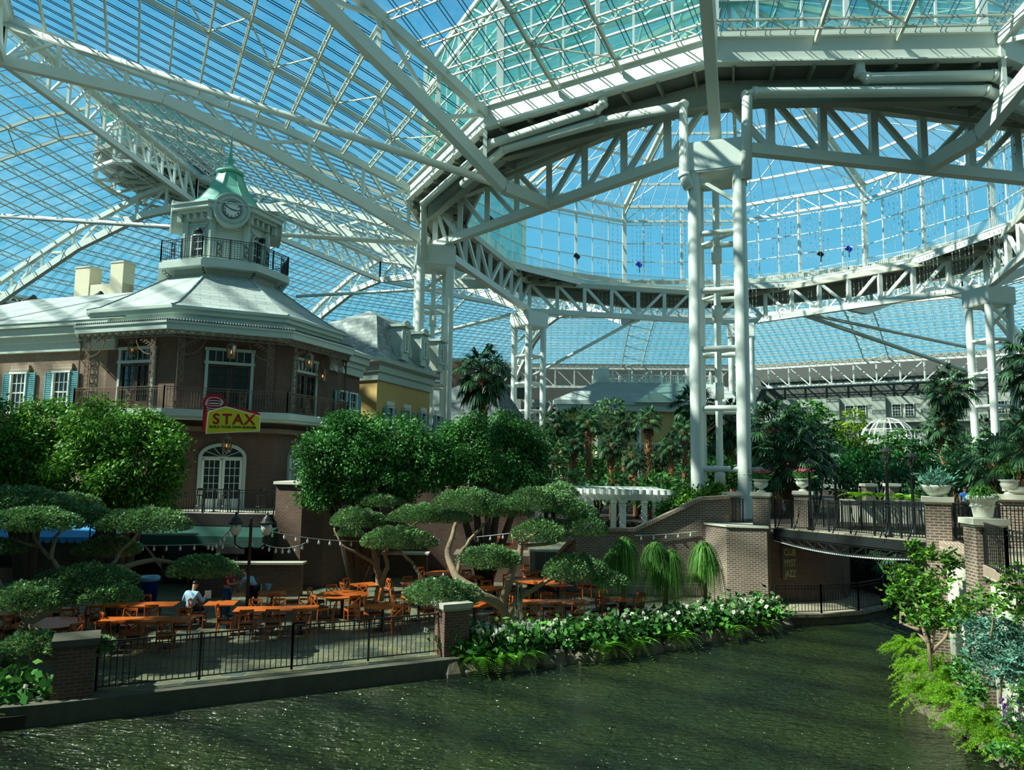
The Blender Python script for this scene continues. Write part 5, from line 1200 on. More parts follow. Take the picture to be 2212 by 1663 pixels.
def tset(px, py, kind, rot, phrase, seats, z=0.0, desc='orange-brown'):
    c = G(px, py, z + .75); c = np.array([c[0], c[1], z]); rz = R(rot)
    nm = {'R': 'round', 'S': 'square', 'L': 'long'}[kind]
    put(kind, c, rz, '%s %s wooden table %s' % (desc, nm, phrase), 'restaurant tables')
    view = math.atan2(c[1], c[0]); used = {}
    for s in seats:
        if kind == 'L':
            x, y = s; lx = {-1: -.78, 0: 0, 1: .78}.get(x, 0) if abs(y) else (1.5 if x > 0 else -1.5); ly = .66 * y
            px_, py_ = lx * cos(rz) - ly * sin(rz), lx * sin(rz) + ly * cos(rz)
            face = rz + (pi / 2 if y > 0 else -pi / 2) if y else rz + (0 if x > 0 else pi)
            pos = ('near' if y < 0 else 'far') + ' side ' + {-1: 'left', 0: 'middle', 1: 'right'}[x] if y else ('right end' if x > 0 else 'left end')
            lab = 'cross-back chair, %s, at long table %s' % (pos, phrase)
        else:
            rad = (1.02 if kind == 'R' else .68); a = R(s) ; px_, py_ = rad * cos(a), rad * sin(a); face = a
            k = int(round(((a - (view - pi / 2)) % (2 * pi)) / (pi / 4))) % 8; p_ = DIR8[k]
            if p_ in used: p_ += ' again'
            used[p_] = 1; lab = 'cross-back chair %s of %s table %s' % (p_.replace('again', 'edge'), nm, phrase)
        j = rnd.uniform(-.12, .12)
        put('C', (c[0] + px_, c[1] + py_, z), face - pi / 2 + j, lab, 'cross-back dining chairs')
A6 = [10, 70, 130, 190, 250, 310]
tset(33, 1326, 'S', 20, 'at the far left edge', [20, 110, 290])
tset(106, 1345, 'R', 0, 'behind the lowest left pad', [35, 100, 170, 330])
tset(114, 1311, 'S', 30, 'behind the left leaning trunk', [30, 120, 210])
tset(291, 1305, 'L', 8, 'in front of the blue bin', [(-1, -1), (0, -1), (1, -1), (-1, 1), (0, 1), (-1, 0)])
tset(316, 1338, 'L', 6, 'nearest the left fence', [(-1, -1), (0, -1), (1, -1), (-1, 1), (1, 1), (-1, 0)])
tset(478, 1302, 'S', 10, 'beside the standing man', [10, 190])
tset(598, 1314, 'L', 10, 'nearest the middle of the fence', [(-1, -1), (0, -1), (1, -1), (-1, 1), (0, 1), (1, 1), (1, 0), (-1, 0)])
tset(588, 1281, 'S', 20, 'with papers beside the bending person', [20, 290])
tset(741, 1283, 'R', 0, 'sunlit left of the branching tree', [15, 70, 120, 165, 235, 300])
tset(790, 1262, 'S', 35, 'behind the sunlit round table', [35, 150, 215])
tset(827, 1308, 'S', 38, 'sunlit beside the fence pillar', [38, 128, 218, 308])
tset(897, 1260, 'S', 25, 'right of the branching trunk', [25, 115, 205])
tset(905, 1290, 'S', 30, 'left of the fence pillar in shade', [30, 210, 300])
tset(962, 1238, 'R', 0, 'far back in the middle', [10, 80, 150, 220, 300])
tset(1018, 1245, 'S', 15, 'far back right of the middle trunk', [15, 105, 195, 285])
tset(1025, 1300, 'R', 0, 'behind the low middle pad', [20, 100, 190, 320])
tset(1069, 1270, 'S', 20, 'left of the thick leaning trunk', [20, 110, 200, 290])
tset(1150, 1233, 'S', 10, 'farthest back by the garden wall', [10, 100, 190, 280])
tset(1152, 1254, 'R', 0, 'just behind the thick trunk', [30, 90, 150, 210, 330])
tset(1206, 1262, 'S', 20, 'below the wide right pad', [20, 110, 200])
tset(1190, 1299, 'L', 6, 'with glossy top beside the flower bed', [(-1, -1), (0, -1), (1, -1), (-1, 1), (0, 1), (1, 1), (1, 0)])
tset(1340, 1293, 'S', 30, 'nearest the shaggy palms', [30, 120, 210, 300])
for i, (px, py, rz) in enumerate([(1262, 1290, .4), (1284, 1292, .2), (1325, 1278, -.5)]):
    c = G(px, py, 0); put('C', c, rz + pi, ('cross-back chair standing loose by the garden wall, leftmost', 'cross-back chair standing loose by the garden wall, middle', 'cross-back chair standing loose by the garden wall, rightmost')[i], 'cross-back dining chairs')
st(MB().prism([(-2.6, 35.2), (.9, 35.0), (.9, 37.5), (-2.6, 37.5)], 0, 1.2).build('step_terrace', 'brick'), 'small raised step terrace by the bar', 'ground')
tset(1066, 1160, 'S', 0, 'on the raised step terrace', [0, 180, 270], z=1.2)
c = G(579, 1275, .78); o = thing('glass_caddy', 'clear plastic caddy with papers on the sunlit back table', 'caddy', c); MB().lathe((0, 0, 0), [(0, 0), (.06, 0), (.11, .22), (.1, .22), (.05, .02)], 10).build('cup', 'liner', o); MB().box((-.25, 0, .1), (.02, .16, .2), .4).build('menu_card', 'signwhite', o)
# ================================================================ PEOPLE
M['skin'] = mat('skin', (.45, .24, .16), .5); M['hair_grey'] = mat('grey hair', (.35, .33, .30), .8); M['hair_dark'] = mat('dark hair', (.02, .015, .01), .7)
M['shirt_blue'] = mat('light blue shirt', (.30, .48, .62), .8, bump=.5, bscale=14); M['polo_red'] = mat('maroon polo shirt', (.22, .015, .03), .8, bump=.4, bscale=14); M['jeans'] = mat('blue jeans', (.02, .07, .16), .85); M['trousers'] = mat('black trousers', (.012, .012, .015), .8); M['paper'] = mat('paper', (.75, .78, .75), .6); M['bright_blue'] = mat('bright blue shirt', (.02, .12, .65), .7)
def skin_mesh(joints, edges, name, m, parent, L0):
    """one continuous tapered surface grown round a joint skeleton; joints: name -> (x, y, z, radius)"""
    names = list(joints); me = bpy.data.meshes.new(name); me.from_pydata([tuple(joints[n][:3]) for n in names], [(names.index(a), names.index(b)) for a, b in edges], [])
    o = bpy.data.objects.new(name, me); COL.objects.link(o); sm = o.modifiers.new('s', 'SKIN'); sm.use_smooth_shade = True; ss = o.modifiers.new('d', 'SUBSURF'); ss.levels = 2; ss.render_levels = 2
    for i, n in enumerate(names):
        r = joints[n][3]; me.skin_vertices[0].data[i].radius = (r, r) if np.isscalar(r) else r
    me.skin_vertices[0].data[0].use_root = True
    dg = bpy.context.evaluated_depsgraph_get(); me2 = bpy.data.meshes.new_from_object(o.evaluated_get(dg)); bpy.data.objects.remove(o)
    me2.transform(Matrix.Translation(-V3(L0))); me2.materials.clear(); me2.materials.append(M[m]); me2.polygons.foreach_set('use_smooth', np.ones(len(me2.polygons), bool))
    o = bpy.data.objects.new(name, me2); COL.objects.link(o); o.parent = parent; return o
def hand(J, E, wrist, d, side, up, pre):
    d = np.asarray(d, float); d /= np.linalg.norm(d); s = np.asarray(side, float); s /= np.linalg.norm(s); u = np.asarray(up, float)
    w_ = np.asarray(wrist, float); J[pre + 'palm'] = (*(w_ + d * .06), .03); E.append((pre + 'wrist', pre + 'palm'))
    for i, (o_, l) in enumerate(((-.03, .075), (-.01, .088), (.01, .082), (.03, .065))):
        k = w_ + d * .1 + s * o_; J[pre + 'f%da' % i] = (*k, .011); J[pre + 'f%db' % i] = (*(k + d * l * .55 - u * .012), .009); J[pre + 'f%dc' % i] = (*(k + d * l * .9 - u * .04), .008)
        E += [(pre + 'palm', pre + 'f%da' % i), (pre + 'f%da' % i, pre + 'f%db' % i), (pre + 'f%db' % i, pre + 'f%dc' % i)]
    t = w_ + d * .04 - s * .045; J[pre + 't1'] = (*t, .012); J[pre + 't2'] = (*(t + d * .045 - s * .02 - u * .01), .010); E += [(pre + 'palm', pre + 't1'), (pre + 't1', pre + 't2')]
def person(label, base, ang, K, shirt, legs, hair, extra=None):
    """K: joint -> (forward, left, up) in metres relative to base"""
    o = thing('person', label, 'person', base); L0 = np.asarray(base, float); f = np.array([cos(ang), sin(ang), 0]); l = np.array([-sin(ang), cos(ang), 0])
    W = lambda p: L0 + f * p[0] + l * p[1] + np.array([0, 0, p[2]])
    q = {k: W(v) for k, v in K.items()}
    J = {'pelvis': (*q['pelvis'], .12), 'belly': (*((q['pelvis'] + q['chest']) / 2), .125), 'chest': (*q['chest'], .14), 'neckb': (*((q['neck'] * .8 + q['chest'] * .2)), .065), 'neck': (*q['neck'], .055), 'jaw': (*(q['neck'] * .45 + q['head'] * .55), .075), 'head': (*q['head'], .095), 'crown': (*(q['head'] + (q['head'] - q['neck']) * .42), .07)}
    E = [('pelvis', 'belly'), ('belly', 'chest'), ('chest', 'neckb'), ('neckb', 'neck'), ('neck', 'jaw'), ('jaw', 'head'), ('head', 'crown')]
    for s in 'LR':
        J[s + 'sh'] = (*q[s + 'sh'], .062); J[s + 'el'] = (*q[s + 'el'], .042); J[s + 'wrist'] = (*q[s + 'wr'], .026); J[s + 'hip'] = (*q[s + 'hip'], .1); J[s + 'kn'] = (*q[s + 'kn'], .062); J[s + 'an'] = (*q[s + 'an'], .042); J[s + 'toe'] = (*(q[s + 'an'] + f * .17 - [0, 0, .05]), .035)
        E += [('chest', s + 'sh'), (s + 'sh', s + 'el'), (s + 'el', s + 'wrist'), ('pelvis', s + 'hip'), (s + 'hip', s + 'kn'), (s + 'kn', s + 'an'), (s + 'an', s + 'toe')]
        d = q[s + 'wr'] - q[s + 'el']; hand(J, E, q[s + 'wr'], d, np.cross(d, [0, 0, 1]) * (1 if s == 'L' else -1) + 1e-4, np.array([0, 0, 1]), s)
    body = skin_mesh(J, E, 'body', 'skin', o, L0)
    def sub(keys, ed, infl, name, mt, over={}):
        JJ = {k: (*J[k][:3], over.get(k, J[k][3] + infl)) for k in keys}; return skin_mesh(JJ, ed, name, mt, o, L0)
    for s in 'LR': J[s + 'cuff'] = tuple(np.array(J[s + 'el'][:3]) * .55 + np.array(J[s + 'sh'][:3]) * .45 if shirt[1] else np.array(J[s + 'el'][:3]) * .1 + np.array(J[s + 'wrist'][:3]) * .9) + (.05 if shirt[1] else .035,)
    mid = [('pelvis', 'belly'), ('belly', 'chest'), ('chest', 'neckb')]
    if shirt[1]: sub(['pelvis', 'belly', 'chest', 'neckb', 'Lsh', 'Rsh', 'Lcuff', 'Rcuff'], mid + [('chest', 'Lsh'), ('chest', 'Rsh'), ('Lsh', 'Lcuff'), ('Rsh', 'Rcuff')], .022, 'shirt', shirt[0])
    else: sub(['pelvis', 'belly', 'chest', 'neckb', 'Lsh', 'Rsh', 'Lel', 'Rel', 'Lcuff', 'Rcuff'], mid + [('chest', 'Lsh'), ('chest', 'Rsh'), ('Lsh', 'Lel'), ('Rsh', 'Rel'), ('Lel', 'Lcuff'), ('Rel', 'Rcuff')], .02, 'shirt', shirt[0])
    sub(['pelvis', 'Lhip', 'Rhip', 'Lkn', 'Rkn', 'Lan', 'Ran'], [('pelvis', 'Lhip'), ('pelvis', 'Rhip'), ('Lhip', 'Lkn'), ('Rhip', 'Rkn'), ('Lkn', 'Lan'), ('Rkn', 'Ran')], .02, 'trousers', legs)
    for s in 'LR': m = MB(); a = np.array(J[s + 'an'][:3]); m.tube([a - f * .05 - [0, 0, .02], a + f * .06 - [0, 0, .035], a + f * .19 - [0, 0, .05]], [.055, .052, .035], 10); m.build('shoe', 'cushion', o, smooth=True, loc=L0)
    h = q['head']; up = (q['head'] - q['neck']); up /= np.linalg.norm(up); ff = f - up * np.dot(f, up); ff /= np.linalg.norm(ff); ll = np.cross(up, ff)
    m = MB(); V = []; n = 12
    for i in range(7):
        e = -.15 + i / 6 * (pi / 2 + .15)
        for j in range(n):
            t = 2 * pi * j / n; cut = .35 * max(0, cos(t)); ee = max(e, cut if i == 0 else e)
            V.append(h + up * (.03 + .118 * sin(ee)) + ff * (-.015 + .108 * cos(ee) * cos(t)) + ll * .1 * cos(ee) * sin(t))
    m.add(V, [(i * n + j, i * n + (j + 1) % n, (i + 1) * n + (j + 1) % n, (i + 1) * n + j) for i in range(6) for j in range(n)]); m.build('hair', hair, o, smooth=True, loc=L0)
    m = MB(); m.tube([h + ff * .08 + up * .01, h + ff * .125 - up * .025], [.008, .016], 6); m.build('nose', 'skin', o, loc=L0)
    m = MB()
    for s in (-1, 1): m.lathe(h + ff * .088 + ll * s * .034 + up * .02, [(0, -.011), (.014, 0), (0, .011)], 8)
    m.build('eyes', 'blacktext', o, loc=L0); m = MB(); m.bar(h + ff * .09 - up * .05 - ll * .025, h + ff * .09 - up * .05 + ll * .025, .01); m.build('mouth', 'redtext', o, loc=L0)
    m = MB()
    for s in (-1, 1): m.lathe(h + ll * s * .098, [(0, -.03), (.018, -.015), (.02, .015), (0, .03)], 8)
    m.build('ears', 'skin', o, loc=L0); return o, W, L0
b = G(488, 1334, 0); person('standing person with bald head in a maroon polo shirt and blue jeans', b, R(-5), dict(pelvis=(0, 0, .95), chest=(.03, 0, 1.32), neck=(.05, 0, 1.52), head=(.07, 0, 1.68), Lsh=(.03, .19, 1.42), Rsh=(.03, -.19, 1.42), Lel=(.12, .24, 1.14), Rel=(.14, -.23, 1.14), Lwr=(.38, .16, 1.2), Rwr=(.4, -.14, 1.18), Lhip=(0, .1, .9), Rhip=(0, -.1, .9), Lkn=(.02, .12, .5), Rkn=(.0, -.11, .5), Lan=(-.02, .13, .08), Ran=(-.02, -.12, .08)), ('polo_red', True), 'jeans', 'skin')
b = G(543, 1322, 0); person('person in a pale blue shirt and dark trousers bending over a table', b, R(150), dict(pelvis=(-.1, 0, .88), chest=(.22, 0, 1.12), neck=(.38, 0, 1.22), head=(.5, 0, 1.30), Lsh=(.25, .18, 1.14), Rsh=(.25, -.18, 1.14), Lel=(.34, .24, .9), Rel=(.34, -.24, .9), Lwr=(.5, .16, .76), Rwr=(.5, -.16, .78), Lhip=(-.1, .1, .84), Rhip=(-.1, -.1, .84), Lkn=(0, .12, .46), Rkn=(-.02, -.12, .46), Lan=(-.06, .13, .08), Ran=(-.08, -.12, .08)), ('shirt_blue', False), 'trousers', 'hair_grey')
b = G(409, 1352, 0); o, W, L0 = person('seated person seen from behind in a light blue shirt, reading papers', b, R(78), dict(pelvis=(0, 0, .52), chest=(.04, 0, .92), neck=(.12, 0, 1.12), head=(.19, 0, 1.26), Lsh=(.05, .2, 1.02), Rsh=(.05, -.2, 1.02), Lel=(.1, .34, .76), Rel=(.14, -.32, .76), Lwr=(.36, .2, .8), Rwr=(.4, -.22, .84), Lhip=(.02, .1, .52), Rhip=(.02, -.1, .52), Lkn=(.44, .13, .52), Rkn=(.44, -.13, .52), Lan=(.42, .13, .08), Ran=(.42, -.13, .08)), ('shirt_blue', False), 'trousers', 'hair_dark')
pp = W((.52, -.26, .92)); po = thing('paper_sheet', 'white sheet of paper held by the seated person', 'paper', pp); MB().box((0, 0, 0), (.2, .01, .26), .5).build('sheet', 'paper', po)
put('C', L0 + [0, 0, 0], R(78) + pi / 2 + pi, 'cross-back chair the light-blue-shirted person sits on', 'cross-back dining chairs')
b = P(2082, 1040, 42); b[2] = 2.7; person('small distant person in a bright blue shirt among the far right plants', b, R(-100), dict(pelvis=(0, 0, .95), chest=(.03, 0, 1.32), neck=(.05, 0, 1.52), head=(.07, 0, 1.68), Lsh=(.03, .19, 1.42), Rsh=(.03, -.19, 1.42), Lel=(.02, .25, 1.12), Rel=(.02, -.25, 1.12), Lwr=(.1, .25, .88), Rwr=(.1, -.25, .88), Lhip=(0, .1, .9), Rhip=(0, -.1, .9), Lkn=(.02, .12, .5), Rkn=(.0, -.11, .5), Lan=(-.02, .13, .08), Ran=(-.02, -.12, .08)), ('bright_blue', True), 'trousers', 'hair_dark')

# ================================================================ PLANTS
M['lf_ficus'] = leafmat('ficus leaf', (.035, .125, .018), (.08, .25, .028), (.26, .46, .05), trans=.24)
M['lf_ficus2'] = leafmat('glossy ficus leaf', (.028, .12, .03), (.055, .2, .038), (.15, .38, .07), trans=.2)
M['lf_bonsai'] = leafmat('small grey-green leaf', (.07, .18, .07), (.15, .32, .12), (.34, .42, .16), trans=.15, rough=.3)
M['lf_palm'] = leafmat('palm frond', (.02, .07, .03), (.045, .13, .05), (.09, .19, .07), trans=.15, rough=.4)
M['lf_palm2'] = leafmat('light palm frond', (.04, .13, .05), (.08, .22, .08), (.16, .32, .12), trans=.2, rough=.4)
M['lf_pony'] = leafmat('ponytail leaf', (.05, .17, .03), (.10, .27, .04), (.2, .42, .08), trans=.25)
M['lf_anth'] = leafmat('anthurium leaf', (.03, .12, .03), (.06, .2, .04), (.16, .36, .07), trans=.15, rough=.25)
M['lf_fern'] = leafmat('fern frond', (.08, .26, .03), (.13, .36, .03), (.24, .5, .05), trans=.3)
M['lf_aspara'] = leafmat('foxtail fern', (.12, .32, .02), (.22, .48, .03), (.42, .64, .05), trans=.35)
M['lf_blue'] = leafmat('blue-green leaf', (.06, .17, .12), (.10, .26, .19), (.2, .4, .3), trans=.15)
M['lf_dark'] = leafmat('dark understory leaf', (.015, .07, .025), (.04, .14, .04), (.09, .26, .06), trans=.2)
M['lf_yel'] = leafmat('yellow-green leaf', (.12, .27, .03), (.22, .38, .04), (.4, .5, .06), trans=.3)
M['petal'] = leafmat('white spathe', (.7, .72, .55), (.8, .82, .7), (.75, .8, .4), trans=.3); M['pink'] = mat('pink petals', (.75, .12, .22), .6); M['redfl'] = mat('red petals', (.6, .03, .04), .5); M['purple'] = mat('purple petals', (.25, .05, .5), .5)
M['bark'] = mat('pale grey-brown bark', (.26, .19, .12), .9, noise=.35, nscale=6, bump=.8, bscale=20); M['bark_dark'] = mat('dark bark', (.07, .05, .03), .9, noise=.3, nscale=6, bump=.8, bscale=20)
M['palm_bark'] = mat('fibrous orange palm trunk', (.30, .14, .06), .95, noise=.5, nscale=7, bump=1.0, bscale=25); M['moss'] = mat('hanging moss', (.35, .38, .26), .9)
def leaves(C_, D, ln, wd, seed=0, droop=0.0, flat=0.0):
    """diamond leaves at centres C_, pointing along D"""
    C_ = np.asarray(C_, float); n = len(C_); r = np.random.default_rng(seed); D = D + r.normal(0, .35, (n, 3)); D[:, 2] -= droop; D /= np.linalg.norm(D, axis=1, keepdims=True) + 1e-9
    RN = r.normal(0, 1, (n, 3)); RN = RN * (1 - flat) + np.array([0, 0, 1.6]) * flat; S = np.cross(D, RN); S /= np.linalg.norm(S, axis=1, keepdims=True) + 1e-9; k = r.uniform(.7, 1.25, (n, 1)); l = ln * k; w2 = wd * k / 2
    V = np.stack([C_ - D * l * .5, C_ + S * w2 - D * l * .05, C_ + D * l * .5, C_ - S * w2 - D * l * .05], 1).reshape(-1, 3)
    return V, np.arange(4 * n).reshape(n, 4)
def blob_pts(c, rad, n, r, shell=.72, top=False, zmin=-1):
    u = r.normal(0, 1, (n, 3)); u /= np.linalg.norm(u, axis=1, keepdims=True)
    if top: u[:, 2] = np.abs(u[:, 2]) * 1.0; 
    u[:, 2] = np.maximum(u[:, 2], zmin)
    s = r.uniform(shell, 1.0, (n, 1)) ** .7
    lump = 1 + .10 * np.sin(u[:, :1] * 9 + c[0]) * np.sin(u[:, 1:2] * 8 + c[1]) + .07 * np.sin(u[:, 2:] * 13)
    return np.asarray(c) + u * s * lump * np.asarray(rad), u
def tree(name, label, base, blobs, dens, ln, wd, mt, trunk, r0=.18, cat='tree', seed=1, group=None, droop=.5, bark='bark_dark', cl=None):
    """blobs: (centre, radii); leaf sprays gathered on lobed crowns"""
    base = np.asarray(base, float); o = thing(name, label, cat, base, group=group); r = np.random.default_rng(seed); VV = MB()
    if cl:
        ex = []
        for c, rad in blobs:
            for _ in range(9):
                u = r.normal(0, 1, 3); u[1] = -abs(u[1]) if r.random() < .6 else u[1]; u /= np.linalg.norm(u); ex.append((np.asarray(c) + u * np.asarray(rad) * .88, tuple(np.asarray(rad) * r.uniform(.2, .38))))
        blobs = [(c, tuple(np.asarray(q) * .9)) for c, q in blobs] + ex
    for c, rad in blobs:
        area = rad[0] * rad[1] + rad[0] * rad[2] + rad[1] * rad[2]; n = int(area * dens)
        if cl:   # clustered sprays
            k = max(8, n // cl); tc, tu = blob_pts(c, rad, k, r, .55); cnt = cl
            C_ = (tc[:, None, :] + r.normal(0, 1, (k, cnt, 3)) * np.array([.22, .22, .16]) * ln * 9 * .6).reshape(-1, 3); U = np.repeat(tu, cnt, 0) + np.array([0, 0, 0])
            C_[:, 2] -= np.abs(r.normal(0, .08, len(C_)))
        else: C_, U = blob_pts(c, rad, n, r, .6)
        V, Q = leaves(C_, U * .8, ln, wd, seed + int(abs(c[0]) * 7), droop); VV.addq(V, Q)
    VV.build('foliage', mt, o, loc=base)
    m = MB()
    for t in trunk:
        k = len(t); m.tube(t, list(np.linspace(r0, r0 * .4, k)), 8)
    m.build('trunk', bark, o, smooth=True, loc=base); return o
def Pm(px, py, Y): return P(px, py, Y)
def pxr(px, Y): return px * Y / FPX
# big ficus trees
def ficus(label, bl, Y, base_px, z0, seed, mt='lf_ficus'):
    bs = []
    for (px, py, rx, ry, dy) in bl: bs.append((P(px, py, Y + dy), (pxr(rx, Y), pxr(rx, Y) * .85, pxr(ry, Y))))
    b = P(base_px, 1100, Y); b[2] = z0; tops = [c for c, _ in bs]
    tree('ficus_tree', label, b, bs, 900, .15, .07, mt, [[b, b + (t - b) * .5 + [0, 0, .3], t] for t in tops], .2, seed=seed, cl=26)
ficus('large bright green leafy tree in front of the brick wing at the far left', [(60, 985, 95, 90, 0), (-10, 930, 70, 75, .5), (30, 1050, 80, 45, .3), (110, 930, 75, 70, .4)], 27, 70, 0, 3)
ficus('large bright green leafy tree covering the left end of the balcony', [(235, 940, 95, 75, .2), (300, 1000, 90, 85, -.3), (190, 1020, 90, 60, .3), (345, 945, 45, 50, .3), (330, 1060, 65, 40, 0), (230, 1065, 80, 40, .5)], 26, 260, 0, 4)
ficus('big bushy green tree right of the clock building, leaning over the brick block', [(760, 960, 85, 75, 0), (700, 985, 60, 70, -.3), (850, 960, 80, 75, .5), (700, 1060, 50, 40, 0), (800, 1040, 100, 50, .3), (910, 1000, 60, 70, .4), (760, 915, 50, 35, .6)], 30.5, 780, 0, 5, 'lf_ficus2')
ficus('big bushy green tree in front of the big fan palm, right one of the pair', [(1010, 950, 75, 60, 0), (1100, 955, 75, 65, .2), (1060, 1010, 105, 50, -.3), (960, 985, 60, 60, .3), (1155, 1000, 35, 50, .2)], 32, 1050, 0, 6, 'lf_ficus2')
# cloud-pruned trees
def pads(label, base, lst, branches, seed, r0=.14):
    base = np.asarray(base, float); o = thing('cloud_pruned_tree', label, 'tree', base); r = np.random.default_rng(seed)
    for i, (px, py, w_, h, Y) in enumerate(lst):
        c = P(px, py, Y); rx = pxr(w_ / 2, Y); rz_ = pxr(h / 2, Y) * 1.05; ry = rx * .8; c[2] -= rz_ * .5
        n = int(rx * ry * 6500); a = r.uniform(0, 2 * pi, n); q = np.sqrt(r.uniform(0, 1, n)); lob = 1 + .14 * np.sin(3 * a + i) + .08 * np.sin(7 * a + 2 * i)
        hh = np.sqrt(np.maximum(0, 1 - q ** 2)); bump = .86 + .10 * np.sin(q * np.cos(a) * 8 + i) * np.sin(q * np.sin(a) * 7 + 2 * i) + .05 * np.sin(q * np.cos(a) * 19)
        z = hh * rz_ * 1.5 * bump * r.uniform(.72, 1.0, n) + r.normal(0, .015, n); low = r.uniform(0, 1, n) < .22; z[low] = r.uniform(-.35, .5, low.sum()) * rz_ * hh[low]
        C_ = np.stack([c[0] + rx * q * lob * np.cos(a), c[1] + ry * q * lob * np.sin(a), c[2] + z], 1); U = np.stack([np.cos(a) * q, np.sin(a) * q, .5 + 0 * q], 1)
        V, Q = leaves(C_, U, .088, .044, seed + i, 0, .5); m = MB(); m.addq(V, Q); m.build('foliage_pad', 'lf_bonsai', o, loc=base)
    for b in branches:
        pts = [P(*t) if len(t) == 3 else np.array([t[0], t[1], t[2]]) for t in [x[:3] for x in b[0]]]
        k = len(pts); fine = []
        for j in range(k - 1):
            for s in (0, .33, .66): fine.append(pts[j] * (1 - s) + pts[j + 1] * s + np.array([r.normal(0, .02), r.normal(0, .02), r.normal(0, .02)]))
        fine.append(pts[-1]); MB().tube(fine, list(np.linspace(b[1], b[2], len(fine))), 8).build('branch', 'bark', o, smooth=True, loc=base)
    return o
pads('large cloud-pruned tree with layered flat pads at the far left', G(20, 1440, 0), [(40, 1078, 190, 66, 20.5), (150, 1112, 190, 60, 21), (70, 1120, 200, 60, 19.5), (320, 1122, 185, 62, 21), (240, 1180, 130, 50, 21.5), (190, 1245, 190, 62, 20), (70, 1285, 200, 66, 19), (230, 1278, 130, 52, 19.5), (437, 1222, 148, 56, 21.5), (75, 1385, 125, 56, 18.2), (185, 1392, 130, 44, 18.0), (150, 1080, 120, 40, 22), (10, 1180, 90, 40, 20)],
     [([(15, 1440, 18.5), (60, 1345, 18.6), (150, 1292, 19.2), (235, 1230, 20.4), (330, 1208, 21), (430, 1228, 21.3)], .16, .04), ([(150, 1292, 19.2), (130, 1230, 19.8), (85, 1180, 20), (60, 1130, 20)], .08, .03), ([(110, 1210, 19.8), (120, 1160, 20.2), (150, 1120, 20.8)], .06, .025), ([(235, 1230, 20.4), (280, 1170, 20.8), (320, 1130, 21)], .06, .025), ([(60, 1345, 18.6), (20, 1300, 18.9), (-10, 1240, 19.2)], .09, .04), ([(60, 1345, 18.6), (90, 1375, 18.2), (75, 1392, 18.2)], .06, .03), ([(75, 1430, 18), (62, 1400, 18.1), (85, 1392, 18), (180, 1400, 18)], .05, .025), ([(75, 1430, 18), (120, 1425, 18), (150, 1418, 17.8)], .04, .02), ([(85, 1180, 20), (30, 1170, 20), (5, 1188, 20)], .05, .02)], 11)
pads('cloud-pruned tree with forked pale trunk in the middle of the tables', G(820, 1296, 0), [(820, 1080, 95, 34, 29.5), (768, 1117, 115, 52, 28.6), (857, 1160, 158, 56, 28), (930, 1108, 178, 48, 28.8), (760, 1150, 60, 20, 28.4)],
     [([(822, 1296, 29), (820, 1255, 29), (813, 1210, 28.8), (800, 1180, 28.6), (798, 1150, 28.5)], .17, .06), ([(822, 1262, 29), (835, 1225, 28.6), (832, 1195, 28.3), (850, 1165, 28)], .1, .05), ([(812, 1218, 28.8), (780, 1200, 28.6), (745, 1182, 28.5), (728, 1160, 28.5), (722, 1140, 28.6)], .07, .03), ([(832, 1198, 28.3), (862, 1188, 28.4), (890, 1215, 28.4), (920, 1258, 27.5)], .07, .05), ([(813, 1200, 28.8), (825, 1130, 29), (820, 1090, 29.4)], .05, .03), ([(850, 1170, 28), (900, 1130, 28.5), (935, 1118, 28.8)], .05, .03)], 12)
pads('largest cloud-pruned tree with thick leaning trunk by the canal bed', G(1100, 1348, 0), [(1015, 1078, 150, 56, 26), (1075, 1095, 120, 50, 26), (1160, 1078, 150, 62, 25.6), (1245, 1100, 90, 44, 25.4), (1168, 1145, 118, 60, 25), (1265, 1135, 105, 56, 25.2), (1057, 1202, 128, 58, 24.8), (950, 1276, 160, 62, 22.4), (1237, 1224, 138, 66, 25), (1317, 1249, 76, 38, 25), (1097, 1202, 60, 36, 24.6), (1210, 1060, 90, 40, 26.2), (985, 1295, 90, 36, 22.4)],
     [([(1100, 1350, 24.8), (1088, 1310, 24.8), (1040, 1285, 24.4), (985, 1245, 24.6), (965, 1200, 25.2), (975, 1165, 25.6), (985, 1130, 26)], .2, .06), ([(1088, 1310, 24.8), (1095, 1270, 24.6), (1102, 1240, 24.6), (1120, 1210, 24.8), (1125, 1170, 25), (1160, 1150, 25)], .16, .06), ([(985, 1245, 24.6), (1000, 1190, 25), (1020, 1160, 25.4), (1060, 1110, 25.9)], .08, .04), ([(1122, 1290, 24.6), (1150, 1275, 24.6), (1190, 1250, 24.8), (1230, 1240, 25), (1300, 1256, 25)], .09, .03), ([(1098, 1330, 24.8), (1122, 1290, 24.6)], .12, .09), ([(1120, 1210, 24.8), (1130, 1180, 25), (1200, 1170, 25.2), (1240, 1150, 25.2), (1260, 1120, 25.3)], .08, .03), ([(1040, 1285, 24.4), (1000, 1305, 23.4), (960, 1290, 22.5)], .1, .04), ([(1160, 1150, 25), (1165, 1110, 25.4), (1170, 1080, 25.6)], .05, .03), ([(1125, 1190, 25), (1075, 1200, 24.8), (1060, 1215, 24.8)], .06, .03)], 13)
m = MB(); A = []; B = []
for i in range(34): q = P(1121 + rnd.uniform(-8, 8), 1262 + rnd.uniform(-6, 6), 24.5); A.append(q); B.append(q - [rnd.uniform(-.02, .02), 0, rnd.uniform(.5, 1.2)])
m.bars(A, B, .012); tag(m.build('hanging_moss', 'moss'), 'grey moss strands hanging from the thick leaning trunk', 'moss', kind='stuff')
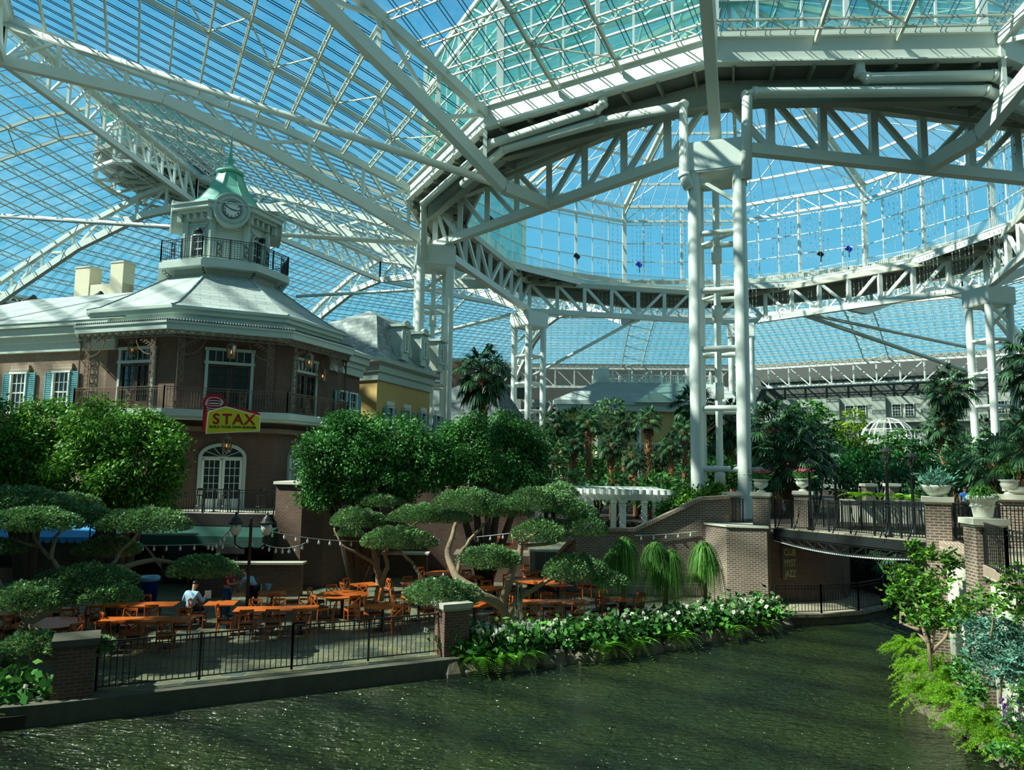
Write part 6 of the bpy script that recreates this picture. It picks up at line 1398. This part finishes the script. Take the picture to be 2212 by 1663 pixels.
# ponytail palms
def ribbons(m, starts, dirs, length, wd, sag, seg=5, r=None):
    n = len(starts); S = np.asarray(starts, float); D = np.asarray(dirs, float); D /= np.linalg.norm(D, axis=1, keepdims=True); length = np.broadcast_to(length, (n,))[:, None]
    side = np.cross(D, [0, 0, 1]); side /= np.linalg.norm(side, axis=1, keepdims=True) + 1e-9
    V = np.zeros((n, seg + 1, 2, 3))
    for i in range(seg + 1):
        t = i / seg; c = S + D * length * t * (1 - .35 * t) ; c[:, 2] -= (sag * length[:, 0] * t * t); w2 = wd / 2 * (1 - .85 * t ** 2)
        V[:, i, 0] = c + side * w2; V[:, i, 1] = c - side * w2
    Q = []
    for i in range(seg): Q.append([2 * i, 2 * i + 1, 2 * i + 3, 2 * i + 2])
    Q = (np.arange(n)[:, None, None] * (2 * (seg + 1)) + np.array(Q)[None]).reshape(-1, 4); m.addq(V.reshape(-1, 3), Q)
def ponytail(px, top, base_py, Y, label, tuft, seed):
    b = P(px, base_py, Y); b[2] = .0; o = thing('ponytail_palm', label, 'palm', b, group='ponytail palms'); r = np.random.default_rng(seed); hd = P(px, top, Y)[2] - .25
    m = MB(); m.tube([(0, 0, 0), (.02, 0, hd * .5), (0, 0, hd)], [.13, .07, .06], 8); m.build('trunk', 'bark', o, smooth=True)
    for j, (dx, dz) in enumerate(tuft):
        m = MB(); n = 300; a = r.uniform(0, 2 * pi, n); e = r.uniform(.35, 1.5, n); D = np.stack([np.cos(a) * np.cos(e), np.sin(a) * np.cos(e), np.sin(e)], 1)
        ribbons(m, np.array([[dx, 0, hd + dz]]) + D * .04, D, r.uniform(.8, 1.6, n), .026, 1.55, 7); m.build('leaf_mop', 'lf_pony', o)
ponytail(1347, 1158, 1335, 26.8, 'shaggy ponytail palm behind the square table by the garden wall', [(0, 0), (-.25, -.35)], 1)
ponytail(1437, 1172, 1322, 27.6, 'brightest shaggy ponytail palm with double head, middle of the three', [(-.35, .05), (.2, -.2), (0, -.5)], 2)
ponytail(1522, 1168, 1315, 28.3, 'shaggy ponytail palm beside the brick pier', [(0, 0), (.1, -.4)], 3)
# fan palms
def fan_frond(m, base, d, petiole, rad, r, nb=24, hang=.2):
    d = np.asarray(d, float); d /= np.linalg.norm(d); c = np.asarray(base) + d * petiole; c[2] -= hang * petiole * .4
    s = np.cross(d, [0, 0, 1]); s /= np.linalg.norm(s) + 1e-9; u = np.cross(s, d); d2 = d - np.array([0, 0, hang]); d2 /= np.linalg.norm(d2)
    A = np.linspace(-2.1, 2.1, nb) + r.normal(0, .04, nb); D = d2[None] * np.cos(A)[:, None] + s[None] * np.sin(A)[:, None] + u[None] * .12 * np.cos(A * 3)[:, None]
    ribbons(m, np.repeat(c[None], nb, 0), D, rad * (1 - .18 * np.abs(A) / 2.1) * r.uniform(.85, 1.1, nb), rad * .085, .34, 3)
    w = np.array([np.asarray(base), c]); m.tube(w, [.025, .015], 4) if False else m.bars([base], [c], .035)
def fan_proto(label, seed, mt, nfr=34, rad=1.0, pet=1.05, low=-.9, h=5.0, skirt=True, tr=.22):
    o = thing('fan_palm', label, 'palm tree'); r = np.random.default_rng(seed)
    m = MB(); k = 12; m.tube([(.03 * sin(i * 1.7), .03 * cos(i * 1.3), h * i / k) for i in range(k + 1)], [tr * (1.15 - .3 * i / k + .07 * (i % 2)) for i in range(k + 1)], 10)
    for i in range(90):
        a = i * 2.4; z = h * (.25 + .75 * i / 90); q = np.array([tr * .9 * cos(a), tr * .9 * sin(a), z]); m.bar(q, q + [.16 * cos(a), .16 * sin(a), .2], .05)
    m.build('trunk', 'palm_bark', o, smooth=False)
    m = MB()
    for i in range(nfr):
        a = i * 2.399; e = 1.35 - (1.35 - low) * (i / nfr) ** .8; fan_frond(m, (0, 0, h), (cos(a) * cos(e), sin(a) * cos(e), sin(e)), pet * r.uniform(.8, 1.15), rad * r.uniform(.85, 1.1), r, 26, .15 + .35 * i / nfr)
    m.build('crown', mt, o)
    if skirt:
        m = MB()
        for i in range(14): a = i * 2.4; fan_frond(m, (0, 0, h - .2), (cos(a) * .45, sin(a) * .45, -.9), .7, .7, r, 12, .3)
        m.build('dead_skirt', 'palm_bark', o)
    return o
FPp = [fan_proto('x', 21, 'lf_palm'), fan_proto('x', 22, 'lf_palm2', 26, .9, .95, -.5, 5.0), fan_proto('x', 23, 'lf_palm', 44, 1.15, 1.2, -1.3, 5.0)]
for p_ in FPp: p_.location = (0, 0, -500)
bpy.context.view_layer.update()
for p_ in FPp: protokids(p_)
USEDP = set()
def palm(px, pyc, Y, scale, k, label, z0=2.0, rz=None):
    z0 = 0 if z0 == 0 else (2.0 if Y > 46 else z0); c = P(px, pyc, Y); h = c[2] - z0; s = scale; o = FPp[k]
    sc = (s, s, h / 5.0)
    rz = rnd.uniform(0, 6) if rz is None else rz
    if k not in USEDP: USEDP.add(k); o.location = V3((c[0], c[1], z0)); o.rotation_euler = (0, 0, rz); o['label'] = label; q = o
    else: q = dup(o, (c[0], c[1], z0), rz, label)
    # keep the crown round when the trunk is short or tall
    for ch in [x for x in bpy.data.objects if x.parent == q]:
        if ch.name.startswith('trunk'): ch.scale = (s, s, h / 5.0)
        else: ch.scale = (s, s, s); ch.location = (0, 0, h - 5.0 * s)
    return q
palm(1044, 800, 55, 1.35, 2, 'big shaggy fan palm standing alone between the left towers', 0)
for a in [(1272, 905, 50, .72, 1, 'fan palm with orange trunk in front of the white pavilion, leftmost'), (1200, 912, 50, .75, 0, 'fan palm behind the right bushy tree'), (1322, 955, 48, .68, 0, 'fan palm with thick orange trunk above the pergola'), (1400, 905, 50, .78, 1, 'pale-leaved fan palm under the pavilion pediment'), (1350, 915, 58, .9, 0, 'dark fan palm in front of the pavilion eave'), (1478, 925, 50, .7, 1, 'fan palm left of the nearest tower'), (1500, 870, 56, 1.1, 2, 'tall dark fan palm just left of the nearest tower'), (1450, 960, 46, .6, 0, 'short fan palm with shaggy trunk beside the nearest tower'), (1372, 985, 46, .6, 0, 'low fan palm in the middle of the palm group'), (1240, 950, 55, .75, 0, 'fan palm deep in the shade left of the palm group'),
          (1580, 905, 56, 1.1, 2, 'fan palm seen between the nearest tower legs'), (1672, 925, 47, 1.35, 2, 'broad dark fan palm right of the nearest tower'), (1708, 985, 44, 1.5, 0, 'low broad fan palm with stout trunk behind the flower pillars'), (1740, 960, 50, 1.2, 2, 'dark fan palm behind the flower pillars, right one'), (1650, 985, 50, 1.0, 1, 'small fan palm with feathery orange trunk by the nearest tower'),
          (2050, 835, 62, 1.25, 2, 'tall dark fan palm left of the far right tower'), (2035, 910, 62, 1.1, 0, 'dark fan palm in the shade under the tall right one'), (2130, 930, 82, 1.4, 0, 'dark fan palm behind the right tower legs'), (2215, 905, 40, .8, 0, 'fan palm between the right tower and the frame edge')]: palm(*a, z0=2.4)
palm(2240, 775, 30, 1.0, 0, 'near fan palm at the right frame edge, upper crown', z0=2.7, rz=.5); palm(2225, 960, 26, .95, 1, 'near pale fan palm at the right frame edge, lower crown', z0=2.7, rz=1.2); palm(2150, 1000, 33, .9, 0, 'low dark fan palm behind the spiky pot', z0=2.7); palm(1935, 1205, 33.5, .75, 0, 'low fan palm in the shade below the bridge', z0=.4)
# background broadleaf trees and shrubs
def bush(name, label, lst, Y, z0, dens, ln, wd, mt, seed, cat='shrub', droop=.2, cl=None, base=None, group=None):
    bs = [(P(px, py, Y + dy), (pxr(rx, Y), pxr(rx, Y) * .8, pxr(ry, Y))) for (px, py, rx, ry, dy) in lst]
    b = P(lst[0][0] if base is None else base, 1000, Y); b[2] = z0
    return tree(name, label, b, bs, dens, ln, wd, mt, [[b, (b + c) / 2 + [.1, 0, 0], c] for c, _ in bs], .09, cat, seed, group, droop, cl=cl)
bush('broadleaf_tree', 'dense bright green tree in front of the hotel wall right of the nearest tower', [(1745, 890, 42, 30, 0), (1720, 915, 35, 30, 1), (1775, 920, 38, 40, 0), (1790, 950, 35, 30, 0)], 62, 2.7, 60, .42, .2, 'lf_ficus2', 31, 'tree')
bush('broadleaf_tree', 'slender yellow-green tree left of the gazebo', [(1845, 905, 28, 26, 0), (1840, 940, 30, 30, 0), (1815, 930, 18, 24, 1), (1855, 965, 22, 24, 0)], 60, 2.7, 70, .36, .18, 'lf_yel', 32, 'tree')
bush('broadleaf_tree', 'dark rounded tree right behind the gazebo', [(1995, 950, 30, 34, 0), (2010, 985, 34, 30, 0)], 66, 2.7, 60, .4, .2, 'lf_dark', 33, 'tree')
bush('broadleaf_tree', 'small leafy tree in front of the gazebo', [(1938, 940, 20, 18, 0), (1948, 965, 22, 22, 0)], 60, 2.7, 80, .34, .18, 'lf_ficus2', 34, 'tree')
bush('broadleaf_tree', 'bronze-leaved tree in front of the white pavilion', [(1320, 880, 34, 22, 0), (1300, 900, 26, 22, 0)], 60, 2.0, 60, .34, .2, 'lf_bonsai', 35, 'tree')
i = 0
UND = ['dark leafy shrubs', 'mid-green leafy shrubs', 'bright banana-like shrubs']
spots = [(1195, 1010, 48), (1235, 1040, 46), (1290, 1035, 50), (1330, 1045, 44), (1375, 1035, 50), (1420, 1045, 44), (1470, 1030, 48), (1215, 960, 60), (1300, 985, 62), (1430, 985, 60), (1500, 1000, 54), (1560, 1010, 52), (1600, 985, 60), (1640, 1025, 50), (1700, 1030, 50), (1760, 1000, 54), (1810, 985, 60), (1855, 1000, 56), (1895, 985, 60), (1925, 1010, 52), (1965, 1000, 56), (2000, 1020, 50), (2050, 1000, 54), (2095, 1020, 46), (2140, 1040, 38), (2190, 1040, 34), (1880, 960, 66), (1960, 975, 66), (2080, 960, 60), (2160, 960, 48), (1830, 1030, 47), (1990, 1050, 42), (1245, 905, 66), (1180, 950, 46), (2050, 945, 66), (1520, 955, 62)]
where = ['right of the bushy pair', 'at the left end of the palm group', 'among the palms behind the pergola', 'above the pergola', 'in the middle of the palm group', 'above the right end of the pergola', 'left of the nearest tower base', 'under the pavilion left corner', 'between the orange palm trunks', 'under the pediment', 'at the nearest tower base', 'inside the nearest tower base', 'behind the nearest tower legs', 'right of the nearest tower base', 'behind the flower pillars', 'under the broad fan palm', 'below the bright tree', 'left below the gazebo', 'below the gazebo', 'behind the near right lamp', 'right below the gazebo', 'behind the succulent bowl', 'under the tall right palm', 'behind the spiky pot', 'right of the spiky pot', 'at the right frame edge', 'just left of the gazebo base', 'just right of the gazebo base', 'in the shade right of the gazebo', 'behind the right tower leg', 'behind the second bridge lamp', 'behind the tall bridge pillar', 'beside the pavilion left corner', 'beyond the bushy pair', 'below the dark right palm', 'behind the nearest tower, left side']
for (px, py, Y), wh in zip(spots, where):
    k = i % 3; mt = ['lf_dark', 'lf_palm2', 'lf_ficus2'][k]; rx = 34 + 8 * (i % 3)
    bush('leafy_shrub', UND[k] + ' growing ' + wh, [(px, py, rx, 26, 0), (px + 18, py + 22, rx, 24, -.5), (px - 14, py + 25, rx * .9, 22, .4)], Y, 2.0, 46, .55 if k == 2 else .42, .17, mt, 50 + i, droop=.1, group='garden shrubs behind the canal'); i += 1
bush('climbing_shrub', 'bright green shrub spilling over the sloping garden wall', [(1500, 1072, 34, 20, 0), (1540, 1062, 26, 14, 0), (1465, 1090, 24, 20, .3), (1440, 1110, 16, 22, .3)], 33.2, 1.6, 420, .15, .09, 'lf_ficus', 90, cl=14)
bush('leafy_shrub', 'dark plants in the gap below the bridge', [(1880, 1190, 40, 40, 0), (1930, 1170, 30, 34, 0), (1850, 1170, 20, 30, 1)], 34.5, .3, 120, .3, .12, 'lf_dark', 91)
# arching ferns on the cream wall
def fern_clump(o_, c, n, ln, mt, r, wd=.05, pl=.09, sag=.9, up=.6):
    m = MB(); 
    for i in range(n):
        a = r.uniform(0, 2 * pi); e = r.uniform(.3, 1.2) * up; L_ = ln * r.uniform(.7, 1.15); D = np.array([cos(a) * cos(e), sin(a) * cos(e), sin(e)]); side = np.array([-sin(a), cos(a), 0]); T = np.linspace(.08, 1, 16)
        C_ = c + D[None] * L_ * T[:, None]; C_[:, 2] -= sag * L_ * T ** 2 * .55; w2 = pl * np.sin(np.clip(T, .05, 1) * pi * .9 + .25) * 1.1
        for s in (-1, 1):
            A = C_; B = C_ + side[None] * s * w2[:, None] + D[None] * .03 ; B[:, 2] -= .01; h = L_ * .028
            tn = D * h; V = np.stack([A - tn, B - tn * .4, B + tn * .4, A + tn], 1).reshape(-1, 3); m.addq(V, np.arange(len(V)).reshape(-1, 4))
    return m.build('fronds', mt, o_, loc=c)
r_f = np.random.default_rng(77)
for j, (px, py, Y) in enumerate([(1835, 1070, 38.7), (1862, 1072, 38.6), (1893, 1073, 38.5), (1930, 1075, 38.4), (1962, 1078, 38.3)]):
    c = P(px, py, Y); c[2] += .05; o = thing('sword_fern', 'bright fern on the cream wall behind the bridge', 'fern', c, group='ferns on the cream wall'); fern_clump(o, c, 26, .8, 'lf_aspara', r_f)
# flower bed along the canal
bl = [np.array(p) for p in ((-1.3, 22.0), (.0, 22.5), (3.5, 24.2), (7.0, 26.5), (9.6, 28.4))]
def bedpt(t): k = min(3, int(t * 4)); s = t * 4 - k; return bl[k] * (1 - s) + bl[k + 1] * s
wrd = ['at the left end', 'left of the middle', 'in the middle', 'right of the middle', 'at the right end']
for j in range(15):
    t = (j + .5) / 15; c2 = bedpt(t); c = np.array([c2[0], c2[1], .0]); o = thing('anthurium_plant', 'glossy-leaved white-flowered plant clump in the canal bed', 'flowering plant', c, group='white-flowered clumps in the canal bed'); r = np.random.default_rng(200 + j)
    n = 330; C_ = np.stack([c[0] + r.normal(0, .42, n), c[1] + r.normal(0, .42, n), np.abs(r.normal(.28, .2, n))], 1); U = np.stack([r.normal(0, .5, n), r.normal(-.5, .4, n), r.uniform(-.1, .6, n)], 1); V, Q = leaves(C_, U, .24, .15, 300 + j); MB_ = MB(); MB_.addq(V, Q); MB_.build('foliage', 'lf_anth', o, loc=c)
    n = 17 if j not in (5, 6, 7) else 5
    for q in range(n):
        f_ = c + [r.normal(0, .42), r.normal(-.1, .35), r.uniform(.42, .72)]; V, Q = leaves(f_[None] + r.normal(0, .01, (3, 3)), np.array([[.3, -.6, .4], [-.3, -.5, .5], [0, -.6, .7]]), .19, .15, 900 + j * 20 + q); m = MB(); m.addq(V, Q); m.bar(f_, f_ - [0, -.03, .16], .01); m.build('flower', 'petal', o, loc=c)
for j, t in enumerate((.06, .2, .27, .45, .52, .62, .78, .9)):
    c2 = bedpt(t); c = np.array([c2[0] + .1, c2[1] - .75, -.05]); o = thing('sword_fern', 'arching fern hanging over the canal from the flower bed', 'fern', c, group='ferns along the canal bed'); fern_clump(o, c, 34, 1.0, 'lf_fern', r_f, sag=1.2)
for j, (px, py) in enumerate([(1160, 1330), (1180, 1332), (1305, 1322), (1285, 1325), (1240, 1330)]):
    c = G(px, py, .3); o = thing('red_flower', 'small red flower at the back of the canal bed', 'flower', c, group='red flowers at the back of the bed'); V, Q = leaves(np.repeat(c[None], 5, 0), r_f.normal(0, 1, (5, 3)), .12, .08, j); m = MB(); m.addq(V, Q); m.bar(c, [c[0], c[1], .0], .012); m.build('bloom', 'redfl', o, loc=c)
c = np.array([-11.2, 17.4, -.2]); o = thing('anthurium_plant', 'broad-leaved plant clump with white blooms at the bottom left', 'flowering plant', c); r = np.random.default_rng(401)
st(MB().prism([(-16, 15.2), (-11.5, 16.0), (-10.2, 16.6), (-10.2, 18), (-16, 18)], -1.3, -.15).build('corner_bed', 'soil'), 'planting bed at the bottom left corner', 'flower bed')
n = 800; C_ = np.stack([c[0] + r.normal(-.4, .8, n), c[1] + r.normal(0, .4, n), np.abs(r.normal(.25, .25, n)) - .15], 1); V, Q = leaves(C_, np.stack([r.normal(0, .5, n), r.normal(-.5, .4, n), r.uniform(-.1, .6, n)], 1), .26, .17, 402); m = MB(); m.addq(V, Q); m.build('foliage', 'lf_anth', o, loc=c)
for q in range(8): f_ = c + [r.normal(-.2, .6), r.normal(-.3, .2), r.uniform(.4, .6)]; V, Q = leaves(np.repeat(f_[None], 3, 0), np.array([[.3, -.6, .4], [-.3, -.5, .5], [0, -.6, .7]]), .16, .13, q); m = MB(); m.addq(V, Q); m.bar(f_, [f_[0], f_[1], 0], .01); m.build('flower', 'petal', o, loc=c)
# right bank
def foxtail(c, n, ln, seed, label):
    c = np.asarray(c, float); o = thing('foxtail_fern', label, 'fern', c, group='foxtail ferns on the right bank'); r = np.random.default_rng(seed); m = MB()
    for i in range(n):
        a = r.uniform(0, 2 * pi); a = a if r.random() < .45 else r.normal(pi * 1.05, .6); e = r.uniform(.15, 1.2); L_ = ln * r.uniform(.6, 1.1); D = np.array([cos(a) * cos(e), sin(a) * cos(e), sin(e)]); k = 150; T = r.uniform(.05, 1, k)
        C_ = c + D[None] * L_ * T[:, None]; C_[:, 2] -= .55 * L_ * T ** 2; N_ = r.normal(0, 1, (k, 3)) + D[None] * .5; N_ /= np.linalg.norm(N_, axis=1, keepdims=True); w2 = .075 * np.sin(np.clip(T * 2.9, 0, 3.0))[:, None] + .012
        V, Q = leaves(C_ + N_ * w2 * .5, N_ * 4, .065, .011, seed * 100 + i); m.addq(V, Q)
    m.build('plumes', 'lf_aspara', o, loc=c)
for j, (px, py, z, n, ln) in enumerate([(1965, 1400, .15, 60, .95), (1990, 1450, .1, 60, .95), (2030, 1440, .3, 50, .9), (2000, 1500, -.1, 60, .95), (2060, 1510, .0, 60, 1.0), (2090, 1560, -.1, 55, .9), (2130, 1560, .0, 45, .8), (2155, 1600, -.1, 45, .75), (2060, 1470, .2, 45, .9), (2200, 1625, -.1, 40, .7)]):
    foxtail(G(px, py, z), n, ln, 500 + j, 'bright feathery foxtail fern on the right bank')
def rbush(name, label, base, blobs, dens, ln, wd, mt, seed, stems, cl=10, rad=.05):
    base = np.asarray(base, float); o = thing(name, label, 'shrub', base); r = np.random.default_rng(seed); mm = MB()
    for px, py, rx, ry, Y in blobs:
        c = P(px, py, Y); R3 = np.array((pxr(rx, Y), pxr(rx, Y) * .7, pxr(ry, Y))); n = int((R3[0] * R3[2]) * dens / cl); tc = c + r.normal(0, .48, (n, 3)) * R3
        a = np.linspace(0, 2 * pi, cl, endpoint=False)[None] + r.uniform(0, 6, (n, 1)); TL = r.normal(0, .55, (n, 1, 2)); U = np.stack([np.cos(a), np.sin(a), .15 + TL[:, :, 0] * np.cos(a) + TL[:, :, 1] * np.sin(a)], 2).reshape(-1, 3); C_ = np.repeat(tc, cl, 0) + U * ln * .5; V, Q = leaves(C_, U * 1.6, ln, wd, seed); mm.addq(V, Q)
    mm.build('foliage', mt, o, loc=base)
    for s in stems:
        pts = [P(*t) for t in s]; MB().tube(pts, list(np.linspace(rad, rad * .35, len(pts))), 7).build('stem', 'bark', o, smooth=True, loc=base)
rbush('umbrella_shrub', 'open leggy shrub with pale twisting stems on the right bank', G(2012, 1440, 0), [(1935, 1290, 26, 26, 20), (1955, 1250, 30, 34, 20), (1995, 1200, 34, 26, 19.6), (2050, 1215, 22, 34, 19.4), (2010, 1270, 45, 36, 19.4), (2000, 1330, 40, 36, 19.2), (2050, 1330, 42, 40, 19), (1975, 1180, 14, 14, 19.8)], 3200, .14, .06, 'lf_ficus', 601, [[(2012, 1450, 18.6), (2005, 1390, 18.8), (1960, 1340, 19.5), (1942, 1300, 19.9)], [(2005, 1390, 18.8), (1985, 1330, 19.3), (1970, 1270, 19.8), (1960, 1235, 20)], [(2010, 1400, 18.8), (2025, 1330, 19.2), (2035, 1270, 19.3), (2050, 1210, 19.4)], [(2025, 1330, 19.2), (2000, 1260, 19.5), (1998, 1200, 19.6)], [(1985, 1360, 19), (1945, 1345, 19.6), (1945, 1320, 19.8)], [(2010, 1410, 18.8), (2040, 1380, 18.8), (2062, 1340, 19)]], 7, .05)
rbush('blue_shrub', 'dense blue-green spreading shrub in front of the cream wall', G(2150, 1500, 0), [(2130, 1400, 50, 36, 16.4), (2180, 1370, 50, 36, 16.2), (2175, 1440, 52, 36, 15.9), (2120, 1350, 40, 26, 16.8), (2210, 1420, 40, 40, 15.7)], 6500, .10, .04, 'lf_blue', 602, [[(2160, 1520, 15.8), (2165, 1450, 15.9), (2140, 1380, 16.3)], [(2165, 1450, 15.9), (2190, 1380, 16)]], 6, .03)
rbush('leafy_bush', 'yellow-green bush at the right edge below the fence', G(2190, 1330, .6), [(2190, 1245, 40, 30, 15.4), (2150, 1300, 50, 30, 16), (2095, 1310, 36, 30, 17), (2205, 1310, 36, 40, 15.4)], 2000, .12, .06, 'lf_ficus', 603, [[(2200, 1340, 15.4), (2195, 1260, 15.4)], [(2140, 1380, 16), (2150, 1310, 16)]], 6, .03)
rbush('leafy_bush', 'low mixed green plants at the bottom right corner', G(2190, 1600, -.2), [(2190, 1560, 40, 26, 15.3), (2110, 1490, 40, 30, 16.6), (2080, 1440, 36, 30, 17.3), (2205, 1500, 26, 30, 15.3), (2170, 1620, 40, 20, 14.8)], 2200, .13, .06, 'lf_ficus2', 604, [[(2190, 1600, 15.2), (2190, 1560, 15.3)]], 6, .03)
for j, (px, py) in enumerate([(2165, 1510), (2172, 1522), (2200, 1516)]): c = P(px, py, 15.1); o = thing('purple_flower', 'small purple flower on the right bank', 'flower', c, group='purple flowers on the right bank'); V, Q = leaves(np.repeat(c[None], 6, 0), r_f.normal(0, 1, (6, 3)), .09, .07, j); m = MB(); m.addq(V, Q); m.bar(c, c - [0, 0, .35], .012); m.build('bloom', 'purple', o, loc=c)
m = MB(); c = G(2150, 1608, -.3)
for j in range(5): q = G(2110 + j * 28, 1580 + j * 22, -.45); m.lathe(q, [(0, 0), (.5, .05), (.42, .3), (.2, .42), (0, .42)], 7, j * .7)
st(m.build('rock_edge', 'rock'), 'pale boulders at the foot of the right bank', 'rocks')
# plants in the urns
for (c, mt, n, ln, lab, fl) in (((10.3, 31.2, 4.86), 'lf_ficus2', 260, .16, 'leafy plant with pink blooms in the urn on the left bridge pillar', True), ((13.1, 34.0, 4.9), 'lf_ficus2', 220, .16, 'leafy plant with pink blooms in the urn behind the bridge', True), ((12.02, 21.4, 4.9), 'lf_blue', 420, .15, 'silvery succulents filling the bowl on the tall bridge pillar', False)):
    c = np.array(c); o = thing('potted_plant', lab, 'plant', c); r = np.random.default_rng(int(c[0] * 9)); C_ = c + r.normal(0, 1, (n, 3)) * [.22, .22, .13] + [0, 0, .14]; V, Q = leaves(C_, (C_ - c) * 3 + [0, 0, .2], ln, .05, 7); m = MB(); m.addq(V, Q); m.build('foliage', mt, o, loc=c)
    if fl: C_ = c + r.normal(0, 1, (150, 3)) * [.2, .15, .05] + [0, -.02, .36]; V, Q = leaves(C_, r.normal(0, 1, (150, 3)), .06, .06, 8); m = MB(); m.addq(V, Q); m.build('blooms', 'pink', o, loc=c)
for c, n, ln, lab, s in (((11.55, 18.6, 4.66), 150, .85, 'spider plant with long arching leaves in the big white pot', 1), ((14.4, 21.9, P(2142, 1078, 21.9)[2] + .75), 90, .9, 'spiky arching plant in the grey pot', 2)):
    c = np.array(c); o = thing('potted_plant', lab, 'plant', c); r = np.random.default_rng(s); a = r.uniform(0, 6.28, n); e = r.uniform(.4, 1.4, n); m = MB(); ribbons(m, np.repeat(c[None], n, 0), np.stack([np.cos(a) * np.cos(e), np.sin(a) * np.cos(e), np.sin(e)], 1), ln * 1.15 * r.uniform(.6, 1, n), .045, .42, 6); m.build('leaves', 'lf_pony', o, loc=c)
